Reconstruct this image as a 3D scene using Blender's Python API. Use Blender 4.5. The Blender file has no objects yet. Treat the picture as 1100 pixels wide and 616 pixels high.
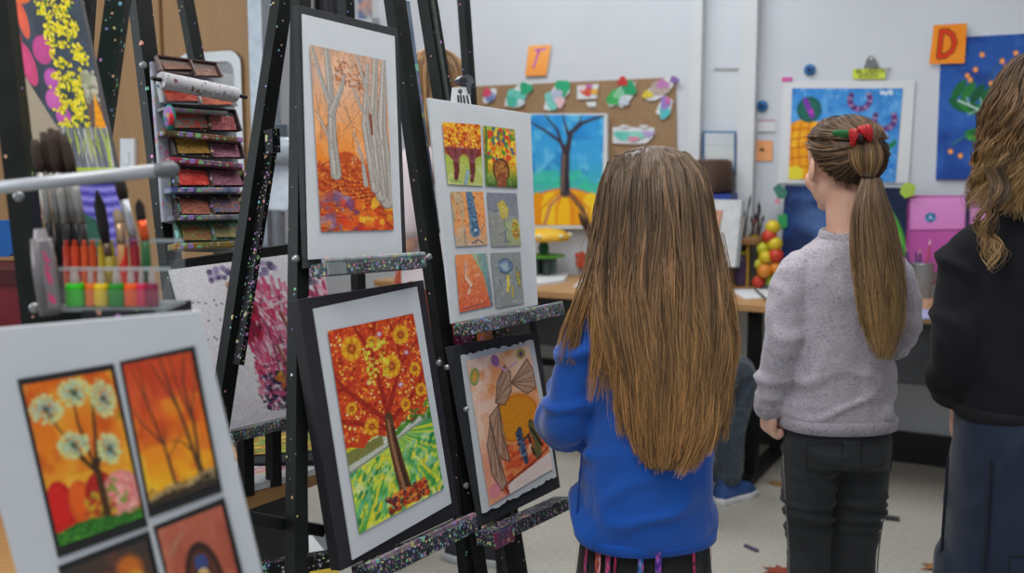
import bpy, bmesh, math, random
import numpy as np
from mathutils import Vector, Matrix, noise as mnoise
random.seed(7); RNG = np.random.default_rng(7)
SC = bpy.context.scene; COL = SC.collection
V3 = lambda *a: np.array(a if len(a) == 3 else a[0], dtype=float)
def unit(v): v = np.asarray(v, float); return v / np.linalg.norm(v)
# ------------------------------------------------------------------ camera model (1100 x 616 frame)
CAMZ, FPX, PITCH = 1.25, 1100.0, math.atan(132 / 1100)
EYE = V3(0, 0, CAMZ)
def ray(px, py):
    a = (px - 550) / FPX; b = (308 - py) / FPX
    F = V3(0, math.cos(PITCH), -math.sin(PITCH)); U = V3(0, math.sin(PITCH), math.cos(PITCH))
    d = F + a * V3(1, 0, 0) + b * U
    return d / d[1]
def at(px, py, Y): return EYE + ray(px, py) * Y
class Pl:                       # a plane in the room
    def __init__(s, p, n):
        s.p = V3(p); s.n = unit(n)
        if np.dot(EYE - s.p, s.n) < 0: s.n = -s.n
    def hit(s, px, py, off=0.0):
        r = ray(px, py); k = np.dot(s.p + s.n * off - EYE, s.n) / np.dot(r, s.n)
        return EYE + r * k
    def quad(s, q, off=0.0): return [s.hit(x, y, off) for x, y in q]
def onz(px, py, z):
    r = ray(px, py); return EYE + r * ((z - CAMZ) / r[2])
# ------------------------------------------------------------------ colour
def rgb(c):
    if isinstance(c, str): c = [int(c[i:i + 2], 16) for i in (0, 2, 4)]
    return np.array(c[:3], float) / 255.0
def lin(c):
    c = np.clip(np.asarray(c, float), 0, 1)
    return np.where(c <= 0.04045, c / 12.92, ((c + 0.055) / 1.055) ** 2.4)
def l4(c): return tuple(lin(rgb(c))) + (1.0,)
# ------------------------------------------------------------------ materials
_M = {}
class NT:
    def __init__(s, name):
        s.m = bpy.data.materials.new(name); s.m.use_nodes = True
        s.t = s.m.node_tree; s.b = s.t.nodes['Principled BSDF']
    def n(s, k, **kw):
        nd = s.t.nodes.new('ShaderNode' + k)
        for a, v in kw.items():
            if a.startswith('i_'): nd.inputs[int(a[2:]) if a[2:].isdigit() else a[2:].replace('_', ' ')].default_value = v
            else: setattr(nd, a, v)
        return nd
    def l(s, a, b): s.t.links.new(a, b)
    def ramp(s, fac, stops, interp='LINEAR'):
        r = s.n('ValToRGB'); r.color_ramp.interpolation = interp
        e = r.color_ramp.elements
        while len(e) < len(stops): e.new(0.5)
        for el, (p, c) in zip(e, stops): el.position = p; el.color = c
        s.l(fac, r.inputs[0]); return r.outputs[0]
    def mix(s, f, a, b, blend='MIX'):
        m = s.n('MixRGB', blend_type=blend)
        for sock, v in ((m.inputs[0], f), (m.inputs[1], a), (m.inputs[2], b)):
            if hasattr(v, 'is_output'): s.l(v, sock)
            else: sock.default_value = v
        return m.outputs[0]
    def math(s, op, a, b=0.0):
        m = s.n('Math', operation=op)
        for sock, v in ((m.inputs[0], a), (m.inputs[1], b)):
            if hasattr(v, 'is_output'): s.l(v, sock)
            else: sock.default_value = v
        return m.outputs[0]
    def bump(s, h, strength=.3, dist=.002):
        b = s.n('Bump'); b.inputs['Strength'].default_value = strength; b.inputs['Distance'].default_value = dist
        s.l(h, b.inputs['Height']); s.l(b.outputs[0], s.b.inputs['Normal'])
W1 = (1, 1, 1, 1); K0 = (0, 0, 0, 1)
def pm(name, col, rough=.55, col2=None, ns=30, bump=0, metal=0, spec=.4, stretch=None, alpha=1, emit=0, trans=0, coat=0):
    if name in _M: return _M[name]
    t = NT(name); b = t.b
    b.inputs['Roughness'].default_value = rough; b.inputs['Metallic'].default_value = metal
    b.inputs['Specular IOR Level'].default_value = spec
    tc = t.n('TexCoord'); mp = t.n('Mapping'); t.l(tc.outputs['Object'], mp.inputs[0])
    if stretch: mp.inputs['Scale'].default_value = stretch
    nz = t.n('TexNoise'); nz.inputs['Scale'].default_value = ns; nz.inputs['Detail'].default_value = 5
    t.l(mp.outputs[0], nz.inputs['Vector'])
    c2 = col2 or tuple(np.clip(rgb(col) * 255 * .9, 0, 255))
    c = t.ramp(nz.outputs[0], [(.3, l4(col)), (.7, l4(c2))]); t.l(c, b.inputs['Base Color'])
    if bump: t.bump(nz.outputs[0], bump)
    if alpha < 1: b.inputs['Alpha'].default_value = alpha
    if trans: b.inputs['Transmission Weight'].default_value = trans; b.inputs['IOR'].default_value = 1.45
    if emit: t.l(c, b.inputs['Emission Color']); b.inputs['Emission Strength'].default_value = emit
    if coat: b.inputs['Coat Weight'].default_value = coat
    _M[name] = t.m; return t.m
def splat(name, base, dens=.3, scale=90, rough=.5, sat=1.1, val=.75, base2=None, white=.3):
    """painted surface flecked with drops of many colours"""
    if name in _M: return _M[name]
    t = NT(name); b = t.b; b.inputs['Roughness'].default_value = rough; b.inputs['Specular IOR Level'].default_value = .22
    tc = t.n('TexCoord'); nz = t.n('TexNoise'); nz.inputs['Scale'].default_value = 25
    t.l(tc.outputs['Object'], nz.inputs['Vector'])
    cur = t.ramp(nz.outputs[0], [(.35, l4(base)), (.7, l4(base2 or base))])
    wob = t.mix(.012, tc.outputs['Object'], nz.outputs[1], 'ADD')
    for k, (sc, d) in enumerate(((scale, dens), (scale * 2.3, dens * .9))):
        vo = t.n('TexVoronoi'); vo.inputs['Scale'].default_value = sc; t.l(wob, vo.inputs['Vector'])
        sep = t.n('SeparateColor'); t.l(vo.outputs['Color'], sep.inputs[0])
        on = t.math('LESS_THAN', sep.outputs[0], d)
        r = t.math('MULTIPLY', sep.outputs[1], .55)
        ins = t.math('LESS_THAN', vo.outputs['Distance'], r)
        f = t.math('MULTIPLY', on, ins)
        hs = t.n('CombineColor', mode='HSV')
        t.l(t.math('FRACT', t.math('MULTIPLY', sep.outputs[2], 7.3)), hs.inputs[0])
        t.l(t.math('MULTIPLY', t.math('GREATER_THAN', sep.outputs[1], white), .55 * sat), hs.inputs[1]); hs.inputs[2].default_value = val * .62
        cur = t.mix(f, cur, hs.outputs[0])
    t.l(cur, b.inputs['Base Color']); t.bump(nz.outputs[0], .2)
    _M[name] = t.m; return t.m
def attr_mat(name='paint', rough=.7, bump=.15, spec=.25, sheen=0, hair=False):
    if name in _M: return _M[name]
    t = NT(name); a = t.n('Attribute', attribute_name='Col'); t.l(a.outputs['Color'], t.b.inputs['Base Color'])
    t.b.inputs['Roughness'].default_value = rough; t.b.inputs['Specular IOR Level'].default_value = spec
    if bump:
        tc = t.n('TexCoord'); nz = t.n('TexNoise'); nz.inputs['Scale'].default_value = 350; t.l(tc.outputs['Object'], nz.inputs['Vector'])
        t.bump(nz.outputs[0], bump, .001)
    _M[name] = t.m; return t.m
# ------------------------------------------------------------------ objects
RL = {}
def tag(o, label=None, cat=None, group=None, kind=None):
    for k, v in (('label', label), ('category', cat), ('group', group), ('kind', kind)):
        if v: o[k] = v
    return o
def root(name, loc, label, cat, group=None, rz=0):
    o = bpy.data.objects.new(name, None); COL.objects.link(o); o.location = tuple(loc); o.rotation_euler = (0, 0, rz)
    o.empty_display_size = .05; RL[o.name] = V3(loc); return tag(o, label, cat, group)
def mk(name, V, F, mat, parent=None, smooth=False, col=None, local=False, label=None, cat=None, group=None, kind=None, origin=None):
    """one mesh object from vertices and faces given in world space (or the parent's frame if local)"""
    V = np.asarray(V, float).reshape(-1, 3)
    if parent is not None:
        L = V3(0, 0, 0) if local else RL[parent.name]
    elif local: L = V3(0, 0, 0)
    else: L = V3(origin) if origin is not None else V3((V[:, 0].min() + V[:, 0].max()) / 2, (V[:, 1].min() + V[:, 1].max()) / 2, V[:, 2].min())
    me = bpy.data.meshes.new(name); X = (V - L)
    if isinstance(F, np.ndarray):
        k = F.shape[1]; me.vertices.add(len(X)); me.vertices.foreach_set('co', X.astype(np.float32).ravel())
        me.loops.add(F.size); me.loops.foreach_set('vertex_index', F.astype(np.int32).ravel())
        me.polygons.add(len(F)); me.polygons.foreach_set('loop_start', np.arange(0, F.size, k, dtype=np.int32))
        try: me.polygons.foreach_set('loop_total', np.full(len(F), k, dtype=np.int32))
        except Exception: pass
        me.update(calc_edges=True)
    else:
        me.from_pydata([tuple(x) for x in X], [], [tuple(f) for f in F]); me.update()
    if smooth: me.polygons.foreach_set('use_smooth', np.ones(len(me.polygons), dtype=bool))
    if col is not None:
        a = me.color_attributes.new('Col', 'FLOAT_COLOR', 'POINT'); c = np.ones((len(X), 4), np.float32); c[:, :3] = lin(col)
        a.data.foreach_set('color', c.ravel())
    if mat is not None: me.materials.append(mat)
    o = bpy.data.objects.new(name, me); COL.objects.link(o)
    if parent is not None: o.parent = parent; RL[o.name] = RL[parent.name]
    else: o.location = tuple(L); RL[o.name] = L
    return tag(o, label, cat, group, kind)
class G:                        # collects shapes for ONE mesh
    def __init__(s): s.V = []; s.F = []
    def add(s, V, F):
        k = len(s.V); s.V += [V3(v) for v in V]; s.F += [tuple(i + k for i in f) for f in F]; return s
    def hexa(s, b, t):          # bottom quad, top quad
        return s.add(list(b) + list(t), [(3, 2, 1, 0), (4, 5, 6, 7)] + [(i, (i + 1) % 4, 4 + (i + 1) % 4, 4 + i) for i in range(4)])
    def box(s, c, ax, ay, az):  # centre and half axes
        c, ax, ay, az = map(V3, (c, ax, ay, az))
        q = [c - ax - ay, c + ax - ay, c + ax + ay, c - ax + ay]
        return s.hexa([p - az for p in q], [p + az for p in q])
    def beam(s, p, q, w, wd, t, td):   # bar p->q, half sizes w along wd and t along td
        p, q = V3(p), V3(q); a = unit(q - p); wd = unit(V3(wd) - a * np.dot(wd, a)); td = np.cross(a, wd)
        r = lambda c: [c - wd * w - td * t, c + wd * w - td * t, c + wd * w + td * t, c - wd * w + td * t]
        return s.hexa(r(p), r(q))
    def slab(s, q, th, n):      # quad q extruded by th against n
        n = unit(n); return s.hexa([V3(p) - n * th for p in q], [V3(p) for p in q])
    def tube(s, pts, rad, n=12, caps=True, ref=(0.13, .27, .95), sq=None):
        P = [V3(p) for p in pts]; R = list(rad) if hasattr(rad, '__len__') else [rad] * len(P); rings = []
        for i, p in enumerate(P):
            t = unit(P[min(i + 1, len(P) - 1)] - P[max(i - 1, 0)])
            if i == 0:
                rf = V3(ref) if abs(np.dot(V3(ref), t)) < .9 else V3(1, .1, .05)
                x = unit(np.cross(t, rf))
            x = unit(x - t * np.dot(x, t)); y = np.cross(t, x)
            r = R[i]; rx, ry = (r if hasattr(r, '__len__') else (r, r))
            rings.append([p + x * rx * math.cos(2 * math.pi * j / n) + y * ry * math.sin(2 * math.pi * j / n) for j in range(n)])
        return s.loft(rings, caps)
    def loft(s, rings, caps=True):
        n = len(rings[0]); V = [v for r in rings for v in r]
        F = [(i * n + j, i * n + (j + 1) % n, (i + 1) * n + (j + 1) % n, (i + 1) * n + j) for i in range(len(rings) - 1) for j in range(n)]
        if caps: F += [tuple(range(n - 1, -1, -1)), tuple((len(rings) - 1) * n + j for j in range(n))]
        return s.add(V, F)
    def lathe(s, c, prof, n=24, axis=(0, 0, 1)):   # prof: (radius, height)
        a = unit(axis); x = unit(np.cross(a, V3(.3, 1, .2) if abs(a[1]) < .9 else V3(1, 0, .2))); y = np.cross(a, x); c = V3(c)
        return s.loft([[c + a * h + (x * math.cos(2 * math.pi * j / n) + y * math.sin(2 * math.pi * j / n)) * r for j in range(n)] for r, h in prof])
    def ball(s, c, r, n=16, m=10, rot=None):
        rx, ry, rz = r if hasattr(r, '__len__') else (r, r, r); c = V3(c); R = np.eye(3) if rot is None else np.array(rot)
        rings = []
        for i in range(m + 1):
            th = math.pi * (i / m) if 0 < i < m else (0.02 if i == 0 else math.pi - .02)
            rings.append([c + R @ V3(rx * math.sin(th) * math.cos(2 * math.pi * j / n), ry * math.sin(th) * math.sin(2 * math.pi * j / n), -rz * math.cos(th)) for j in range(n)])
        return s.loft(rings)
    def prism(s, poly, n, th):  # flat outline (3-D points) pulled back by th
        k = len(poly); n = unit(n); A = [V3(p) for p in poly]; B = [p - n * th for p in A]
        return s.add(A + B, [tuple(range(k)), tuple(range(2 * k - 1, k - 1, -1))] + [(i, k + i, k + (i + 1) % k, (i + 1) % k) for i in range(k)])
    def mk(s, name, mat, parent=None, **kw): return mk(name, s.V, s.F, mat, parent, **kw)
def bevel(o, w=.002, seg=2):
    m = o.modifiers.new('Bevel', 'BEVEL'); m.width = w; m.segments = seg; m.limit_method = 'ANGLE'; return o
# ------------------------------------------------------------------ painter: pigments laid on a dense grid as vertex colours
class Cv:
    def __init__(s, nx, ny, asp, col, seed=1):
        s.nx, s.ny, s.asp = nx, ny, asp
        s.U, s.V = np.meshgrid(np.linspace(0, 1, nx), np.linspace(0, 1, ny))
        s.a = np.empty((ny, nx, 3)); s.a[:] = rgb(col); s.r = np.random.default_rng(seed); s.px = 1.0 / ny
    def noise(s, fx, fy, oct=2):
        out = 0; tot = 0
        for o in range(oct):
            gx, gy = int(fx * 2 ** o) + 2, int(fy * 2 ** o) + 2; g = s.r.random((gy + 1, gx + 1))
            x = s.U * (gx - 1.001); y = s.V * (gy - 1.001); i = x.astype(int); j = y.astype(int); fx_ = x - i; fy_ = y - j
            fx_ = fx_ * fx_ * (3 - 2 * fx_); fy_ = fy_ * fy_ * (3 - 2 * fy_)
            v = (g[j, i] * (1 - fx_) + g[j, i + 1] * fx_) * (1 - fy_) + (g[j + 1, i] * (1 - fx_) + g[j + 1, i + 1] * fx_) * fy_
            out = out + v * .5 ** o; tot += .5 ** o
        return out / tot
    def mixin(s, m, c):
        m = np.clip(m, 0, 1)[..., None]; s.a = s.a * (1 - m) + rgb(c) * m; return s
    def grad(s, stops, horiz=False):
        t = s.U if horiz else s.V; xs = [p for p, _ in stops]; cs = np.array([rgb(c) for _, c in stops])
        for k in range(3): s.a[..., k] = np.interp(t, xs, cs[:, k])
        return s
    def wash(s, c, fx, fy, lo=.5, hi=.7, amt=1, reg=None):
        m = np.clip((s.noise(fx, fy) - lo) / (hi - lo), 0, 1) * amt
        if reg is not None: m = m * reg
        return s.mixin(m, c)
    def win(s, u0, u1, v0, v1):
        i0 = max(int(u0 * (s.nx - 1)), 0); i1 = min(int(u1 * (s.nx - 1)) + 2, s.nx); j0 = max(int(v0 * (s.ny - 1)), 0); j1 = min(int(v1 * (s.ny - 1)) + 2, s.ny)
        return (slice(j0, j1), slice(i0, i1)) if i1 > i0 and j1 > j0 else None
    def put(s, w, m, c):
        m = np.clip(m, 0, 1)[..., None]; s.a[w] = s.a[w] * (1 - m) + rgb(c) * m
    def ell(s, u, v, ru, rv, c, rot=0, amt=1, soft=0, ring=None):   # radii in units of the height
        R = max(ru, rv) * 1.3 + 2 * s.px; w = s.win(u - R / s.asp, u + R / s.asp, v - R, v + R)
        if w is None: return s
        dx = (s.U[w] - u) * s.asp; dy = s.V[w] - v; cr, sr = math.cos(rot), math.sin(rot)
        d = np.sqrt(((dx * cr + dy * sr) / ru) ** 2 + ((-dx * sr + dy * cr) / rv) ** 2); e = soft + s.px / min(ru, rv)
        m = np.clip((1 - d) / e + .5, 0, 1)
        if ring: m = m * np.clip((d - ring) / e + .5, 0, 1)
        s.put(w, m * amt, c); return s
    def line(s, pts, w0, c, w1=None, amt=1):
        w1 = w0 if w1 is None else w1; n = len(pts) - 1
        for k in range(n):
            (ua, va), (ub, vb) = pts[k], pts[k + 1]; R = max(w0, w1) + 2 * s.px
            w = s.win(min(ua, ub) - R / s.asp, max(ua, ub) + R / s.asp, min(va, vb) - R, max(va, vb) + R)
            if w is None: continue
            x = s.U[w] * s.asp; y = s.V[w]; ax, ay, bx, by = ua * s.asp, va, ub * s.asp, vb
            L = (bx - ax) ** 2 + (by - ay) ** 2 + 1e-12; t = np.clip(((x - ax) * (bx - ax) + (y - ay) * (by - ay)) / L, 0, 1)
            d = np.hypot(x - ax - t * (bx - ax), y - ay - t * (by - ay)); ww = w0 + (w1 - w0) * (k + t) / n
            s.put(w, np.clip((ww / 2 - d) / s.px + .5, 0, 1) * amt, c)
        return s
    def poly(s, pts, c, amt=1):
        inside = np.zeros(s.U.shape, bool); k = len(pts)
        for i in range(k):
            (x1, y1), (x2, y2) = pts[i], pts[(i + 1) % k]
            cond = (y1 > s.V) != (y2 > s.V)
            with np.errstate(divide='ignore', invalid='ignore'): xi = (x2 - x1) * (s.V - y1) / (y2 - y1 + 1e-12) + x1
            inside ^= cond & (s.U < xi)
        return s.mixin(inside * float(amt), c)
    def dabs(s, n, reg, r0, r1, pal, el=1.0, rot=None, amt=1):
        u0, u1, v0, v1 = reg[:4]; ok = reg[4] if len(reg) > 4 else None
        for _ in range(n):
            u = s.r.uniform(u0, u1); v = s.r.uniform(v0, v1)
            if ok and not ok(u, v): continue
            r = s.r.uniform(r0, r1); s.ell(u, v, r, r * el, pal[s.r.integers(len(pal))], s.r.uniform(0, 3.14) if rot is None else rot + s.r.normal(0, .25), amt)
        return s
    def grain(s, amt=.04):
        s.a = np.clip(s.a + s.r.normal(0, amt, s.a.shape[:2])[..., None], 0, 1); return s
    def lay(s, name, q, parent=None, mat=None, **kw):   # q: TL TR BR BL in the room
        q = [V3(p) for p in q]; U = s.U.ravel()[:, None]; V = s.V.ravel()[:, None]
        X = (q[0] * (1 - U) + q[1] * U) * (1 - V) + (q[3] * (1 - U) + q[2] * U) * V
        i = (np.arange(s.ny - 1)[:, None] * s.nx + np.arange(s.nx - 1)[None, :]).ravel()
        return mk(name, X, np.stack([i, i + s.nx, i + s.nx + 1, i + 1], 1), mat or attr_mat(), parent, col=s.a.reshape(-1, 3), **kw)
def branch(c, u, v, ang, L, w, col, depth, r, spread=.5, shrink=.72):
    """a painted bough that forks"""
    u2 = u + math.sin(ang) * L / c.asp; v2 = v - math.cos(ang) * L
    c.line([(u, v), ((u + u2) / 2 + r.normal(0, .006), (v + v2) / 2), (u2, v2)], w, col, w * .65)
    if depth:
        for sgn in (-1, 1): branch(c, u2, v2, ang + sgn * spread * r.uniform(.5, 1.1), L * shrink * r.uniform(.8, 1.1), w * .65, col, depth - 1, r, spread, shrink)
def artquad(q, u0, u1, v0, v1):
    q = [V3(p) for p in q]; f = lambda u, v: (q[0] * (1 - u) + q[1] * u) * (1 - v) + (q[3] * (1 - u) + q[2] * u) * v
    return [f(u0, v0), f(u1, v0), f(u1, v1), f(u0, v1)]
# ------------------------------------------------------------------ the pictures
def art_forest():
    c = Cv(110, 240, .45, 'e8a878', 11)
    c.grad([(0, 'c9a288'), (.25, 'd9a582'), (.45, 'ec9a55'), (.62, 'e8832c'), (.66, 'c4571c'), (.85, 'b8481a'), (1, 'b5421d')])
    c.wash('f0b78c', 4, 8, .45, .7, .6, c.V < .6); c.wash('d8b8a6', 3, 6, .5, .8, .7, c.V < .4)
    g = c.V > .66 - .1 * np.exp(-((c.U - .3) / .25) ** 2) + .03 * np.sin(c.U * 9)
    c.mixin(g * .9, 'b9481b')
    for k in range(26):
        v0 = .62 + k * .016
        c.line([(u, v0 + .11 * u + .05 * math.sin(u * 4 + k * .12)) for u in np.linspace(0, 1, 12)], .006, ['e07a2a', '8e3216', 'd96a20', 'a33a18'][k % 4], amt=.75)
    c.dabs(420, (0, 1, .62, .9), .004, .007, ['8a2c14', 'e8923a', 'c9521c', 'f0a040', '6d2417'], amt=.8)
    c.dabs(60, (0, .45, .8, 1), .012, .03, ['7b5a86', '9a86a8', 'd9823c', '6a4f7c', 'c04a30'], amt=.55)
    c.dabs(70, (.3, 1, .84, 1), .01, .03, ['e8a21e', 'd8421e', 'f2c530', 'c83218', '70406a', 'e06a1e'], amt=.7)
    for k in range(110):
        u = c.r.uniform(0, 1); v = c.r.uniform(0, .55); a = c.r.normal(0, .5)
        c.line([(u, v), (u + math.sin(a) * .12 / c.asp, v - .1)], .003, ['7a6a64', '9c8a80', '6b5850'][k % 3], amt=.6)
    c.dabs(130, (.3, .75, .06, .2), .004, .009, ['a5582e', 'c87840', '84584a', 'b9866a'], amt=.7)
    def trunk(pts, w0, w1, tone='a9a39d'):
        c.line(pts, w0 * 1.1, '7d716a', w1 * 1.1); c.line(pts, w0 * .95, tone, w1 * .95)
        for o, cc in ((.25, '8d857e'), (-.28, 'd9d3cb'), (.05, '9e968e')):
            c.line([(u + o * w0 / c.asp, v) for u, v in pts], w0 * .12, cc, w1 * .1, .8)
    trunk([(.2, -.02), (.23, .3), (.21, .5), (.235, .69)], .028, .06)
    trunk([(.22, .36), (.36, .22), (.42, .13)], .04, .008); trunk([(.2, .3), (.08, .12), (.02, 0)], .028, .012)
    trunk([(.21, .55), (.1, .42), (.03, .36)], .016, .006)
    for pts, a, b in (([(.98, 0), (.9, .4), (.93, .83)], .03, .09), ([(.86, 0), (.78, .35), (.84, .8)], .03, .07), ([(.74, .05), (.66, .4), (.76, .76)], .02, .055),
                      ([(.6, 0), (.8, .4), (.86, .5)], .012, .03), ([(.52, .2), (.7, .38), (.75, .55)], .012, .03), ([(.5, .45), (.6, .6), (.63, .74)], .008, .03), ([(.7, .35), (.72, .5), (.74, .72)], .006, .012)):
        trunk(pts, a, b, 'aea79f')
    c.line([(.745, .34), (.755, .45)], .014, '7d3a28'); c.dabs(50, (.45, .62, .35, .62), .004, .008, ['e0a070', 'c87a48', 'd9b090'], amt=.7)
    return c.grain(.03)
def art_redtree():
    c = Cv(130, 250, .52, 'd05a22', 12)
    c.mixin(c.V > .62, '7fae3a')
    for k in range(46):
        a = -1.5 + 3.0 * k / 45; u2 = .55 + math.sin(a) * 1.6; 
        c.line([(.55, .58), (u2, .58 + math.cos(a) * 1.0)], .03, ['c8d236', '4fa648', 'e8d832', '36935a', '9ccc4a', '5db27e'][k % 6], .07, .85)
    c.wash('2f8f4a', 5, 10, .55, .75, .8, c.V > .68); c.wash('e6e04a', 6, 9, .55, .75, .8, c.V > .66); c.wash('dfe8c0', 7, 14, .62, .8, .6, c.V > .66)
    c.dabs(220, (0, 1, .68, 1), .004, .012, ['e9e24c', '3f9c4a', 'b8d848', '1f7a48', 'f0d030', '7cc08a'], el=2.2, rot=.6, amt=.8)
    band = (c.V > .58 - .1 * (c.U - .3)) & (c.V < .70 - .13 * (c.U))
    c.mixin(band * .95, 'c3c6ba'); c.line([(0, .70), (.4, .655), (1, .57)], .012, '8c9486'); c.line([(0, .66), (.5, .61), (1, .54)], .008, 'e2e4da')
    c.poly([(.5, .6), (.7, .56), (.9, .5), (1, .47), (1, .53), (.75, .57), (.5, .63)], '4d8a2a'); c.dabs(60, (.55, 1, .5, .58), .008, .018, ['3c7a24', '6aa030', '2c5f20'], amt=.8)
    c.poly([(0, .6), (.4, .58), (.4, .63), (0, .665)], '6a6a24', .8)
    crown = lambda u, v: v < .6 - .05 * abs(math.sin(u * 7)) - .04 * (u > .8)
    c.poly([(0, 0), (1, 0), (1, .46), (.9, .52), (.75, .5), (.6, .57), (.45, .6), (.3, .56), (.18, .61), (0, .57)], 'c4401c')
    c.dabs(900, (0, 1, 0, .6, crown), .006, .014, ['d8481e', 'b82a1a', 'e8762a', 'f0a030', 'a02018', 'e05a20', 'c83a20'], el=.6, amt=.85)
    c.dabs(260, (0, 1, .02, .58, crown), .004, .008, ['f2c23a', 'f6e05a', 'f0d8a0', 'e89a3a', '8a1c14'], amt=.9)
    for u, v, ang, L in ((.48, .52, -.75, .3), (.48, .5, .5, .28), (.5, .5, -.1, .34), (.45, .55, -1.15, .26), (.55, .52, 1.0, .22)):
        branch(c, u, v, ang, L, .03, '9c2416', 2, c.r, .6, .6)
    for u, v, r in ((.22, .11, .058), (.8, .1, .05), (.63, .25, .058), (.9, .3, .035), (.3, .52, .04), (.12, .4, .03), (.93, .42, .035), (.45, .1, .03), (.72, .47, .03)):
        for k in range(22):
            a = k * .2856; c.ell(u + math.cos(a) * r * .75 / c.asp, v + math.sin(a) * r * .8, r * .3, r * .16, ['e8b01c', 'ecc22e', 'dc9a14'][k % 3], a, .85)
        c.ell(u, v, r * .62, r * .62, 'd89018'); c.ell(u, v, r * .42, r * .42, '9a4a1c'); c.ell(u, v, r * .2, r * .2, 'd2691e')
    for u, v in ((.55, .07), (.35, .3), (.7, .36), (.83, .2)): c.ell(u, v, .016, .013, 'c08aa8'); c.ell(u, v, .006, .006, 'e8d8e0')
    c.dabs(60, (.35, .6, .1, .3), .006, .012, ['e8d84a', 'c8c838'], amt=.9)
    c.dabs(420, (0, 1, 0, .58, crown), .003, .006, ['c8401c', 'a82818', 'e0702a', 'e8a040', '7a1c14'], el=.5, amt=.7); c.line([(.5, .5), (.5, .62), (.53, .78), (.57, .94)], .045, '5c3a24', .075); c.line([(.49, .52), (.49, .63), (.515, .78), (.55, .93)], .012, '94694a', .02); c.line([(.53, .56), (.55, .75), (.6, .93)], .01, '3a2416', .014)
    c.dabs(150, (.34, .82, .9, .985), .007, .016, ['b03a1c', 'd8642a', '7a2a1c', '4a2a3a', 'e08a3a'], amt=.9)
    return c.grain(.035)
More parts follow.
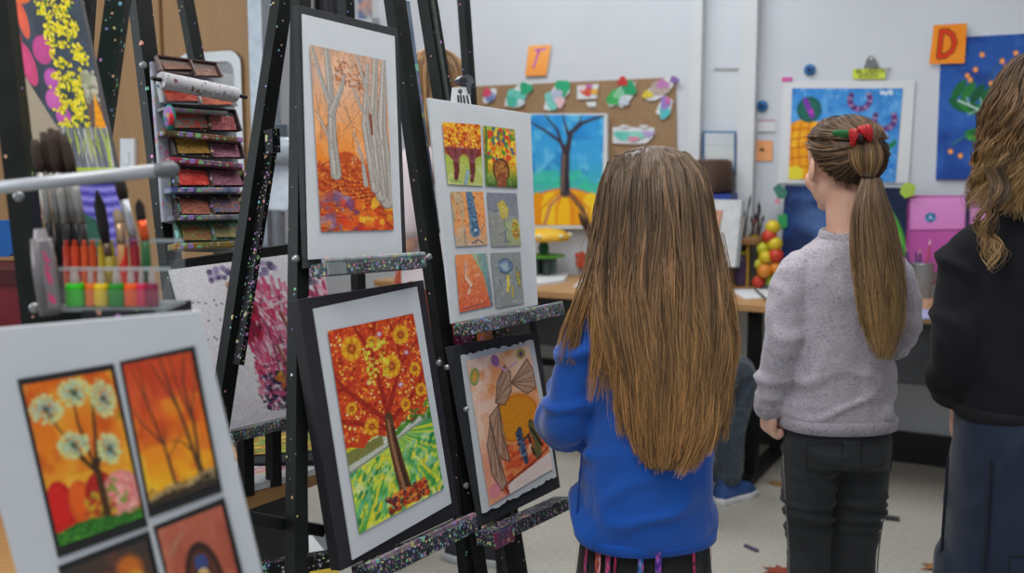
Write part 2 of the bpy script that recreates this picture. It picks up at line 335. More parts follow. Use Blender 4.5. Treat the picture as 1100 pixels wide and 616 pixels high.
def art_six(k):
    c = Cv(50, 70, .68, 'e0a060', 30 + k); r = c.r
    if k == 0:
        c.grad([(0, 'e8a422'), (.4, 'c8681c'), (.45, '9a3a1c'), (.55, 'a8b84a'), (1, 'b8c070')]); c.dabs(260, (0, 1, 0, .46), .012, .026, ['f0b428', 'd8581c', 'a83018', 'f4cc3a', 'c84a1c'])
        c.poly([(0, .4), (1, .4), (1, .5), (.85, .55), (.76, .62), (.7, .62), (.55, .5), (.45, .5), (.33, .62), (.22, .62), (.05, .5)], '84302a')
        for u in (.28, .72):
            c.line([(u, .5), (u, .75), (u - .04, .92)], .13, '6a2c2c', .07)
            for d in (-.16, -.08, .08, .16): c.line([(u + d, .4), (u + d * .3, .62)], .025, '8c4a52')
        c.line([(.5, .97), (.58, .78)], .06, '5a84a0'); c.line([(.5, .97), (.58, .78)], .02, 'b8d0dc'); c.line([(0, .93), (.4, .95)], .03, '8fae5a')
    elif k == 1:
        c.grad([(0, '9aa82a'), (.3, 'd8a820'), (.7, 'c8a024'), (.85, '6a8a2a'), (1, '3e5a24')]); c.dabs(150, (0, 1, .02, .6), .02, .04, ['e86a1c', 'd8361c', 'f0c028', '4f8a2c', 'e8d03a', '3a6a8a'])
        for u in (.28, .45, .62): c.line([(u, .05), (u + .03, .3)], .03, '4a5a6a')
        c.ell(.2, .12, .07, .05, 'd84a1c'); c.ell(.75, .5, .06, .05, 'd8461c'); c.ell(.5, .72, .18, .2, '5a3018'); c.ell(.5, .73, .14, .17, 'a86a34'); c.dabs(50, (.33, .67, .6, .85), .012, .02, ['7a4422', 'c88a4a'])
        c.line([(.5, .85), (.5, 1)], .2, '8c4a2a'); c.line([(.08, 0), (.03, 1)], .05, '4a7a2a')
    elif k == 2:
        c.grad([(0, 'eba45e'), (.6, 'e8985a'), (1, 'c8a888')]); c.dabs(70, (0, 1, .02, .55), .014, .022, ['c85a20', 'a84018', 'd87a30'], el=.5)
        c.wash('9ab0a0', 3, 3, .5, .7, .6, c.U < .35); c.line([(.55, .05), (.6, .4), (.62, .75)], .14, '5a7a94', .2); c.dabs(40, (.48, .75, .1, .8), .012, .02, ['2e4a68', '8aa8bc', '3e6080'])
        c.ell(.65, .72, .09, .08, '3a5c80'); c.ell(.65, .72, .04, .035, 'a8c4d0'); c.line([(.3, .98), (.3, .7), (.45, .6)], .012, '4a5a70'); c.line([(.6, .98), (.95, .6)], .012, '4a5a70'); c.line([(.5, .96), (.7, .9), (.85, .96)], .02, '3a3a5a')
    elif k == 3:
        c.grad([(0, '7e8492'), (.4, '858a90'), (.6, 'a8b48c'), (1, '98a07a')]); c.mixin((c.V > .3 + .3 * c.U) & (c.U < .5), '93958e'); c.poly([(.3, .2), (.5, .12), (.68, .3), (.62, .45), (.4, .5)], 'bfae52'); c.ell(.5, .3, .06, .05, 'd8c868', ring=.6)
        c.line([(.5, .5), (.5, .68), (.62, .7)], .02, '5f7a4a'); c.line([(.35, .78), (.5, .72), (.48, .92), (.62, .92)], .018, '3c4a78'); c.ell(.86, .7, .09, .2, 'c8b440'); c.ell(.86, .7, .07, .18, '9a9a4a'); c.dabs(50, (.76, .96, .52, .88), .01, .018, ['c84a2a', 'e8d04a', '5a6a3a'])
        c.line([(0, .3), (.3, .35)], .015, '5a5f78')
    elif k == 4:
        c.grad([(0, 'e89458'), (1, 'd8603c')]); c.poly([(.5, 0), (1, 0), (1, 1), (.92, .9), (.8, .4)], '9ab48a'); c.poly([(.75, 0), (1, 0), (1, 1), (.98, .9)], '8ab0a0')
        for d in (0, .07, .14, .21): c.line([(.68 + d, 0), (.86 + d * .6, .5), (.93 + d * .3, 1)], .012, '4a6a90')
        c.line([(.3, .15), (.25, .4), (.4, .55), (.3, .7)], .05, 'e8c8b0'); c.line([(.3, .15), (.2, .45), (.35, .62), (.5, .55)], .014, 'a84838'); c.ell(.4, .78, .12, .08, 'e07a54', ring=.7); c.dabs(40, (0, .7, .1, .95), .01, .02, ['c8482c', 'eaa06a', 'f0b488'], amt=.7); c.line([(.1, .95), (.75, .93)], .02, '7a4a50')
    else:
        c.grad([(0, '8e9492'), (1, '8c9290')]); c.ell(.45, .25, .17, .14, '6e88a0'); c.ell(.45, .25, .17, .14, '3e5878', ring=.86); c.ell(.45, .27, .1, .07, 'a0b4c0', .5); c.line([(.25, .35), (.5, .42), (.62, .15)], .014, '3a5470')
        c.line([(.5, .45), (.5, .6), (.45, .72)], .06, 'd8c838'); c.line([(.62, .65), (.62, .85)], .035, 'c8b02c'); c.ell(.86, .5, .05, .2, 'c8b84a', -.1); c.ell(.86, .5, .05, .2, '4a6a80', -.1, ring=.8); c.dabs(24, (.8, .92, .35, .65), .01, .016, ['c8542c', '4a8a6a']); c.line([(.2, .5), (.25, .6)], .02, '6a7070')
    c.wash('ffffff', 8, 12, .6, .9, .25); return c.grain(.03)
def art_figures():
    c = Cv(100, 180, .58, 'ecc0a0', 13)
    c.grad([(0, 'f0c8a8'), (.35, 'efb890'), (.6, 'e89060'), (.72, 'd8582c'), (1, 'e0683a')]); c.wash('f6dcc8', 4, 7, .45, .75, .8, c.V < .6); c.wash('e8894a', 5, 8, .5, .75, .7, c.V < .5); c.wash('e86a8a', 4, 6, .7, .9, .3)
    c.mixin((c.U < .3) * (c.V > .3) * .6, 'ecc8b0'); c.dabs(120, (.25, 1, .62, 1), .008, .02, ['c83c20', 'e8844a', 'd8502c', 'f09a5a'], el=2.5, rot=1.2, amt=.6)
    c.ell(.6, .5, .2, .17, 'd87a14'); c.ell(.6, .5, .18, .155, 'e29018'); c.ell(.6, .5, .22, .19, 'e8a060', ring=.9)
    def wing(pts, tone='a88468'):
        c.poly(pts, 'b09078', .85); n = len(pts)
        for k in range(9):
            t = k / 8; a = pts[0]; b = (pts[n // 2 - 1][0] * (1 - t) + pts[n // 2 + 1][0] * t, pts[n // 2 - 1][1] * (1 - t) + pts[n // 2 + 1][1] * t)
            c.line([a, b], .006, ['6a4a3c', 'c8a890', '8a6450'][k % 3])
        c.line(pts + [pts[0]], .008, '5a4038')
    wing([(.32, .34), (.4, .2), (.55, .1), (.62, .16), (.58, .3), (.45, .38)]); wing([(.6, .24), (.75, .18), (.92, .1), (1, .2), (.98, .34), (.82, .36)])
    wing([(.36, .36), (.2, .42), (.16, .6), (.28, .74), (.38, .78), (.34, .55)]); wing([(.2, .45), (.1, .6), (.1, .8), (.2, .95), (.28, .92), (.22, .7)])
    c.line([(.4, .06), (.55, .14), (.75, .1)], .016, 'd0a0b8'); c.ell(.08, .12, .04, .06, '8aa05a', .3); c.ell(.08, .12, .025, .04, 'd8a04a', .3); c.ell(.42, .05, .035, .045, '9a6aa0', -.3); c.ell(.84, .05, .045, .04, 'a8a04a'); c.ell(.84, .05, .02, .02, '6a4a7a')
    c.ell(.6, .6, .022, .028, '3a4258'); c.line([(.58, .62), (.6, .72), (.62, .84)], .06, '3c4a6a', .04); c.dabs(30, (.54, .66, .63, .82), .006, .01, ['8aa0c0', '1e2438'], amt=.8)
    c.ell(.79, .58, .022, .026, '2e2c24'); c.line([(.8, .6), (.84, .72), (.82, .84)], .07, '6a6238', .06); c.line([(.78, .62), (.9, .78)], .02, '2c2a20'); c.line([(.72, .66), (.76, .82)], .02, '2a2620'); c.line([(.64, .68), (.74, .66)], .02, '4a3a30')
    c.line([(.72, .74), (.68, .78)], .03, 'e8b08a'); c.line([(.25, .93), (.45, .9), (.7, .88), (1, .82)], .012, '7a2c20'); c.line([(.25, .94), (.3, 1)], .012, '7a2c20')
    c.mixin((c.V > .93 - .1 * (c.U - .3)) * (c.U > .3) * .9, 'f0e8e2'); c.ell(.1, .92, .05, .05, 'e07aa0', amt=.6)
    return c.grain(.03)
def art_dandelion():
    c = Cv(90, 140, .56, 'e87a18', 14)
    c.grad([(0, 'e06a14'), (.45, 'e8801c'), (.7, 'eaa828'), (.86, 'd86a1c'), (1, 'c8581c')]); c.wash('c84a14', 4, 5, .5, .75, .7, c.V < .6); c.wash('f0b83a', 5, 5, .55, .8, .7); c.wash('8a7a2a', 6, 6, .65, .85, .5)
    for u, v, r, q, cc in ((.12, .8, .1, .19, 'c8201c'), (.36, .78, .08, .14, 'd85a1c'), (.6, .77, .1, .15, 'a82018'), (.83, .8, .12, .15, 'e08a84')):
        c.ell(u, v, r, q, cc); c.ell(u - .02, v - .03, r * .6, q * .7, tuple(rgb(cc) * 255 * 1.12), amt=.6)
    c.dabs(40, (.72, .95, .7, .9), .006, .014, ['f0b0a8', 'd86a6a', '7a9a3a'], el=2); c.dabs(50, (.38, .75, .75, .9), .006, .013, ['d8a828', '7a8a2c', 'b84a1c'], el=2)
    c.line([(.62, .95), (.62, .62), (.6, .58)], .05, '4a3018', .03)
    for pts in ([(.6, .62), (.45, .5), (.38, .42)], [(.6, .62), (.4, .42), (.22, .22)], [(.6, .6), (.52, .3), (.52, .12)], [(.62, .6), (.68, .4), (.75, .12)], [(.62, .6), (.72, .5), (.78, .42)], [(.6, .6), (.66, .45), (.7, .25)]): c.line(pts, .022, '3e2a18', .008)
    for u, v, ru, rv, cc in ((.2, .17, .11, .09, '6a84b0'), (.55, .1, .1, .085, '6a8a5a'), (.85, .17, .075, .13, '8aa8c0'), (.42, .42, .1, .085, '7aa890'), (.8, .5, .07, .1, '6a90a0')):
        for k in range(150):
            a = c.r.uniform(0, 6.283); d = c.r.random() ** .5; x = u + math.cos(a) * ru * d / c.asp; y = v + math.sin(a) * rv * d
            c.ell(x, y, .012, .008, (['d8d88a', 'c8d8a0', 'e6e6b8'] if d > .75 else ['a8c098', 'b8ccb0', 'c8d4b8'] if d > .35 else [cc, '9ab0a0'])[c.r.integers(2)], a, .85)
        c.ell(u, v, .02, .02, '4a5a4a', amt=.8)
        c.line([(u, v), (u + .05, v + .05)], .01, '3a3a28')
    c.mixin(c.V > .93 - .03 * np.sin(c.U * 5) - .02 * c.U, '2f6a22'); c.dabs(120, (0, 1, .92, 1), .008, .02, ['3f8a2c', '1f5a1c', '5aa03a'], el=.4, rot=0, amt=.8)
    return c.grain(.02)
def art_sunset():
    c = Cv(80, 150, .52, 'e06a20', 15)
    c.grad([(0, 'c8461f'), (.25, 'd8552a'), (.5, 'e8701c'), (.75, 'f09a1c'), (.92, 'f0b41c'), (1, '5a4a30')]); c.wash('b8361c', 4, 5, .5, .75, .6, c.V < .6); c.wash('f0a020', 5, 6, .5, .75, .6, c.V > .3); c.wash('f4c838', 5, 6, .55, .8, .7, c.V > .62); c.wash('d8602a', 6, 8, .55, .8, .5)
    for pts, a, b in (([(.42, .9), (.36, .6), (.24, .3), (.12, .05)], .022, .006), ([(.36, .6), (.1, .42), (.02, .3)], .014, .005), ([(.24, .32), (.22, .0)], .01, .005), ([(.37, .62), (.42, .48)], .008, .004), ([(.42, .88), (.4, .7), (.6, .58)], .01, .006),
                      ([(.8, .92), (.72, .55), (.6, .2), (.54, .0)], .03, .008), ([(.66, .38), (.45, .1), (.38, .02)], .012, .005), ([(.8, .9), (.84, .5), (.8, .2), (.9, 0)], .026, .008), ([(.83, .5), (.7, .18), (.68, 0)], .012, .005), ([(.76, .72), (.62, .62), (.5, .6)], .012, .006), ([(.84, .45), (.98, .2), (.97, .02)], .01, .004)):
        c.line(pts, a, '4a3020', b)
    c.line([(.82, .93), (.8, .8)], .06, '5a3a22', .03)
    g = c.V > .94 - .035 * np.sin(c.U * 3.1) * (c.U < .6) - .05 * (c.U > .6) * np.clip((c.U - .6) * 5, 0, 1)
    c.mixin(g, '3a3026'); c.line([(0, .95), (.3, .915), (.6, .93), (.78, .89), (1, .88)], .03, 'a88a5a'); c.dabs(90, (0, 1, .88, .95), .005, .01, ['c8b07a', '6a5638', '8a7248'], amt=.8)
    return c.grain(.02)
def art_darkblobs():
    c = Cv(60, 60, .9, '4a3830', 16); c.wash('3a3a38', 3, 3, .4, .7, .8); c.wash('6a4038', 4, 3, .5, .7, .7)
    for u, v, r, cc in ((.45, .35, .12, 'a02c24'), (.75, .25, .13, 'c86a24'), (.8, .4, .1, 'd8a030'), (.25, .5, .12, '7a2a24'), (.6, .6, .14, '98342a')): c.ell(u, v, r, r * 1.2, cc, soft=.4)
    return c.grain(.02)
def art_arch():
    c = Cv(80, 110, .7, 'b5604a', 17); c.grad([(0, 'b8624c'), (1, 'a8503c')]); c.wash('c8785e', 4, 4, .45, .7, .8); c.wash('9a4a3c', 5, 4, .55, .8, .6); c.line([(.1, .25), (.35, .1)], .03, 'a89078', amt=.5)
    c.ell(.52, .6, .2, .38, '3a2420'); c.ell(.52, .62, .16, .33, '5c3428'); c.ell(.52, .4, .07, .07, '3a4a80'); c.ell(.52, .5, .055, .05, 'e0c080'); c.line([(.52, .55), (.52, .9)], .14, 'c89a5a', .18)
    return c.grain(.02)
def art_yellow():
    c = Cv(165, 315, .55, '3c4450', 18); c.wash('343c40', 4, 6, .5, .7, .8); c.wash('4a5466', 3, 5, .5, .75, .6)
    c.poly([(.0, .5), (.12, .45), (.4, .72), (.5, .75), (.42, 1), (0, 1)], 'a89a86')
    for u, v, ru, rv, cc, rt in ((.2, .02, .09, .03, 'd8683c', 0), (.1, .09, .045, .09, 'c84a52', -.15), (.22, .14, .035, .1, 'd86048', -.1), (.1, .24, .03, .06, 'c8485a', 0), (.18, .38, .05, .12, 'c84a78', -.2), (.4, .3, .07, .08, 'b84a88', .2), (.45, .46, .055, .06, 'b458a8', 0), (.42, .57, .055, .06, 'c060a8', .2), (.5, .66, .05, .05, 'b858a8', .3)): c.ell(u, v, ru, rv, cc, rt); c.ell(u - .02, v - .01, ru * .6, rv * .6, tuple(np.clip(rgb(cc) * 285, 0, 255)), rt, .5)
    for k in range(165):
        v = c.r.uniform(0, .72); u = .40 + .12 * v + c.r.uniform(0, .5) * (1 - .15 * v); r = c.r.uniform(.013, .02)
        for j in range(4): c.ell(u + c.r.normal(0, .014) / c.asp, v + c.r.normal(0, .011), r * .62, r * .5, ['e8d828', 'd8c820', 'f0e048', 'c8b81c'][j], c.r.uniform(0, 3))
        if k % 2: c.ell(u, v, r * .3, r * .25, 'a88818')
        if k % 3 == 0: c.ell(u + .02, v + .02, .007, .012, '3a6a3a')
    c.poly([(.8, .55), (.9, .4), (1, .5), (1, .75), (.82, .75)], '6a544c'); c.dabs(60, (.82, 1, .42, .58), .008, .018, ['b8b0a0', '8a8a78', '98a080'], amt=.9)
    c.poly([(.93, .53), (1.0, .73), (.86, .73)], 'e89a1c'); [c.line([(.9, v), (.99, v)], .004, 'c8741a') for v in (.6, .64, .68, .71)]
    reg = (c.V > .72) & (c.U > .42); c.mixin(reg * .95, '7a7c84')
    for k in range(70):
        u = c.r.uniform(.42, 1); c.line([(u, c.r.uniform(.7, .8)), (u + c.r.normal(0, .03), c.r.uniform(.84, .96))], .008, ['a8b04a', 'c8c8c0', '5a5f68', 'b8d03a', '8a8a98', '4a5a5a'][k % 6], amt=.8)
    c.mixin((c.V > .93) * (c.U > .5) * .8, 'b8cc3a'); c.mixin((c.V > .96) * (c.U > .4), '5a7a4a')
    return c.grain(.02)
def art_stripes():
    c = Cv(50, 60, .8, '6a62c0', 19)
    for k in range(7): c.mixin(np.clip(1 - np.abs(c.V - (.07 + k * .14) - .03 * np.sin(c.U * 3)) / .035, 0, 1), '9890dc'); c.mixin(np.clip(1 - np.abs(c.V - (.0 + k * .14) - .03 * np.sin(c.U * 3)) / .03, 0, 1), '3a3690')
    c.poly([(0, .4), (.35, .5), (.5, 1), (0, 1)], '2a5a4a'); return c.grain(.03)
def art_pink():
    c = Cv(150, 150, .95, 'eceaf0', 20); c.wash('d8cce0', 5, 4, .55, .8, .6)
    for k in range(950):
        u = c.r.uniform(.36, 1.0); v = c.r.uniform(.12, .8) ; L = c.r.uniform(.02, .12)
        if v < .25 and c.r.random() < .6: continue
        c.line([(u, v), (u + c.r.normal(.02, .02), v + L)], c.r.uniform(.008, .026), ['d83a6a', 'e0789a', 'c82a58', 'b8406a', 'eaa0b8', '8a3a5a', 'e8d8e0', 'e05a80'][c.r.integers(8)], amt=.75)
    for k in range(60): 
        v = c.r.choice([.3, .45, .58]) + c.r.normal(0, .02); u = c.r.uniform(.5, 1); c.line([(u, v), (u + .07, v - .005)], .012, 'ecdce4', amt=.7)
    c.dabs(60, (.22, .65, .03, .1), .01, .02, ['8a78a8', '6a5a90', 'b0a0c0', '4a4468'], amt=.7); c.dabs(50, (.85, .95, .02, .2), .01, .02, ['4a4a58', '6a6878', '9a94a4'], amt=.7)
    c.dabs(60, (.3, .45, .12, .3), .008, .018, ['e0a070', 'c88a60', 'e8c090', '9a6a5a'], amt=.6); c.dabs(50, (.36, .46, .3, .48), .008, .02, ['c82a4a', 'a02040', '6a2038'], el=2.4, rot=.2, amt=.8)
    for k in range(14): c.ell(c.r.uniform(.08, .25), c.r.uniform(.18, .45), .006, .004, '4a4a58', c.r.uniform(0, 3))
    for pts in ([(.62, .35), (.72, .7), (.78, .95)], [(.7, .45), (.84, .75), (.92, .98)], [(.8, .3), (.95, .7)], [(.55, .55), (.66, .95)]):
        c.line(pts, .018, '6a3a34', .03, .75); c.line([(u + .01, v) for u, v in pts], .008, 'c87a4a', .01, .7)
    c.dabs(420, (.4, 1, .72, .95), .008, .02, ['2e2440', '4a2a58', '1e1c30', 'c83a7a', '6a4a80', 'e0c8d8', '3a3448', 'd8608a'], amt=.75); c.dabs(220, (.35, 1, .6, .97), .003, .007, ['ffffff', 'e8d8e8', '101018'], amt=.8); c.dabs(30, (.5, .75, .72, .82), .01, .02, ['d8a040', 'c8702c'], amt=.8)
    c.mixin((c.V > .95) * .8, 'e2dee8'); return c.grain(.03)
def art_pumpkin():
    c = Cv(90, 130, .66, '3aa0dc', 21); c.grad([(0, '2f97dc'), (.4, '3fa6e0'), (.58, '40b0c8'), (.66, '48bcae'), (.75, '6ab8d8'), (1, '7ab8dc')]); c.wash('6cc4ec', 7, 9, .5, .7, .8, c.V < .6); c.wash('1f7cc8', 7, 9, .55, .75, .7, c.V < .55); c.wash('3cc8a0', 4, 8, .5, .7, .7, (c.V > .5) & (c.V < .7))
    for v0, r0, r1 in ((.85, .36, .2),):
        c.ell(.5, .88, .36, .22, 'd86a5a'); c.ell(.5, .88, .345, .205, 'f0b41c')
        for d, cc in ((-.38, 'e89a18'), (-.2, 'f6cc2a'), (0, 'f4c020'), (.2, 'eca41c'), (.36, 'f6cc30')): c.ell(.5 + d, .89, .09, .19, cc)
        for d in (-.3, -.1, .1, .3): c.line([(.5 + d * .3, .7), (.5 + d * 1.1, .85), (.5 + d * 1.15, 1)], .018, 'd8702c', .012, .8)
        c.line([(.48, .7), (.3, .82), (.22, 1)], .03, 'b8746a', .03, .8); c.line([(.55, .7), (.74, .85), (.8, .95)], .04, '6a4a44', .05, .8)
    c.line([(.5, .3), (.49, .5), (.5, .7)], .07, '4a4248', .09); c.line([(.52, .3), (.515, .5), (.53, .69)], .02, '2e2a34', .03); c.line([(.48, .35), (.46, .68)], .015, '8a6a60')
    for pts, w in (([(.5, .34), (.42, .24), (.2, .14), (0, .07)], .035), ([(.46, .3), (.38, .14), (.2, .0)], .03), ([(.52, .32), (.56, .16), (.72, .07), (1, .0)], .05), ([(.54, .2), (.48, .08), (.44, 0)], .028), ([(.6, .13), (.68, .06), (.7, 0)], .02)): c.line(pts, w, '3e3238', w * .35)
    return c.grain(.02)
def art_blueman():
    c = Cv(120, 105, 1.18, '3a88d0', 22); c.grad([(0, '3a8ad2'), (.5, '4a96dc'), (1, '3f8cd6')]); c.wash('6aaee6', 12, 9, .5, .72, .6); c.wash('2a6cbc', 9, 8, .55, .75, .6); c.dabs(90, (0, 1, 0, 1), .004, .01, ['a8d0f0', '8ac0ea'], el=3, rot=0, amt=.6)
    c.poly([(0, .38), (.14, .36), (.3, .36), (.34, .7), (.3, 1), (0, 1), (-.02, .8)], 'f0a41c'); c.ell(.12, .62, .24, .28, 'eea41e'); c.wash('f6c83a', 8, 9, .5, .7, .7, (c.U < .3) & (c.V > .36))
    for u in (.03, .1, .18, .26): c.line([(u, .38), (u - .02, .6), (u + .01, .9)], .012, 'c8641a')
    for v in (.46, .56, .66, .77, .88): c.line([(0, v), (.15, v - .03), (.3, v + .02)], .012, 'b8581a')
    c.ell(.06, .93, .1, .08, 'e8d83a'); c.ell(.17, .23, .135, .14, '1c5a54'); c.ell(.17, .23, .11, .115, '24685a'); c.line([(.13, .13), (.2, .3)], .06, '7a3aa8'); c.ell(.19, .25, .025, .025, 'c040c0')
    for u, v in ((.63, .12), (.86, .33)):
        for k in range(22):
            a = -.5 + 4.1 * k / 21; c.ell(u + math.cos(a) * .105 / c.asp, v + math.sin(a) * .1, .03, .03, ['5a3a78', '7a4a90', '4a2e60'][k % 3])
            if k % 4 == 0: c.ell(u + math.cos(a) * .105 / c.asp, v + math.sin(a) * .1, .022, .022, 'd8cce8')
            if k % 5 == 2: c.ell(u + math.cos(a) * .12 / c.asp, v + math.sin(a) * .12, .014, .014, 'c040a0')
    for u, v in ((.84, .05), (.9, .04), (.85, .5)): c.dabs(8, (u - .03, u + .03, v - .02, v + .02), .01, .016, ['d8e4f0', 'b8d0e8'])
    for k in range(7): c.ell(.83 + .02 * k, .72 - .022 * k, .05, .022, ['1f7a50', '2c8a4a'][k % 2], -.9 + (.8 if k % 2 else 0))
    return c.grain(.02)
def art_leaf():
    c = Cv(110, 170, .62, '2450a0', 23); c.grad([(0, '2452a0'), (.5, '2a5cae'), (1, '1e4694')]); c.wash('3a6ec0', 4, 6, .5, .75, .6); c.wash('1a3a80', 5, 6, .55, .8, .7)
    c.line([(.55, .55), (.5, .3), (.62, .14)], .01, '3a5a7a'); c.line([(.15, .75), (.3, .68), (.5, .62)], .01, '3a7a6a')
    for u, v in ((.42, .13), (.36, .23), (.28, .27), (.31, .3), (.62, .18), (.72, .19), (.66, .22), (.75, .13), (.52, .33), (.14, .8), (.38, .83), (.5, .83), (.36, .88), (.42, .91), (.24, .83)): c.ell(u, v, .016, .019, 'f08a3a'); c.ell(u, v, .008, .01, 'f6b06a')
    for k in range(9):
        t = k / 8; u = .2 + .75 * t; v = .42 + .13 * t; c.ell(u, v - .055, .03, .075, ['1f6a3a', '2a7a3c', '18583a'][k % 3], .5); c.ell(u, v + .055, .03, .075, ['1c6038', '2c803e'][k % 2], -.9)
    c.ell(.6, .68, .2, .05, '2e8a3e', .05); c.ell(.55, .71, .16, .035, '4aa03e', .05); c.ell(.5, .64, .12, .035, '1f6a38', -.3)
    c.line([(.2, .44), (.5, .54), (1.05, .62)], .014, 'b8d0c8')
    for u, v, a, b in ((.32, .48, .28, .42), (.45, .53, .42, .43), (.58, .56, .56, .46), (.7, .58, .72, .5), (.4, .51, .3, .54)): c.line([(u, v), (a, b)], .008, 'a8c8c0')
    c.line([(.6, .67), (.9, .69)], .008, '9ac8a0'); return c.grain(.02)
def art_night():
    c = Cv(110, 90, 1.3, '1c3468', 24); c.grad([(0, '1a2c58'), (.5, '22427e'), (1, '24468a')]); c.wash('4a6ea8', 5, 5, .5, .75, .7); c.wash('142248', 4, 4, .55, .8, .8)
    c.ell(.28, .35, .2, .14, '5a7ab0', soft=.7, amt=.7); c.ell(.4, .75, .12, .07, '6a8abc', soft=.6, amt=.6); c.mixin((c.U > .8) * .8, '141e38')
    c.line([(.36, .8), (.44, .9), (.56, .86)], .06, 'e8b03a'); c.line([(.44, .9), (.5, .76)], .05, 'f0c04a')
    c.ell(.9, .5, .1, .34, '4a9a3a', -.35); c.ell(.9, .5, .06, .28, '8ac04a', -.35); c.ell(.8, .16, .1, .05, 'd8cc38', .6); c.ell(.92, .8, .08, .2, '2a7a3a', .2)
    return c.grain(.02)
def art_scribble():
    c = Cv(90, 60, 1.7, '8a9a4a', 25)
    for k in range(160):
        v = c.r.uniform(0, 1); u = c.r.uniform(-.1, 1); c.line([(u, v), (u + .12, v + c.r.normal(0, .05)), (u + .25, v)], .03, ['d8482c', 'e8c83a', '3f8a3a', 'e8862c', '8ab84a', 'c83a2c', '2f6a4a', 'f0e06a'][k % 8], amt=.8)
    return c.grain(.03)
def art_note(kind):
    c = Cv(48, 60, .78, 'f09030', 26)
    if kind == 'D':
        c = Cv(70, 76, .9, 'ec8a1e', 26); c.wash('f09a30', 3, 3, .4, .7, .6)
        P = [(.26, .2), (.26, .82), (.44, .8), (.62, .68), (.68, .48), (.6, .28), (.44, .18), (.26, .17)]
        c.line(P + [P[0]], .15, '5a1c10'); c.line(P + [P[0]], .105, 'd83a18')
    elif kind == 'T':
        c.grad([(0, 'f8b060'), (1, 'f09a48')]); c.line([(.3, .16), (.78, .12)], .05, 'b858b0'); c.line([(.32, .2), (.78, .18)], .03, 'e0a0d0'); c.line([(.5, .16), (.36, .72)], .075, 'b048a8'); c.line([(.46, .3), (.38, .65)], .03, 'd080c8')
    elif kind == 'dot':
        c = Cv(40, 44, .9, 'e8a06a', 27); c.wash('eeb080', 3, 3, .4, .7, .6); c.ell(.42, .45, .1, .09, '4a3a30'); c.ell(.5, .48, .05, .05, '2a2420')
    elif kind == 'flower':
        c = Cv(90, 60, 1.6, 'd88ad0', 28); c.grad([(0, 'dc94d4'), (1, 'd484c8')])
        for k in range(9):
            a = k * .698; c.ell(.38 + math.cos(a) * .11 / c.asp, .62 + math.sin(a) * .11, .06, .045, ['1f7aa8', '2a90b8', '18608a'][k % 3], a)
        c.ell(.38, .62, .05, .05, 'b0c8e0')
    elif kind == 'plain': c = Cv(40, 50, .8, 'd890d0', 29); c.wash('e0a0d8', 3, 3, .4, .7, .6)
    elif kind == 'lime': c = Cv(60, 24, 2.6, 'c8d84a', 30); c.wash('d2e05a', 4, 3, .4, .7, .6)
    return c
# ------------------------------------------------------------------ the room
WU = unit((.883, -.469, 0)); WN = unit((-.469, -.883, 0)); W0 = V3(1.68, 4.2, 0); UP = V3(0, 0, 1)
WALL = Pl(W0, WN)
def wq(x0, y0, x1, y1, off=.003): return WALL.quad([(x0, y0), (x1, y0), (x1, y1), (x0, y1)], off)
m_wall = pm('painted_wall', 'ccd1d8', .75, 'c6cbd2', 3, .03); m_white = pm('white_paint', 'd2d6d9', .5, 'c8cccf', 5)
m_beige = pm('beige_laminate', '947049', .55, '9c784f', 6, 0, stretch=(6, 6, .6)); m_alu = pm('grey_metal', '8e959a', .35, metal=.6)
m_dark = pm('dark_laminate', '2c2e30', .5, '333538', 12); m_black = pm('black_paint', '101213', .5, '191c1c', 60, .15, spec=.25)
m_floor_t = NT('vinyl_floor'); _b = m_floor_t.b
_tc = m_floor_t.n('TexCoord'); _n1 = m_floor_t.n('TexNoise'); _n1.inputs['Scale'].default_value = 2.2; _n2 = m_floor_t.n('TexNoise'); _n2.inputs['Scale'].default_value = 60; _n2.inputs['Detail'].default_value = 8
m_floor_t.l(_tc.outputs['Object'], _n1.inputs[0]); m_floor_t.l(_tc.outputs['Object'], _n2.inputs[0])
_c = m_floor_t.mix(.35, m_floor_t.ramp(_n1.outputs[0], [(.3, l4('a8a59a')), (.7, l4('b8b5aa'))]), m_floor_t.ramp(_n2.outputs[0], [(.35, l4('96938a')), (.65, l4('c4c1b6'))]))
m_floor_t.l(_c, _b.inputs['Base Color']); _b.inputs['Roughness'].default_value = .28; _b.inputs['Specular IOR Level'].default_value = .45
m_floor = m_floor_t.m
def wp(u, d, z): return W0 + WU * u + WN * d + UP * z     # u along the back wall, d into the room
def struct(name, g, mat): return g.mk(name, mat, kind='structure')
def wbox(u0, u1, d0, d1, z0, z1): return G().hexa([wp(u0, d0, z0), wp(u1, d0, z0), wp(u1, d1, z0), wp(u0, d1, z0)], [wp(u0, d0, z1), wp(u1, d0, z1), wp(u1, d1, z1), wp(u0, d1, z1)])
CEIL = 2.9
struct('floor', wbox(-5.2, 1.6, -.12, 6.2, -.1, 0), m_floor)
struct('ceiling', wbox(-5.2, 1.6, -.12, 6.2, CEIL, CEIL + .1), pm('ceiling_tile', 'd8dadb', .8))
struct('wall_back', wbox(-5.2, 1.6, -.12, 0, 0, CEIL), m_wall)
struct('wall_right', wbox(1.5, 1.6, 0, 6.2, 0, CEIL), m_wall)
struct('wall_left', wbox(-5.2, -5.1, 0, 6.2, 0, CEIL), m_wall)
_bb = wbox(-5.1, 1.5, 0, .02, 0, .13); struct('baseboard_back', _bb, pm('black_vinyl', '17181a', .4))
# pilasters on the back wall
for k, (xa, xb, dd) in enumerate(((742, 754, .05), (795, 812, .06))):
    ua = np.dot(WALL.hit(xa, 200) - W0, WU); ub = np.dot(WALL.hit(xb, 200) - W0, WU)
    struct('trim_%d' % (k + 1), wbox(ua, ub, 0, dd, .13, CEIL), m_white)
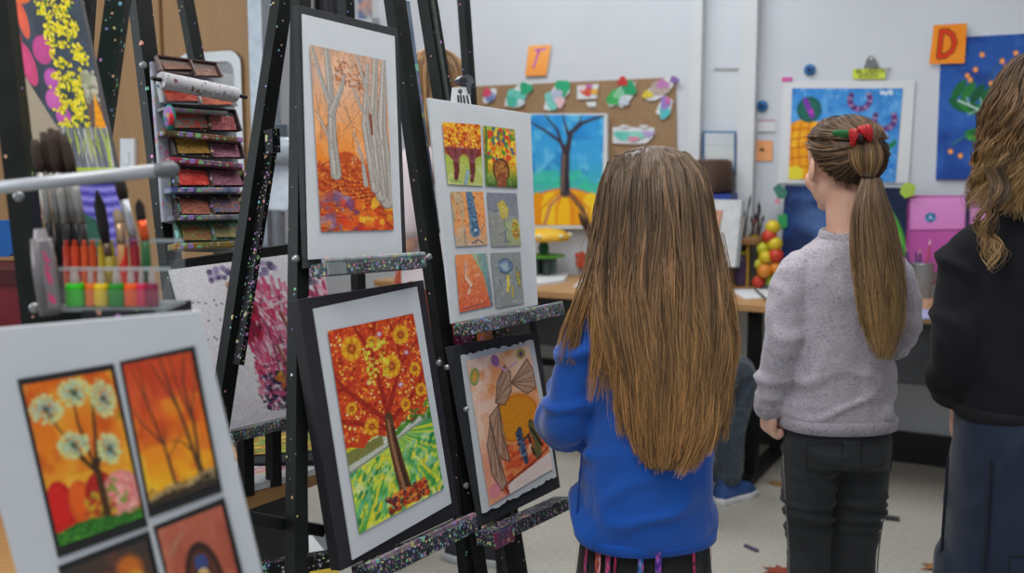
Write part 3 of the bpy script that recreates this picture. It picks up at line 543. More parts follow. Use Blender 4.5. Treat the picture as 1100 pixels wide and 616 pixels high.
# beige partition with a door and its window, far left
PT = Pl(at(282, 200, 3.3), WN)
PU = WU
pe = PT.hit(274, 200); pu = np.dot(pe - W0, WU); pd = np.dot(pe - W0, WN)
du = np.dot(PT.hit(176, 100) - W0, WU)
zt, zb_ = PT.hit(240, 60)[2], PT.hit(240, 205)[2]; u0w, u1w = np.dot(PT.hit(196, 120) - W0, WU), np.dot(PT.hit(258, 120) - W0, WU)
g = wbox(pu - 2.4, du - .01, pd - .06, pd, 0, CEIL); struct('wall_partition', g, m_beige)
g = wbox(du, u0w, pd - .055, pd - .008, 0, 2.15)
for a in ((u1w, pu, 0, 2.15), (u0w, u1w, 0, zb_), (u0w, u1w, zt, 2.15)):
    h = wbox(a[0], a[1], pd - .055, pd - .008, a[2], a[3]); g.add(h.V, h.F)
door = struct('door_1', g, m_beige); 
def rrect(u0, u1, z0, z1, r, d, n=6):
    P = []
    for cu, cz, a0 in ((u1 - r, z1 - r, 0), (u0 + r, z1 - r, 90), (u0 + r, z0 + r, 180), (u1 - r, z0 + r, 270)):
        for k in range(n + 1): a = math.radians(a0 + 90 * k / n); P.append(wp(cu + r * math.cos(a), d, cz + r * math.sin(a)))
    return P
g = G(); A = rrect(u0w - .012, u1w + .012, zb_ - .015, zt + .015, .05, pd + .004); B = rrect(u0w + .018, u1w - .018, zb_ + .018, zt - .018, .035, pd + .004); k = len(A)
g.add(A + B + [p - WN * .05 for p in B], [(i, (i + 1) % k, k + (i + 1) % k, k + i) for i in range(k)] + [(k + i, k + (i + 1) % k, 2 * k + (i + 1) % k, 2 * k + i) for i in range(k)])
g.mk('door_window_frame', m_white, door, kind='structure')
g = G(); g.add(rrect(u0w + .015, u1w - .015, zb_ + .015, zt - .015, .035, pd - .03), [tuple(range(k))]); g.mk('door_window_glass', pm('clear_glass', 'e8f4ff', .05, trans=.9, alpha=.35), door, kind='structure')
struct('trim_3', wbox(pu, pu + .055, pd - .07, pd + .01, 0, CEIL), m_alu)
h = wbox(du, pu, pd - .06, pd, 2.15, CEIL); struct('wall_above_door', h, m_beige)
g = G(); q = PT.quad([(129, 149), (144, 149), (144, 189), (129, 189)], .012); g.slab(q, .012, WN); sw = g.mk('light_switch', m_white, label='white rectangular switch plate on the beige partition', cat='switch')
g = G(); c0 = PT.hit(136, 169, .014); g.box(c0, WU * .012, WN * .004, UP * .02); g.mk('rocker', pm('switch_white', 'dfe3e4', .35), sw)
# window high on the back wall, seen over the easel
q = wq(378, -60, 406, 26, .01); g = G()
wu0, wu1 = np.dot(q[0] - W0, WU), np.dot(q[1] - W0, WU); wz0, wz1 = q[2][2], q[0][2]
for a in ((wu0, wu0 + .03, wz0, wz1), (wu1 - .03, wu1, wz0, wz1), (wu0, wu1, wz0, wz0 + .03), (wu0, wu1, wz1 - .03, wz1), (wu0, wu1, wz0 + .25, wz0 + .27)):
    h = wbox(a[0], a[1], 0, .03, a[2], a[3]); g.add(h.V, h.F)
win = struct('window_1', g, m_white)
cw = Cv(30, 50, .5, '7a9ac8', 31); cw.grad([(0, '6a90c8'), (.6, '9ab4d8'), (.75, 'd8a89a'), (1, 'b8c4d4')]); cw.wash('4a6a9a', 3, 6, .5, .7, .8)
cw.lay('window_pane', [wp(wu0, .008, wz1), wp(wu1, .008, wz1), wp(wu1, .008, wz0), wp(wu0, .008, wz0)], win, attr_mat('pane_gloss', .2, 0, .6), kind='structure')
# black striped cloth hanging beside that window
q = WALL.quad([(336, -60), (379, -60), (381, 30), (338, 24)], .05); cc = Cv(40, 60, .6, '15161a', 32)
for k in range(16): x = cc.r.uniform(.05, .6); cc.line([(x, 0), (x + .05, 1)], .012, ['8a8c94', '4a4c55'][k % 2], amt=.7)
for k in range(12): x = cc.r.uniform(.65, .95); cc.line([(x, .4 + cc.r.uniform(0, .3)), (x + cc.r.uniform(-.1, .1), 1)], .03, ['b0b0b4', '80828a'][k % 2], amt=.8)
cc.lay('hanging_cloth', q, label='black cloth with thin white streaks hanging above the autumn forest picture', cat='cloth')
# ------------------------------------------------------------------ wall pictures and notes
def card(name, cv, q, n, label, cat, group=None, th=.002, rim=None, mat=None):
    """a flat sheet with its painted face"""
    g = G().slab([V3(p) for p in q], th, n); o = g.mk(name, mat or m_paper, label=label, cat=cat, group=group)
    cv.lay('painted_face', [V3(p) + n * .0008 for p in (rim or q)], o); return o
m_paper = pm('white_paper', 'd9dcde', .8, 'd2d5d8', 40); m_card = pm('mount_board', 'c9ced3', .8, 'c3c8cd', 20); m_blackcard = pm('black_card', '24272a', .75, '2c2f33', 30)
q = WALL.quad([(440, 96), (725, 83), (728, 238), (440, 238)], .012)
g = G().slab(q, .012, WN); cork = g.mk('corkboard', pm('brown_cork', '9a7d5e', .85, '8e7254', 60, .2), label='brown corkboard on the back wall hung with paper cutouts', cat='board')
card('painting', art_pumpkin(), wq(569, 122, 652, 246, .045), WN, 'painting of a bare tree growing from a pumpkin, in front of the corkboard', 'painting', th=.02, rim=WALL.quad([(570, 123), (649, 124), (646, 242), (568, 242)], .046))
card('letter_note', art_note('T'), WALL.quad([(568, 49), (592, 48), (587, 81), (564, 82)], .012), WN, 'small orange note with a purple T shape, above the corkboard', 'note')
def blob(name, pts, cols, label, sd, off=.02, asp=1.0, group='paper cutouts on the corkboard', cat='cutout'):
    """a cut-out paper shape painted in blotches; pts are outline points on the wall"""
    C = [WALL.hit(x, y, off) for x, y in pts]; g = G().prism(C, WN, .003); o = g.mk(name, m_paper, label=label, cat=cat, group=group)
    xs = [p[0] for p in pts]; ys = [p[1] for p in pts]; x0, x1, y0, y1 = min(xs), max(xs), min(ys), max(ys)
    cx, cy = (x0 + x1) / 2, (y0 + y1) / 2; r = np.random.default_rng(sd)
    for k, (fx, fy, s, cc) in enumerate(cols):
        P = []; 
        for j in range(14):
            a = j * 2 * math.pi / 14; rr = 1 + .18 * math.sin(3 * a + sd)
            P.append(WALL.hit(x0 + fx * (x1 - x0) + math.cos(a) * rr * s * (x1 - x0), y0 + fy * (y1 - y0) + math.sin(a) * rr * s * (y1 - y0), off + .002 + .0008 * k))
        G().prism(P, WN, .0015).mk('paint_patch', pm('patch_' + cc, cc, .7), o)
    return o
def ov(cx, cy, rx, ry, rot=0, n=14, k=0.0):
    return [(cx + math.cos(a) * rx * (1 + k * math.cos(2 * a)) * math.cos(rot) - math.sin(a) * ry * math.sin(rot), cy + math.cos(a) * rx * math.sin(rot) + math.sin(a) * ry * math.cos(rot)) for a in [2 * math.pi * j / n for j in range(n)]]
blob('paper_cutout', ov(526, 103, 10, 5, -.9), [(.5, .5, .38, '8a98c4'), (.3, .28, .3, 'd84a6a'), (.55, .7, .2, '7080b8')], 'small lilac cutout with a red head, first on the corkboard', 1)
blob('paper_cutout', [(542, 114), (543, 106), (550, 97), (558, 90), (566, 88), (571, 91), (570, 97), (565, 104), (560, 110), (558, 115), (550, 116)], [(.4, .6, .33, '6ac8b8'), (.78, .25, .24, '2aa87a'), (.25, .72, .2, '4ab8a0'), (.6, .8, .14, 'd0d8e4')], 'teal and green slipper-shaped cutout leaning beside the lilac one', 2)
blob('paper_cutout', [(584, 117), (586, 108), (592, 98), (598, 89), (606, 86), (612, 91), (612, 99), (606, 106), (602, 113), (596, 117), (590, 119)], [(.35, .65, .3, '7accc0'), (.72, .25, .28, '2fae7c'), (.5, .5, .22, 'b8c4d8'), (.62, .72, .18, 'e8c0c8')], 'taller green and pale pink slipper-shaped cutout left of the red and yellow card', 3)
blob('paper_cutout', [(620, 92), (643, 90), (641, 106), (620, 107)], [(.45, .5, .28, 'd85a4a'), (.8, .5, .17, 'eeb03a'), (.25, .3, .15, 'e8d0d0'), (.55, .15, .15, 'c870b0')], 'white rectangular card with red and yellow paint on the corkboard', 4)
blob('paper_cutout', [(629, 110), (640, 109), (640, 115), (632, 115)], [(.5, .5, .3, 'e4e6e8')], 'tiny blank white paper scrap under the red and yellow card', 5)
blob('paper_cutout', [(651, 110), (653, 103), (660, 98), (667, 92), (676, 86), (682, 89), (683, 98), (678, 106), (668, 116), (662, 113), (655, 115)], [(.3, .65, .28, '3fae5a'), (.75, .3, .27, '2a9e6a'), (.45, .5, .2, '8ac8a0'), (.6, .75, .18, 'c8d0e0'), (.55, .05, .17, 'c83a3a')], 'green leaf-shaped cutout topped by a red ball', 6)
blob('paper_cutout', [(690, 103), (697, 96), (706, 88), (716, 83), (726, 84), (722, 94), (714, 102), (704, 108), (695, 108)], [(.5, .5, .3, 'b8a8a0'), (.15, .75, .16, 'e0c83a'), (.6, .3, .2, 'c080b8'), (.95, .1, .14, '8a6ab0')], 'mauve and tan feather-shaped cutout with yellow tip', 7)
blob('paper_cutout', [(704, 121), (709, 110), (715, 103), (723, 108), (720, 120), (714, 128)], [(.5, .7, .3, '5ac0c8'), (.55, .3, .28, '9a80c8'), (.7, .2, .15, 'd070b0')], 'turquoise and violet four-sided cutout, lowest at the corkboard corner', 8)
blob('paper_cutout', [(658, 137), (668, 136), (684, 137), (700, 137), (703, 138), (701, 148), (694, 154), (684, 155), (658, 154)], [(.28, .5, .26, '6accc0'), (.6, .5, .24, '8ad4c4'), (.85, .4, .16, 'b8a8dc'), (.5, .7, .14, 'e090b0'), (.28, 0, .1, 'd8d8dc'), (.74, 0, .1, 'd8d8dc')], 'pale aqua half-round cutout fixed with two white tabs', 9)
# white framed panel between the pilasters
q = wq(755, 141, 790, 187, .02); cm = Cv(40, 50, .75, 'b8bec2', 33); cm.grad([(0, 'a8b0b8'), (.5, 'b4b8b6'), (1, 'aab0b4')]); cm.ell(.33, .9, .12, .14, 'b0a878'); cm.ell(.78, .85, .08, .12, 'c8b8b0'); cm.ell(.78, .72, .06, .04, 'd8803a'); cm.line([(0, .3), (1, .32)], .02, '98a0a8')
g = G().slab(q, .012, WN); mir = g.mk('mirror', pm('blue_rim', '4a7ca8', .5), label='small blue-rimmed mirror between the two white pilasters', cat='mirror')
cm.lay('mirror_face', WALL.quad([(757, 143), (788.5, 143), (788.5, 186), (757, 186)], .0215), mir, attr_mat('mirror_gloss', .15, 0, .6))
g = G().slab(wq(767, 73, 793, 76, .004), .003, WN); g.mk('wall_strip', pm('strip_grey', 'a4a7a8', .6), label='thin grey strip with dark marks high between the pilasters', cat='strip')
for k, (x, y, lb) in enumerate(((870, 75, 'blue round magnet above the big blue poster'), (819, 114, 'blue round magnet beside the pilaster, above the orange note'))):
    c0 = WALL.hit(x, y, .004); g = G().lathe(c0, [(.0235, -.004), (.0235, .008), (.019, .013), (.012, .014)], 24, WN); o = g.mk('magnet', pm('magnet_blue', '1f6aa8', .35), label=lb, cat='magnet', group='blue wall magnets')
    G().ball(c0 + WN * .013, (.011, .011, .008), 12, 8).mk('centre_dot', pm('navy_dot', '14284a', .3), o)
g = G().slab(wq(811, 129, 833, 142, .004), .002, WN); o = g.mk('paper_strip', m_paper, label='white strip of paper with pink upper edge above the orange note', cat='paper')
G().slab(wq(811, 129, 833, 130.2, .006), .001, WN).mk('pink_edge', pm('pink_line', 'c87a9a', .7), o); G().slab(wq(811, 141.2, 833, 142.2, .006), .001, WN).mk('grey_edge', pm('grey_line', '9a9ca0', .7), o)
card('sticky_note', art_note('dot'), wq(810, 151, 830, 173, .006), WN, 'orange square note with a black dot beside the pilaster', 'note')
q = WALL.quad([(841, 87), (983, 86), (976, 197), (836, 197)], .008); card('poster', art_blueman(), q, WN, 'white-bordered blue poster with purple wreaths and a yellow honeycomb figure', 'poster', rim=WALL.quad([(851, 95), (970, 95), (962, 196), (847, 193)], .009))
g = G().slab(WALL.quad([(840, 83), (851, 83), (851, 87), (840, 88)], .012), .002, WN); g.mk('tape_piece', pm('pink_tape', 'd85aa8', .6), label='pink tape tab on the top corner of the blue poster', cat='tape')
q = wq(916, 74, 951, 85, .014); lb = card('label_note', art_note('lime'), q, WN, 'lime sticky label with two handwritten lines above the blue poster', 'label')
for tx, (x, y), s in (('BL.UEBOOF', (919, 79), .027), ('EVKEN', (922, 84), .025)):
    cu = bpy.data.curves.new('txt', 'FONT'); cu.body = tx; cu.size = s; cu.shear = .15; tmp = bpy.data.objects.new('txt', cu); COL.objects.link(tmp)
    dg = bpy.context.evaluated_depsgraph_get(); me = tmp.evaluated_get(dg).to_mesh(); p0 = WALL.hit(x, y, .0165)
    X = [p0 + WU * v.co.x + UP * v.co.y for v in me.vertices]; F = [tuple(p.vertices) for p in me.polygons]
    bpy.data.objects.remove(tmp); bpy.data.curves.remove(cu)
    mk('handwriting', X, F, pm('ink', '4a4f3a', .7), lb)
P = [(927.5, 74), (931, 64), (934, 60), (937, 60), (940, 64), (944.5, 74)]; g = G().prism([WALL.hit(x, y, .012) for x, y in P], WN, .006); o = g.mk('binder_clip', pm('clip_grey', '6e6f70', .4, metal=.3), label='grey triangular clip above the lime label', cat='clip')
G().lathe(WALL.hit(936, 63, .014), [(.006, 0), (.006, .003)], 12, WN).mk('eyelet', m_white, o)
card('letter_note', art_note('D'), WALL.quad([(1003, 27), (1039, 25), (1036, 68), (998, 69)], .03), WN, 'orange square note with a big red letter D on the blue leaf painting', 'note')
card('painting', art_leaf(), WALL.quad([(1011, 41), (1120, 35), (1116, 194), (1005, 193)], .015), WN, 'dark blue painting of green leaves and orange berries at the wall', 'painting', th=.02)
card('painting', art_night(), WALL.quad([(843, 199), (975, 202), (971, 300), (838, 302)], .12), WN, 'navy night painting with yellow star and green leaf, propped below the blue poster', 'painting', th=.015, mat=pm('navy_board', '2a3f70', .7))
for k, (pts, cc, lb) in enumerate((([(830, 202), (837, 197), (846, 206), (844, 213), (836, 214)], '3f7a6a', 'dark green tape piece at the top corner of the night painting'), ([(835, 231), (845, 230), (846, 244), (837, 247)], '2f9a5a', 'bright green tape piece on the side of the night painting'), ([(968, 200), (975, 196), (984, 199), (982, 210), (972, 213), (967, 208)], 'a8c84a', 'crumpled lime tape at the other top corner of the night painting'), ([(832, 214), (838, 213), (838, 219), (833, 219)], 'd890a8', 'small pink paper dot beside the dark green tape'))):
    G().prism([WALL.hit(x, y, .13) for x, y in pts], WN, .003).mk('tape_piece', pm('tape_' + cc, cc, .6), label=lb, cat='tape', group='tape pieces round the night painting')
# magenta panel with two pink notes
m_mag = pm('magenta_card', 'b84fa4', .6, 'c05cac', 5)
g = G().slab(WALL.quad([(974, 210), (1110, 211), (1110, 294), (970, 292)], .1), .01, WN); g.mk('display_panel', m_mag, label='magenta display panel standing on the table behind the metal pencil cup', cat='panel')
card('pink_note', art_note('flower'), WALL.quad([(978, 213), (1038, 212), (1036, 246), (977, 247)], .105), WN, 'wide pink note with a blue flower on the magenta panel', 'note')
card('pink_note', art_note('plain'), WALL.quad([(1042, 213), (1078, 212), (1078, 249), (1042, 250)], .105), WN, 'narrow plain pink note beside the flower note', 'note')
g = G().beam(WALL.hit(1040, 206, .12), WALL.hit(1039, 250, .12), .006, WU, .004, WN); g.mk('pen', pm('navy_plastic', '2a2c50', .4), label='dark pen clipped between the two pink notes', cat='pen')
# ------------------------------------------------------------------ the long table at the wall
TZ = .72
fr = [onz(x, y, TZ) for x, y in ((470, 303), (560, 308), (1005, 343), (1130, 352))]
fd = [np.dot(p - W0, WN) for p in fr]; fu = [np.dot(p - W0, WU) for p in fr]
FD = float(np.median(fd)); U0 = fu[0] - .3; U1 = 1.35
m_top = pm('maple_top', 'b58a5c', .4, 'c0966a', 8, .02, stretch=(3, 14, 14))
g = wbox(U0, U1, .03, FD, TZ - .03, TZ); tb = root('work_table', wp((U0 + U1) / 2, FD / 2, 0), 'long maple-topped work table with black legs along the back wall', 'table')
bevel(g.mk('tabletop', m_top, tb), .004)
lu = np.dot(onz(811, 338, TZ - .05) - W0, WU)
zl = onz(560, 380, .5)
h = wbox(U0, lu - .5, FD - .06, FD - .045, TZ - .24, TZ - .03); h.mk('modesty_panel', m_dark, tb)
h = wbox(lu + .05, U1, FD - .06, FD - .045, TZ - .26, TZ - .03); h.mk('modesty_panel', m_dark, tb)
for uu in (lu, lu - 1.55, lu + 1.15):
    ld = FD - .09
    a, b = wp(uu, ld, .04), wp(uu, ld, TZ - .03); lg = G().beam(a, b, .022, WU, .03, WN).mk('leg', m_black, tb)
    G().beam(wp(uu, ld + .1, .022), wp(uu, .12, .022), .024, WU, .02, UP).mk('foot_bar', m_black, lg)
    G().beam(wp(uu, .2, .04), wp(uu, .2, .3), .018, WU, .018, WN).mk('rear_post', m_black, lg)
    G().lathe(wp(uu, ld + .1, 0), [(.03, 0), (.03, .03), (.02, .036)], 16).mk('glide', m_black, lg)
h = wbox(lu - 1.5, lu, FD - .22, FD - .19, .36, .39); h.mk('stretcher', m_black, tb)
def tpos(px, d):      # on the table top, d out from the wall, in line with column px
    r = ray(px, 300); k = np.dot(W0 + WN * d - EYE, WN) / np.dot(r, WN); p = EYE + r * k; return V3(p[0], p[1], TZ)
TT = lambda x, y, dz=.001: onz(x, y, TZ + dz)
def sheet(name, px, label, cv=None, cat='paper', th=.004, mat=None):
    q = [onz(x, y, TZ + th) for x, y in px]; g = G().slab(q, th, UP); o = g.mk(name, mat or m_paper, label=label, cat=cat)
    if cv: cv.lay('painted_face', [p + UP * .0008 for p in q], o)
    return o
sheet('paper_stack', [(560, 293), (612, 292), (606, 301), (560, 307)], 'loose white sheets on the table below the pumpkin painting', th=.012)
sheet('drawing_paper', [(622, 302), (650, 299), (655, 306), (616, 308)], 'small white sheet on the table beside the girl in blue', th=.003)
sheet('drawing_paper', [(786, 312), (832, 303), (850, 318), (800, 321)], 'white sheet under a black pen near the fruit', th=.004)
sheet('drawing_paper', [(976, 331), (1002, 333), (1012, 341), (990, 342)], 'lavender paper on the table edge beside the pencil cup', th=.006, mat=pm('lilac_paper', 'a8a8cc', .8))
sheet('painted_sheet', [(965, 318), (1004, 320), (996, 329), (962, 327)], 'peach painted sheet lying in front of the pencil cup', th=.003, mat=pm('peach_paper', 'c8987a', .8))
a, b = TT(810, 310, .012), TT(829, 326, .02); G().tube([a, b], [.003, .004], 8).mk('pen', m_black, label='black pen lying on the white sheet by the grey sweater sleeve', cat='pen')
# metal pencil cup
c0 = tpos(990, .18); m_tin = pm('brushed_tin', '8c9296', .35, '9aa0a4', 50, metal=.7)
hh = .14; o = G().lathe(c0, [(.04, 0), (.041, .003), (.045, hh), (.0435, hh), (.039, .006), (.002, .005)], 28).mk('pencil_cup', m_tin, smooth=False, label='grey metal pencil cup holding coloured pencils on the table', cat='cup')
G().lathe(c0, [(.0462, hh - .006), (.0475, hh - .003), (.0462, hh + .001)], 28).mk('rim', m_tin, o)
for k, (dx, dy, hx, L, cc, tp) in enumerate(((-.022, .0, -.012, .178, '2a4a78', 'c8a070'), (-.008, .01, -.004, .15, '3a4a70', '1a2a50'), (.004, -.005, .004, .2, 'c8506a', 'e0c8d0'), (.012, .012, .006, .165, 'c86a5a', 'd8b090'), (.022, 0, .03, .175, 'b84a4a', 'd8a070'), (-.016, -.012, -.02, .15, '2f5a8a', '1a3050'), (.0, .018, .0, .158, '3a3a60', 'c8a070'), (-.028, .012, -.03, .148, 'a86a3a', 'd8b890'))):
    b0 = c0 + V3(dx * .6, dy * .6, .008); L += .03; t0 = b0 + unit(V3(hx * 4, dy, .17)) * L
    p = G().tube([b0, b0 + (t0 - b0) * .9], .0042, 6).mk('pencil', pm('pencil_' + cc, cc, .4), label=['slate blue pencil at the edge of the metal cup', 'dark blue pencil at the back of the cup', 'tall pink pencil with white tip in the cup', 'salmon pencil behind the pink one', 'red pencil leaning out of the cup', 'bright blue pencil at the front of the cup', 'violet pencil in the middle of the cup', 'brown pencil at the outer rim of the cup'][k], cat='pencil', group='pencils in the metal cup')
    G().tube([b0 + (t0 - b0) * .9, t0], [.0042, .0006], 6).mk('tip', pm('tip_' + tp, tp, .5), p)
# white framed picture standing on the table
PF = Pl(tpos(775, .33), unit(WN + UP * .12 + WU * .25))
q = PF.quad([(753, 214), (797, 215), (790, 287), (745, 288)]); n = PF.n
o = root('framed_picture', tpos(772, .33), 'white framed picture of a bare arm shape standing on the table', 'picture')
G().slab(q, .02, n).mk('frame', pm('frame_white', 'd4d9dd', .5), o); G().slab(PF.quad([(797, 215), (800, 217), (794, 287), (790, 287)], -.004), .016, n).mk('frame_edge', pm('frame_grey', '8f979c', .5), o)
cp = Cv(40, 60, .6, '9a9490', 34); cp.grad([(0, 'a09a94'), (1, '8a8884')]); cp.line([(.7, 0), (.6, .5), (.5, 1)], .35, 'b8826a'); cp.line([(.85, 0), (.75, .5)], .08, 'd0a088'); cp.lay('artwork', PF.quad([(753, 226), (777, 226), (769, 277), (745, 277)], .001), o)
G().beam(PF.hit(772, 240, -.02), tpos(773, .24), .01, WU, .004, n).mk('strut', m_white, o)
# brown woven basket on a blue box behind the frame
bx = tpos(763, .11); g = G().box(bx + UP * .2, WU * .1, WN * .07, UP * .2); g.mk('storage_box', pm('blue_plastic', '2444a0', .4), label='blue box behind the white framed picture', cat='box')
bt = bx + UP * .4; prof = [(.06, 0), (.085, .01), (.095, .05), (.09, .1), (.08, .14), (.06, .15), (.02, .145)]
t = NT('wicker'); wv = t.n('TexWave', bands_direction='Z'); wv.inputs['Scale'].default_value = 28; wv.inputs['Distortion'].default_value = 3; tc = t.n('TexCoord'); t.l(tc.outputs['Object'], wv.inputs[0]); t.l(t.ramp(wv.outputs[0], [(.2, l4('2c1e18')), (.8, l4('6a4a3a'))]), t.b.inputs['Base Color']); t.bump(wv.outputs[0], .8, .01)
G().lathe(bt, prof, 28).mk('woven_basket', t.m, smooth=True, label='dark brown woven basket on the blue box', cat='basket')
# brush rack: wooden round shelf on a stand
cs = tpos(801, .16); m_wood = pm('turned_wood', '9a7448', .5, '86623c', 20)
zsh = at(800, 255, cs[1])[2]; ht = zsh - TZ
o = root('brush_stand', cs, 'round wooden brush stand with dark jars under its shelf', 'stand')
G().lathe(cs, [(.075, 0), (.075, .012), (.06, .016)], 24).mk('base', m_wood, o); G().lathe(cs + UP * ht, [(.05, -.03), (.08, -.025), (.085, -.005), (.08, .004), (.01, .004)], 28).mk('shelf', m_wood, o)
for k, a in enumerate((0.4, 2.5, 4.6)): G().tube([cs + V3(.055 * math.cos(a), .055 * math.sin(a), .01), cs + V3(.05 * math.cos(a), .05 * math.sin(a), ht - .02)], .008, 10).mk('post', pm('ochre_post', 'a8842c', .5), o)
for k, (dx, dy, r, h, cc, lb) in enumerate(((-.03, -.04, .026, .13, '3a2a4a', 'purple jar under the wooden brush shelf'), (.02, -.045, .024, .2, '2e2e26', 'tall dark jar under the wooden brush shelf'), (-.0, .03, .024, .16, '4a4a30', 'olive jar at the back under the brush shelf'))):
    j = G().lathe(cs + V3(dx, dy, .016), [(r * .9, 0), (r, .004), (r, h * .8), (r * .7, h * .92), (r * .7, h)], 20).mk('paint_jar', pm('jar_' + cc, cc, .35), label=lb, cat='jar')
    G().lathe(cs + V3(dx, dy, .016 + h), [(r * .75, 0), (r * .75, .014), (r * .1, .015)], 16).mk('lid', pm('lid_' + str(k), ['8a7a1c', 'a8901c', '6a6a60'][k], .4), j)
for k in range(11):
    a = k * 2.4; b0 = cs + V3(.05 * math.cos(a), .05 * math.sin(a), ht + .004); tp = b0 + V3(.02 * math.cos(a * 1.7) + (.04 if k in (2, 7) else 0), .02 * math.sin(a), .09 + .1 * ((k * 37) % 10) / 10)
    cc = ['2a2624', '6a3028', '3a3a40', 'b83a30', '2e2a28', '4a4a4a', 'd8a82c', '2a2a30', '7a2a24', '3a3430', '5a4a3a'][k]
    hd = G().tube([b0, b0 + (tp - b0) * .7], [.005, .0035], 8).mk('paint_brush', pm('bh_' + cc, cc, .4), label=['black', 'dark red', 'slate', 'bright red', 'charcoal', 'mid grey', 'yellow', 'blue-black', 'wine red', 'umber', 'tan'][k] + ' handled brush standing on the round wooden shelf', cat='brush', group='brushes on the round stand')
    G().tube([b0 + (tp - b0) * .7, b0 + (tp - b0) * .85, tp], [.004, .006, .001], 8).mk('bristle', pm('bristle_dark', '1e1a18', .8), hd)
# net of fruit beside the night painting
fc = tpos(822, .19); fr_cols = [('d8c02c', 'yellow'), ('c8c83a', 'lime'), ('d8842c', 'orange'), ('c8402c', 'red'), ('8aa83a', 'green')]
fx = [(-.025, 0, .03, 3), (.03, .0, .03, 4), (0, -.02, .075, 2), (.035, .01, .085, 2), (-.03, .01, .1, 1), (.0, .0, .13, 0), (.035, .0, .14, 3), (-.015, .01, .165, 1), (.03, .0, .185, 0), (.01, 0, .215, 3), (.02, .005, .25, 0), (-.02, .02, .06, 0)]
for k, (dx, dy, dz, ci) in enumerate(fx):
    p = fc + WU * dx * 1.2 + WN * (-dy * 1.0) + UP * (dz * 1.05 + .002); r = .032
    f = G().ball(p, (r, r, r * .95), 18, 12).mk('toy_fruit', pm('fruit_' + fr_cols[ci][0], fr_cols[ci][0], .35), smooth=True, label=('%s fruit ball, %s in the pile by the night painting' % (fr_cols[ci][1], ['lowest at one side', 'lowest near the painting', 'second row front', 'second row near the painting', 'third row outer side', 'middle', 'middle near the painting', 'upper outer side', 'upper near the painting', 'just below the topmost', 'topmost', 'tucked at the back'][k])), cat='fruit', group='fruit balls piled beside the night painting')
    G().tube([p + UP * r * .9, p + UP * (r * 1.15)], [.003, .002], 6).mk('stalk', pm('stalk', '5a4a2a', .7), f)
# left end of the table: mushroom-like stand, red bow, tall grey box with brushes
c0 = tpos(584, .2); m_glass = pm('cup_glass', '8a9a90', .2, alpha=.75)
sc_ = 1.0; o = root('cake_stand', c0, 'green tiered stand with a yellow daisy top below the pumpkin painting', 'stand')
z1 = at(584, 274, c0[1])[2] - TZ; z2 = at(584, 258, c0[1])[2] - TZ
G().lathe(c0, [(.055, z1 - .012), (.1, z1 - .008), (.1, z1), (.02, z1 + .004)], 28).mk('lower_tier', pm('leaf_green', '5aa83a', .45), o)
G().lathe(c0, [(.02, z1), (.026, (z1 + z2) / 2), (.014, z2)], 16).mk('stem', pm('stem_green', '1f6a4a', .5), o)
g = G().lathe(c0, [(.04, z2 - .008), (.12, z2), (.125, z2 + .02), (.09, z2 + .045), (.03, z2 + .055)], 28); g.mk('upper_tier', pm('daisy_yellow', 'e0a828', .5, 'e8bc3a', 30), o, smooth=True)
for k in range(7):
    a = k * .9; G().ball(c0 + V3(.12 * math.cos(a), .12 * math.sin(a), z2 + .024), (.014, .014, .01), 10, 6).mk('daisy', pm('daisy_white', 'e8e2b8', .6), o)
for k, a in enumerate((.3, 1.9, 3.4, 5.0)): G().lathe(c0 + V3(.045 * math.cos(a), .045 * math.sin(a), 0), [(.018, 0), (.02, z1 - .014), (.01, z1 - .012)], 14).mk('support_cup', pm('cup_' + str(k % 2), ['6a7a78', '3a4a48'][k % 2], .3), o)
G().ball(c0 + V3(-.06, -.05, z1 + .012), (.028, .02, .012), 12, 8).mk('yellow_flower', pm('soft_yellow', 'd8d04a', .6), o)
g = G().prism([WALL.hit(x, y, .02) for x, y in [(617, 273), (625, 270), (630, 274), (636, 272), (646, 268), (647, 280), (638, 279), (632, 278), (631, 286), (624, 289), (618, 285), (619, 279)]], WN, .006); o = g.mk('paper_bow', pm('red_paper', 'c8503c', .7), label='red paper bow on the wall under the pumpkin painting', cat='bow')
G().lathe(WALL.hit(630, 276, .02), [(.012, 0), (.012, .005)], 12, WN).mk('knot', pm('dark_red', 'a83a2c', .7), o)
cb = tpos(655, .2); zt_ = at(652, 241, cb[1])[2] - TZ
o = root('utensil_box', cb, 'tall dark grey box holding brushes, behind the girl in blue', 'box'); mg = pm('slate_box', '4a5452', .6, '545e5c', 20)
for s in (-1, 1): G().box(cb + WU * .05 * s + UP * zt_ / 2, WU * .004, WN * .05, UP * zt_ / 2).mk('side_panel', mg, o)
for s in (-1, 1): G().box(cb + WN * .046 * s + UP * zt_ / 2, WU * .046, WN * .004, UP * zt_ / 2).mk('wide_panel', mg, o)
G().box(cb + UP * .004, WU * .046, WN * .042, UP * .004).mk('base', mg, o)
for k, (dx, tx, ty) in enumerate(((-.02, 622, 229), (-.005, 629, 234), (.015, 640, 222))):
    b0 = cb + WU * dx + UP * .012; tp = at(tx, ty, cb[1] - .02); hd = G().tube([b0, b0 + (tp - b0) * .75], [.006, .005], 8).mk('paint_brush', pm('brown_handle', '6a4a34', .5), label=['long brown brush leaning furthest out of the grey box', 'second brown brush leaning from the grey box', 'upright brown brush in the grey box'][k], cat='brush', group='brushes in the grey box')
    G().tube([b0 + (tp - b0) * .75, b0 + (tp - b0) * .86, tp], [.006, .013, .004], 8).mk('bristle', pm('bristle_brown', '4a3228', .8), hd)
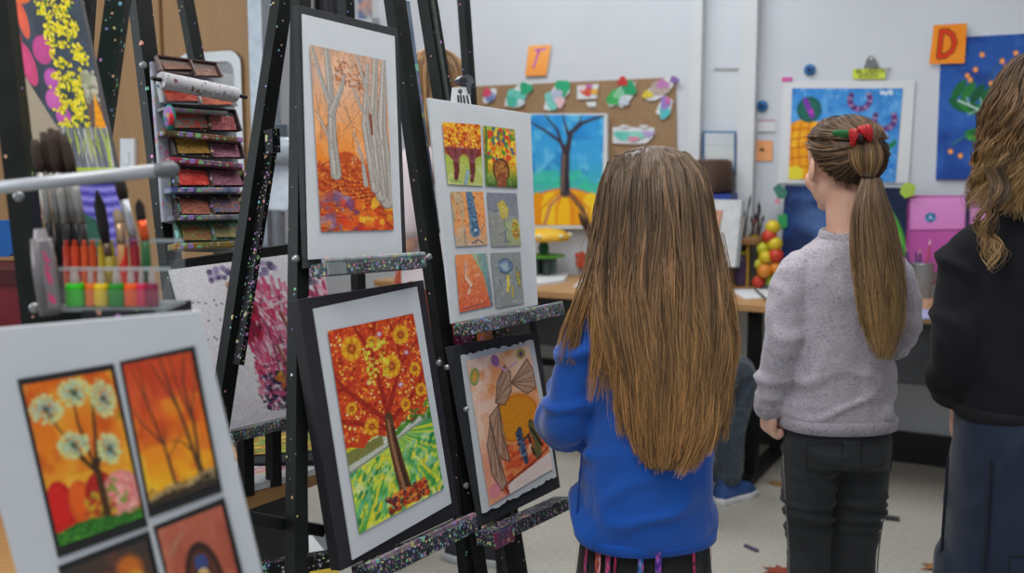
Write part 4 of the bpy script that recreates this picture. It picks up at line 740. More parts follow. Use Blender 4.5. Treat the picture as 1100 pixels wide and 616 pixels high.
# ------------------------------------------------------------------ fallen leaves and scraps on the floor
def leaf(px, py, s, cc, lb, rz, pts=7):
    c0 = onz(px, py, .004); P = []
    for k in range(pts * 2):
        a = rz + k * math.pi / pts; r = s * (1 if k % 2 == 0 else .42) * (1.2 if k == 0 else 1); P.append(c0 + V3(r * math.cos(a), r * math.sin(a), .006 * (k % 2)))
    o = G().prism(P, UP, .0015).mk('maple_leaf', pm('leaf_' + cc, cc, .7, ns=60), label=lb, cat='leaf'); G().tube([c0 + V3(0, 0, .002), c0 + V3(-s * 1.5 * math.cos(rz), -s * 1.5 * math.sin(rz), .003)], .0018, 6).mk('stalk', pm('leaf_stalk', '6a3a24', .7), o)
leaf(838, 615, .06, '8a3a24', 'dark red fallen leaf on the floor between the two girls', .6); leaf(1009, 611, .06, 'a8703a', 'tan fallen leaf on the floor by the navy trousers', 1.4)
for (a, b, cc, lb, w) in (((828, 518), (852, 524), 'a07848', 'tan wood shaving on the floor behind the grey sweater', .012), ((800, 586), (814, 592), '5a4a6a', 'thin purple stick on the floor', .005), ((950, 556), (966, 558), '3a3a3a', 'dark scrap on the floor behind the jeans', .015)):
    G().beam(onz(*a, .006), onz(*b, .006), w, (0, 1, 0), .004, UP).mk('floor_scrap', pm('scrap_' + cc, cc, .7), label=lb, cat='scrap')
# ------------------------------------------------------------------ easels: one row, all faces turned the same way
EW = unit((.55, .835, 0)); _h = V3(.12, -.12, -.985); EH = unit(_h - EW * np.dot(_h, EW)); EN = np.cross(EW, EH)
EPL = Pl(at(320, 6, 1.7), EN); EN = EPL.n
m_post = splat('easel_black', '0f1211', .018, 100, .5, base2='181c1a', val=1.1, white=.6); m_edge = splat('easel_edge', '0e1012', .35, 130, .5, val=.95, white=.6)
m_ledge = splat('ledge_paint', '50585c', .8, 150, .5, base2='24282c', val=.8, white=.35); m_ledge2 = splat('ledge_dark', '22242e', .7, 160, .5, base2='2e3440', val=.75, white=.3); m_mess = splat('paint_mess', '4a3a34', .8, 85, .4, base2='7a4a40', val=.8, white=.2)
m_bolt = pm('steel_bolt', '9a9c9e', .3, metal=.6)
def foot(p, q):                  # carry p->q down to the floor
    d = q - p; return p + d * ((.0 - p[2]) / d[2])
def upto(p, q, z): d = p - q; return q + d * ((z - q[2]) / d[2])
def post(rt, name, a, b, w=.014, t=.011, wd=None, mat=None, top=None, floor=True, off=0.0):
    """easel member through two points, on down to the floor"""
    a, b = V3(a), V3(b); A = upto(a, b, top) if top else a; B = foot(a, b) if floor else b
    g = G().beam(A, B, w, EW if wd is None else wd, t, None); return g.mk(name, mat or m_post, rt)
def bolt(par, p, n, r=.007):
    return G().lathe(V3(p), [(r, -.003), (r, .002), (r * .7, .004), (r * .15, .0045)], 14, n).mk('bolt', m_bolt, par)
def ledge(rt, name, q0, q1, pl, th, dp, mat, drop=0.0, off=0.0):
    """shelf bar between two pixels' points on plane pl, th high and dp deep towards the viewer"""
    a = pl.hit(*q0); b = pl.hit(*q1); ax = unit(b - a); g = G(); n = pl.n
    c = (a + b) / 2 + n * dp / 2; up = unit(np.cross(ax, n)); up = up if up[2] > 0 else -up
    g.box(c, ax * np.linalg.norm(b - a) / 2, n * dp / 2, up * th / 2); lip = g.mk(name, mat, rt); bevel(lip, .0015)
    return lip, a, b, ax, up
def board(name, label, q, pl, th, mat, mats=(), arts=(), off=0.0, cat='picture', group=None, bname='backing_board', aname='artwork'):
    """mounted picture: backing board, mount sheets, painted sheets"""
    Q = pl.quad(q, off); c = sum(Q) / 4; c = V3(c[0], c[1], min(p[2] for p in Q))
    o = root(name, c, label, cat, group); bevel(G().slab(Q, th, pl.n).mk(bname, mat, o), .001)
    z = off
    for mq, mm in mats:
        z += .003; G().slab(pl.quad(mq, z), .0025, pl.n).mk('mount', mm, o)
    for a in arts:
        cv, aq = a[0], a[1]; x = cv.lay(aname, pl.quad(aq, z + .0022), o)
        if len(a) > 2: x['label'] = a[2]
    return o
# --- easel holding forest and red tree
e1 = root('easel', onz(330, 616, .0) * 0 + V3(*(foot(at(322, 0, 1.72), at(317, 616, 1.72))[:2]), 0), 'black paint-flecked easel holding the forest picture and the red tree picture', 'easel', 'studio easels')
BK = Pl(EPL.p - EPL.n * .03, EPL.n)
post(e1, 'front_post', BK.hit(323, 0), BK.hit(318, 600), .013, .011, top=1.95)
bl = post(e1, 'leg', at(303, 0, 1.84), at(245, 390, 1.72), .015, .011, top=1.95); G().beam(at(294, 146, 1.79), at(256, 392, 1.705), .005, EW, .009, None).mk('splattered_strip', m_edge, bl)
G().box(at(293, 152, 1.77), EW * .009, EN * .009, UP * .02).mk('clamp', m_edge, bl)
br = post(e1, 'leg', BK.hit(424, 0), BK.hit(480, 390), .019, .011, top=1.95)
G().beam(BK.hit(441, 0) - EN * .015, BK.hit(474, 250) - EN * .015, .006, EW, .008, None).mk('metal_rail', splat('blue_steel', '6a7a90', .2, 60, .35, base2='55606e'), br)
G().beam(BK.hit(452, 110) - EN * .012, BK.hit(486, 340) - EN * .012, .004, EW, .006, None).mk('dripped_strip', splat('drips', '4a4a38', .7, 40, .5, base2='2a3444'), br)
post(e1, 'rear_leg', at(372, 0, 2.35), at(398, 616, 2.5), .014, .011, top=1.9)
G().beam(BK.hit(274, 556) - EN * .02, BK.hit(356, 571) - EN * .02, .009, UP, .007, None).mk('crossbar', m_black, e1)
G().beam(at(262, 616, 1.74), at(358, 600, 1.8), .014, UP, .01, None).mk('crossbar', m_edge, e1)
lp, a, b, ax, up = ledge(e1, 'upper_ledge', (334, 292), (442, 284), EPL, .02, .035, m_ledge)
G().tube([a + up * .014 + EN * .03, b + up * .014 + EN * .03], .005, 10).mk('front_lip', splat('pale_lip', '9aa0a0', .7, 90, .5, base2='6a7478'), lp); G().box(a + ax * .02 + EN * .037, ax * .02, EN * .002, up * .009).mk('scale_plate', pm('plate_grey', '7e8486', .4), lp)
lp, a, b, ax, up = ledge(e1, 'lower_ledge', (378, 618), (495, 562), EPL, .026, .04, m_ledge2)
G().beam(a + up * .016 + EN * .034, b + up * .016 + EN * .034, .004, EN, .004, None).mk('front_lip', splat('violet_lip', '3a2a40', .7, 80, .5, base2='8a7a80'), lp)
for x, y in ((461, 276), (472, 390), (357, 566), (359, 575), (318, 278), (501, 522)): bolt(e1, BK.hit(x, y, .014), EN, .006)
for x, y in ((327, 43), (327, 53)): G().ball(BK.hit(x, y, .014), (.008, .004, .01), 10, 6).mk('paint_blob', pm('orange_blob', 'd8702c', .4), e1)
board('mounted_picture', 'autumn forest picture of pale tree trunks over orange ground in a black frame', [(320, 5), (427, 31), (437, 280), (330, 288)], EPL, .012, m_blackcard, [([(325, 15), (424, 39), (432, 273), (332, 279)], m_card)], [(art_forest(), [(333, 48), (414, 65), (423, 247), (345, 249)])])
board('mounted_picture', 'red and orange leafy tree picture above a green field in a thick black frame', [(320, 322), (455, 301), (494, 554), (366, 614)], EPL, .022, pm('frame_plum', '26242a', .55), [([(337, 332), (448, 308), (485, 541), (379, 602)], m_card)], [(art_redtree(), [(352, 356), (444, 337), (477, 525), (386, 574)])], off=.008)
# --- easel holding the six small drawings and the winged figures
e2 = root('easel', V3(*(foot(BK.hit(497, 560), BK.hit(505, 616))[:2]), 0), 'black easel next along, holding six small drawings above the winged figures picture', 'easel', 'studio easels')
FP = Pl(EPL.p - EPL.n * .035, EPL.n)
post(e2, 'front_post', FP.hit(470, 290), FP.hit(500, 600), .012, .011, top=None)
FB = Pl(EPL.p - EPL.n * .075, EPL.n); p_ = post(e2, 'leg', FB.hit(459, 0), FB.hit(549, 569), .017, .013, top=2.0); G().beam(FB.hit(464, 0, .016), FB.hit(552, 560, .016), .003, EW, .003, None).mk('edge_highlight', pm('highlight_tone', '4a524e', .5), p_)  # paler strip paints a highlight along the leg's edge
post(e2, 'rear_leg', at(500, 30, 2.72), at(540, 616, 2.72), .014, .011, top=1.9)
lp, a, b, ax, up = ledge(e2, 'upper_ledge', (487, 355), (587, 334), EPL, .024, .045, m_ledge); G().tube([a + up * .013 + EN * .04, b + up * .013 + EN * .04], .004, 8).mk('front_lip', splat('lip_grey', '6a7074', .75, 100, .5), lp)
G().beam(b - ax * .06 - up * .04, b - ax * .06 - up * .012, .006, ax, .004, None).mk('bracket', m_black, lp)
lp, a, b, ax, up = ledge(e2, 'lower_ledge', (511, 579), (596, 540), EPL, .026, .04, m_ledge2); G().box(a + ax * .03 + EN * .043 - up * .004, ax * .03, EN * .003, up * .014).mk('clamp_plate', splat('clamp_paint', '3a4468', .5, 50, .4, base2='7a3040'), lp)
for x, y in ((501, 440), (480, 395)): bolt(e2, FP.hit(x, y, .05), EN, .005)
m_sheet = pm('drawing_sheet', 'ced3d6', .8, 'c6ccd0', 15)
B1 = [(475, 131), (516, 134), (519, 200), (481, 198)]; sixq = [B1, [(519, 135), (553, 139), (556, 202), (522, 200)], [(484, 206), (519, 206), (524, 263), (490, 265)], [(523, 207), (555, 208), (560, 264), (528, 265)], [(489, 274), (523, 272), (530, 328), (494, 336)], [(527, 272), (559, 271), (563, 326), (533, 331)]]
for_lab = ['twin orange trees drawing', 'green and yellow doorway drawing', 'orange drawing with a blue tower shape', 'grey drawing with a yellow lamp shape', 'red and green drawing with blue lines', 'grey drawing with a blue hat shape']
board('drawing_board', 'white board with six small coloured drawings in two columns', [(460, 105), (570, 122), (578, 328), (486, 348)], EPL, .006, m_sheet, [], [(art_six(k), sixq[k], for_lab[k]) for k in range(6)], off=.004)
def torn(pl, q, off, n=26, amp=.0035):
    Q = pl.quad(q, off); P = []
    for i in range(4):
        for k in range(n):
            p = Q[i] * (1 - k / n) + Q[(i + 1) % 4] * (k / n); P.append(p + EH * random.uniform(-amp, amp) * (1 if i in (0, 2) else .2))
    return P
fb = board('mounted_picture', 'winged figures before an orange sun, torn white paper on black card', [(482, 373), (578, 356), (602, 524), (518, 566)], EPL, .01, m_blackcard, [], [], off=.004)
G().prism(torn(EPL, [(496, 383), (573, 366), (598, 512), (519, 552)], .008), EPL.n, .003).mk('torn_paper', m_sheet, fb)
art_figures().lay('artwork', EPL.quad([(501, 388), (568, 371), (594, 504), (526, 544)], .0095), fb)
# small black and white clip figure on top of the six drawings
cq = EPL.hit(494, 104, .0); o = root('paper_clip_figure', EPL.hit(495, 111), 'white card with black bars and a grey folded clip on top of the six-drawing board', 'clip')
cv = Cv(40, 40, .9, 'd4d8da', 40)
for u in (.3, .45, .62, .82): cv.line([(u, .5), (u + .05, 1)], .1, '2c3036')
cv.ell(.42, .25, .13, .13, '5a5a60'); cv.line([(.45, .3), (.45, .6)], .06, '3a3a40')
Q = EPL.quad([(487, 94), (503, 93), (506, 114), (485, 112)], -.012); G().slab(Q, .003, EN).mk('card', m_paper, o); cv.lay('printed_face', [p + EN * .001 for p in Q], o)
G().prism([EPL.hit(x, y, -.008) for x, y in [(493, 85), (497, 81), (503, 80), (507, 82), (510, 88), (507, 91), (506, 97), (504, 101), (502, 92), (494, 89)]], EN, .012).mk('folded_clip', pm('clip_steel', '6a6d74', .35, '3a3c44', 60, metal=.4), o)
G().prism([EPL.hit(x, y, -.006) for x, y in [(494, 85), (501, 83), (502, 88), (496, 89)]], EN, .004).mk('clip_mouth', pm('clip_dark', '26282e', .5), o)
# small tubes stored under the six-drawing ledge
for k, (x0, y0, x1, y1, w, cc, lb) in enumerate(((495, 358, 498, 372, .018, '7a2a4a', 'magenta smeared paint tube under the upper ledge'), (520, 353, 521, 366, .012, 'c8702c', 'orange smeared paint tube under the upper ledge'), (530, 350, 533, 362, .014, '2c2418', 'dark brown tube beside the orange one under the ledge'), (541, 347, 544, 360, .012, '5a4a20', 'olive brown tube last under the ledge'))):
    t_ = G().beam(EPL.hit(x0, y0, -.012), EPL.hit(x1, y1, -.012), w, EW, .01, None).mk('paint_tube', splat('tube_' + cc, cc, .45, 80, .4, base2=cc), label=lb, cat='tube', group='paint tubes under the six-drawing ledge')
    G().beam(EPL.hit(x1, y1, -.012), EPL.hit(x1 + 1, y1 + 4, -.012), w * .5, EW, .007, None).mk('cap', m_black, t_)
# --- pink splattered painting on a table easel, low table
LT = .62; fr0, fr1 = onz(200, 556, LT), onz(352, 503, LT); LW = unit(fr1 - fr0); LN = V3(-LW[1], LW[0], 0)
fr0 = fr0 - LW * .5; L_ = np.linalg.norm(fr1 - fr0)
lt = root('low_table', (fr0 + fr1) / 2 * V3(1, 1, 0) + LN * .3, 'low wooden-edged table with dark sides behind the easels, stacked with artwork', 'table')
lq = lambda u, v, z: fr0 + LW * u + LN * v + UP * (z - LT)
def lbox(u0, u1, v0, v1, z0, z1): return G().hexa([lq(u0, v0, z0), lq(u1, v0, z0), lq(u1, v1, z0), lq(u0, v1, z0)], [lq(u0, v0, z1), lq(u1, v0, z1), lq(u1, v1, z1), lq(u0, v1, z1)])
lbox(0, L_, 0, .55, LT - .028, LT).mk('tabletop', pm('oak_edge', 'a87c4a', .5, 'b88c5a', 10, stretch=(4, 20, 20)), lt)
lbox(.03, L_ - .05, .02, .035, .3, LT - .03).mk('front_panel', m_dark, lt); lbox(.03, L_ + .05, .03, .5, .27, .29).mk('lower_shelf', pm('shelf_grey', '9a9c98', .5), lt)
for u in (.03, L_ - .06):
    for v in (.04, .48): lbox(u, u + .04, v, v + .04, 0, LT - .028).mk('leg', m_black, lt)
def lsheet(name, px, z, cv, lab, mat, th, cat='artwork', border=None):
    q = [onz(x, y, z) for x, y in px]; o = G().slab(q, th, UP).mk(name, mat, label=lab, cat=cat)
    if cv: cv.lay('painted_face', artquad([p + UP * .0008 for p in q], *(border or (.05, .95, .05, .95))), o)
    return o
cw = Cv(80, 50, 1.6, 'd6d8dc', 41)
for k in range(40): u = cw.r.uniform(.2, .6); v = cw.r.uniform(.3, .7); cw.line([(u, v), (u + .12, v + cw.r.normal(0, .08))], .025, ['d84a6a', 'c82a4a', 'e0a0b0', 'e8c84a'][k % 4], amt=.7)
lsheet('loose_drawing', [(228, 502), (330, 482), (346, 502), (236, 532)], LT + .014, cw, 'white drawing with red streaks lying on the low table', m_paper, .012, border=(0, 1, 0, 1))
fq = Pl(onz(300, 505, LT + .016), unit(UP + V3(-.05, -.25, 0)))
board('flat_picture', 'green and red scribbled picture in a black frame lying on the low table', [(250, 470), (330, 455), (352, 494), (258, 499)], fq, .012, m_blackcard, [], [(art_scribble(), [(262, 473), (328, 460), (344, 484), (270, 489)])])
lsheet('yellow_card', [(296, 612), (352, 598), (366, 618), (300, 634)], .296, None, 'bright yellow card on the lower shelf of the low table', pm('yellow_card', 'd8b82c', .6), .004, 'card')
lsheet('white_card', [(240, 600), (335, 575), (352, 596), (262, 622)], .298, None, 'white card under the yellow one on the lower shelf', m_paper, .004, 'card')
PP = Pl(EPL.p - EPL.n * .34, EPL.n)
te = root('table_easel', onz(285, 488, LT), 'small black table easel holding the pink splattered painting', 'easel')
lp, a, b, ax, up = ledge(te, 'ledge', (240, 470), (345, 443), PP, .02, .03, m_ledge); 
for x in (262, 292): 
    p0 = PP.hit(x, 455 - (x - 262) * .25, -.02); G().beam(V3(p0[0], p0[1], LT), PP.hit(x, 330, -.02), .012, EW, .01, None).mk('leg', m_black, te)
G().beam(PP.hit(176, 288, -.02), PP.hit(345, 262, -.02), .01, UP, .008, None).mk('top_bar', m_black, te); p0 = PP.hit(232, 380, -.03); G().beam(V3(p0[0], p0[1], LT) - EN * .2, PP.hit(240, 275, -.03), .01, EW, .008, None).mk('rear_leg', m_black, te)
board('splatter_painting', 'white sheet splattered with pink and dark purple strokes behind the easel leg', [(182, 290), (345, 269), (372, 432), (230, 466)], PP, .005, m_paper, [], [(art_pink(), [(182, 290), (345, 269), (372, 432), (230, 466)])], cat='painting', aname='painted_face', bname='sheet')
# --- palette easel
XP = Pl(EPL.p - EPL.n * .42, EPL.n); XB = Pl(XP.p - XP.n * .03, XP.n)
e3 = root('easel', V3(*(foot(XB.hit(150, 0), XB.hit(192, 335))[:2]), 0), 'black easel carrying the stack of messy paint palettes', 'easel', 'studio easels')
post(e3, 'leg', XB.hit(150, 0), XB.hit(189, 330), .018, .012, top=1.95); bolt(e3, XB.hit(154, 70, .016), EN, .007)
post(e3, 'rear_leg', at(199, 0, 2.62), at(213, 75, 2.62), .017, .012, top=1.95)
sq = XP.quad([(163, 66), (177, 70), (186, 240), (176, 238)], .0); G().slab(sq, .008, EN).mk('rack_strip', splat('white_rack', 'a8acb4', .35, 60, .5, base2='8c90a0'), e3)
G().slab(XP.quad([(170, 66), (250, 80), (262, 272), (190, 270)], -.01), .006, EN).mk('rack_back', pm('rack_white', 'aeb4ba', .6), e3)
def palette(lab, wells, led, hh, cols, shell, tube=False):
    (lx0, ly0, lx1, ly1), (rx0, ry0, rx1, ry1) = wells; pl = XP
    a = pl.hit(lx0 - 4, ly0 - 5); b = pl.hit(rx1 + 3, ry0 - 3); o = root('paint_palette', (pl.hit(led[0], led[1]) + pl.hit(led[2], led[3])) / 2, lab, 'palette', 'paint palettes stacked on the easel rack')
    tilt = EN * .012
    TL, TR, BR, BL = pl.hit(lx0 - 5, ly0 - 7), pl.hit(rx1 + 3, ry0 - 4), pl.hit(rx1 + 3, ry1 + 2), pl.hit(lx0 - 5, ly1 + 2)
    g = G(); g.slab([TL, TR, BR + tilt, BL + tilt], .004, EN)
    for (p, q_, r_) in ((TL, BL, BL), (TR, BR, BR)):   # side walls
        g.prism([p + EN * .006, q_ + tilt + EN * .012, q_ + tilt, p], EW, .004)
    mid0 = (pl.hit(lx1 + 1, ly0 - 5) + pl.hit(rx0 - 1, ry0 - 5)) / 2; mid1 = (pl.hit(lx1 + 1, ly1 + 2) + pl.hit(rx0 - 1, ry1 + 2)) / 2
    g.prism([mid0 + EN * .008, mid1 + tilt + EN * .012, mid1 + tilt, mid0], EW, .004)
    g.prism([TL, TR, TR + EN * .005, TL + EN * .005], -UP, .003)
    g.mk('tray', shell, o)
    for k, (x0, y0, x1, y1) in enumerate(wells):
        sh = (y1 - y0) * .0; q0, q1, q2, q3 = pl.hit(x0, y0), pl.hit(x1, y0 + (x1 - x0) * .08), pl.hit(x1, y1), pl.hit(x0, y1)
        cv = Cv(44, 30, 1.5, cols[k][0], 50 + lx0 + k); cv.wash(cols[k][1], 5, 4, .4, .65, .9); cv.dabs(150, (0, 1, 0, 1), .015, .045, list(cols[k]) + [cols[k][0]], amt=.75); cv.dabs(90, (0, 1, 0, 1), .01, .025, ['d8c8c0', cols[k][1], '2a2420', cols[k][2]], amt=.7)
        cv.lay('paint_pan', [q0 + EN * .005, q1 + EN * .005, q2 + tilt * .9 + EN * .004, q3 + tilt * .9 + EN * .004], o)
    p, q_ = pl.hit(led[0], led[1], .028), pl.hit(led[2], led[3], .028); ax = unit(q_ - p); hz = np.linalg.norm(pl.hit(led[0], led[1] - hh, .028) - p)
    lipm = splat('lip_' + led[4], led[4], .8, 70, .45, base2=led[5], val=.85, white=.25)
    bevel(G().box((p + q_) / 2 - EN * .014, ax * np.linalg.norm(q_ - p) / 2, EN * .012, UP * hz * .55).mk('front_lip', lipm, o), .002)
    return o
rd = ('a83a2c', 'c8604a', '6a2a24'); pk = ('98484a', 'b8686a', '6a3a44'); oc = ('8a6a2a', 'a8843a', '5a3a20'); pl_ = ('7a4458', '9a6a78', '4a2c3c')
m_sh = splat('tray_shell', '3a3434', .25, 60, .4, base2='4a3c3a')
palette('topmost brown paint palette, above the white roll', ((172, 68, 202, 76), (204, 73, 229, 83)), (172, 80, 231, 88, '6a5048', '4a3a38'), 2, [('6a4a40', '84604e', '4a342e'), ('74544a', '8a6a5a', '50403a')], pm('shell_brown', '5a4640', .5))
palette('second palette of brick red paint, hung just under the white roll', ((174, 97, 208, 110), (211, 101, 245, 114)), (178, 116, 246, 121, 'b0aeb0', '8a8688'), 3, [rd, ('a04a34', 'c07050', '70342a')], pm('shell_white', 'a8aaae', .5))
palette('palette with grey and scarlet wells and a teal end', ((183, 121, 219, 139), (221, 124, 249, 141)), (178, 142, 262, 150, '6a6a48', '8a4a3a'), 5, [('7a7a70', 'c83a2c', '5a5a54'), pk], m_sh)
palette('palette with mustard and mauve wells', ((186, 149, 221, 166), (223, 154, 253, 170)), (184, 171, 262, 178, 'a83a4a', '3a6a80'), 5, [oc, pl_], m_sh)
palette('palette with bright red and plum wells and a blue lip', ((188, 182, 220, 200), (223, 183, 255, 200)), (185, 204, 258, 204, '3a4a8a', 'a8a8b0'), 5, [('b83028', 'd8584a', '7a2420'), ('7a4a58', '98687a', '4a2e3a')], m_sh)
palette('palette with speckled red and violet-blue wells', ((190, 214, 221, 231), (225, 214, 255, 229)), (188, 234, 256, 233, '5a4a5a', '8a98a0'), 5, [('8a4a3c', 'a86a54', '4a4a34'), ('5a5a78', '9a5a4a', '3a6a4a')], m_sh)
palette('lowest palette with green-flecked wells and an orange-yellow lip', ((192, 242, 223, 259), (225, 242, 255, 256)), (189, 265, 255, 262, 'a87a2c', '5a7a4a'), 6, [('8a5a3c', '7a7a44', '4a3a24'), ('6a6a48', '8a7a50', '3a3a2a')], splat('shell_green', '4a6a58', .3, 50, .4))
a, b = XP.hit(173, 86, .05), XP.hit(252, 102, .05); rr = .0155; o = G().tube([a, b], rr, 20).mk('paper_roll', splat('roll_white', 'c4c2c6', .28, 95, .6, base2='b4b2b8', val=.35, white=.7), label='white speckled paper roll lying across the top of the palette stack', cat='roll')
G().tube([a - unit(b - a) * .02, b + unit(b - a) * .03], .004, 8).mk('spindle', m_black, o)
g = G().ball(XP.hit(182, 126, .04), (.012, .01, .024), 14, 10); o = g.mk('teal_sponge', splat('sponge', '2f7a8a', .5, 30, .6, base2='2a8a5a'), label='teal and green paint-soaked sponge at the end of the scarlet palette', cat='sponge', smooth=True); G().ball(XP.hit(184, 128, .055), (.006, .006, .012), 10, 8).mk('red_smear', pm('smear_red', 'c82a34', .4), o)
# white moulded chair glimpsed between the easel leg and the front post
ch = root('plastic_chair', V3(*at(303, 260, 3.2)[:2], 0), 'white moulded chair with grey leg glimpsed behind the easel', 'chair'); m_pl = pm('white_plastic', 'd0dae6', .35)
cy = 3.2; X0 = lambda x, y, d=0: at(x, y, cy + d)
g = G(); P = [X0(276, 178), X0(318, 174), X0(316, 222), X0(308, 228), X0(284, 226), X0(278, 214)]; g.prism(P, V3(0, -1, 0), .02); bevel(g.mk('seat_back', m_pl, ch), .008, 3)
g = G(); g.lathe(X0(300, 172, .02), [(.0, -.02), (.06, -.015), (.085, .02), (.07, .06), (.05, .07), (.01, .07)], 24); g.mk('headrest', pm('grey_plastic', 'aab6c0', .3), ch, smooth=True)
G().lathe(X0(299, 150, .02), [(.028, 0), (.032, .01), (.03, .045), (.01, .05)], 20).mk('cap', pm('cap_dark', '4a545c', .4), ch)
s0 = X0(299, 226, .02); G().tube([s0, V3(s0[0], s0[1], .02)], .02, 14).mk('leg', pm('leg_grey', '6a7076', .4), ch); G().lathe(V3(s0[0], s0[1], 0), [(.2, 0), (.2, .02), (.03, .04)], 28).mk('base', pm('leg_grey2', '6a7076', .4), ch)
G().box(s0 + V3(0, .02, -.13), V3(.2, 0, 0), V3(0, .05, 0), V3(0, 0, .012)).mk('seat', m_black, ch)
# --- nearest easel, far left
NP = Pl(at(60, 90, 1.34), unit(V3(-.12, -1, .25))); nb = Pl(NP.p - NP.n * .02, NP.n)
e4 = root('easel', V3(*(foot(at(8, 60, 1.25), at(41, 340, 1.2))[:2]), 0), 'nearest black easel with a grey metal arm and the yellow flower painting', 'easel', 'studio easels')
post(e4, 'front_post', at(2, 20, 1.25), at(40, 340, 1.2), .014, .012, wd=(1, 0, 0), top=1.95)
post(e4, 'leg', at(127, 0, 1.5), at(108, 140, 1.5), .014, .012, wd=(1, 0, 0), top=1.95, mat=splat('green_flecked', '16201c', .12, 80, .42, base2='1c2a24'))
post(e4, 'rear_leg', at(93, -20, 1.75), at(74, 300, 1.8), .014, .012, wd=(1, 0, 0), top=1.95)
a, b = at(-60, 208, 1.13), at(172, 183, 1.13); rail = G().tube([a, b], [(.0068, .0075)] * 2, 18).mk('metal_arm', pm('satin_steel', 'a4a8ad', .4, 'b4b8bc', 12, metal=.3), e4, smooth=True); ax = unit(b - a)
G().tube([b - ax * .004, b + ax * .006, b + ax * .014, b + ax * .02], [.0078, .0095, .009, .004], 18).mk('end_cap', pm('cap_grey', '6a6e72', .4), rail, smooth=True)
for x, y in ((20, 211), (37, 331)): G().ball(at(x, y, 1.18), (.0065, .0045, .0065), 14, 10).mk('bolt', m_bolt, e4, smooth=True)
tr = root('pot_tray', at(120, 345, 1.12), 'black ledge tray under the paint pots on the nearest easel', 'tray'); T0, T1 = at(52, 346, 1.13), at(186, 330, 1.13)
def prj(p): 
    d = V3(p) - EYE; F = V3(0, math.cos(PITCH), -math.sin(PITCH)); U = V3(0, math.sin(PITCH), math.cos(PITCH)); z = np.dot(d, F); return (550 + FPX * d[0] / z, 308 - FPX * np.dot(d, U) / z)
tz = at(120, 331, 1.13)[2]; tx0, tx1 = at(52, 340, 1.13)[0], at(186, 330, 1.13)[0]
G().box(((tx0 + tx1) / 2, 1.15, tz - .008), ((tx1 - tx0) / 2, 0, 0), (0, .045, 0), (0, 0, .008)).mk('shelf', m_black, tr); G().box(((tx0 + tx1) / 2 + .02, 1.102, tz - .012), ((tx1 - tx0) / 2 - .03, 0, 0), (0, .003, 0), (0, 0, .014)).mk('front_lip', splat('tray_lip', '2a2c2e', .3, 60, .4), tr)
G().box((tx1 - .02, 1.11, tz - .02), (.012, 0, 0), (0, .012, 0), (0, 0, .012)).mk('wooden_block', m_wood, tr); G().tube([(tx0 + .02, 1.17, tz - .01), (tx0 + .02, 1.19, .9)], .008, 10).mk('arm', m_black, tr)
board('yellow_flower_painting', 'dark painting of yellow blossoms and pink petals on the nearest easel', [(1, -6), (85, -6), (128, 195), (36, 195)], NP, .01, pm('canvas_edge', '4a4a4c', .7), [], [(art_yellow(), [(2, -5), (84, -5), (127, 194), (37, 194)])], cat='painting', bname='canvas')
board('striped_cloth', 'violet striped painting hanging below the yellow blossom painting', [(84, 196), (126, 196), (136, 275), (90, 275)], NP, .004, pm('violet_back', '4a448a', .8), [], [(art_stripes(), [(84, 196), (126, 196), (136, 275), (90, 275)])], off=-.004, cat='painting', bname='canvas')
# clear organiser with paint pots
oy = 1.12; zt0 = at(120, 300, oy)[2]; ox0, ox1 = at(64, 310, oy)[0], at(184, 310, oy)[0]; m_clear = pm('clear_acrylic', 'dfe8ec', .08, alpha=.05, spec=.3); m_clr2 = pm('acrylic_edge', 'c8d4d8', .15, alpha=.4)
og = root('acrylic_organiser', ((ox0 + ox1) / 2, oy + .02, tz), 'clear acrylic organiser with two steps of paint pots on the nearest easel', 'organiser')
zs1 = at(120, 289, oy)[2]; zs2 = at(120, 262, oy)[2]; cxm = (ox0 + ox1) / 2; hw = (ox1 - ox0) / 2
G().box((cxm, oy + .015, tz + .002), (hw, 0, 0), (0, .035, 0), (0, 0, .002)).mk('base', m_clr2, og); G().box((cxm, oy - .02, tz + .012), (hw, 0, 0), (0, .0012, 0), (0, 0, .012)).mk('front_panel', m_clear, og)
G().box((cxm, oy - .0, zs1), (hw, 0, 0), (0, .0012, 0), (0, 0, .0022)).mk('step_edge', m_clr2, og); G().box((cxm, oy + .003, (zs1 + tz) / 2 + .006), (hw, 0, 0), (0, .001, 0), (0, 0, (zs1 - tz) / 2 - .006)).mk('riser', m_clear, og)
G().box((cxm, oy + .05, (zs2 + tz) / 2), (hw, 0, 0), (0, .0012, 0), (0, 0, (zs2 - tz) / 2)).mk('back_panel', m_clear, og); G().box((cxm, oy + .047, zs2), (hw, 0, 0), (0, .002, 0), (0, 0, .002)).mk('back_edge', m_clr2, og)
for s in (-1, 1): G().prism([V3(cxm + s * hw, oy - .02, tz), V3(cxm + s * hw, oy - .02, tz + .026), V3(cxm + s * hw, oy + .05, zs2), V3(cxm + s * hw, oy + .05, tz)], V3(s, 0, 0), .0015).mk('side_panel', m_clear, og)
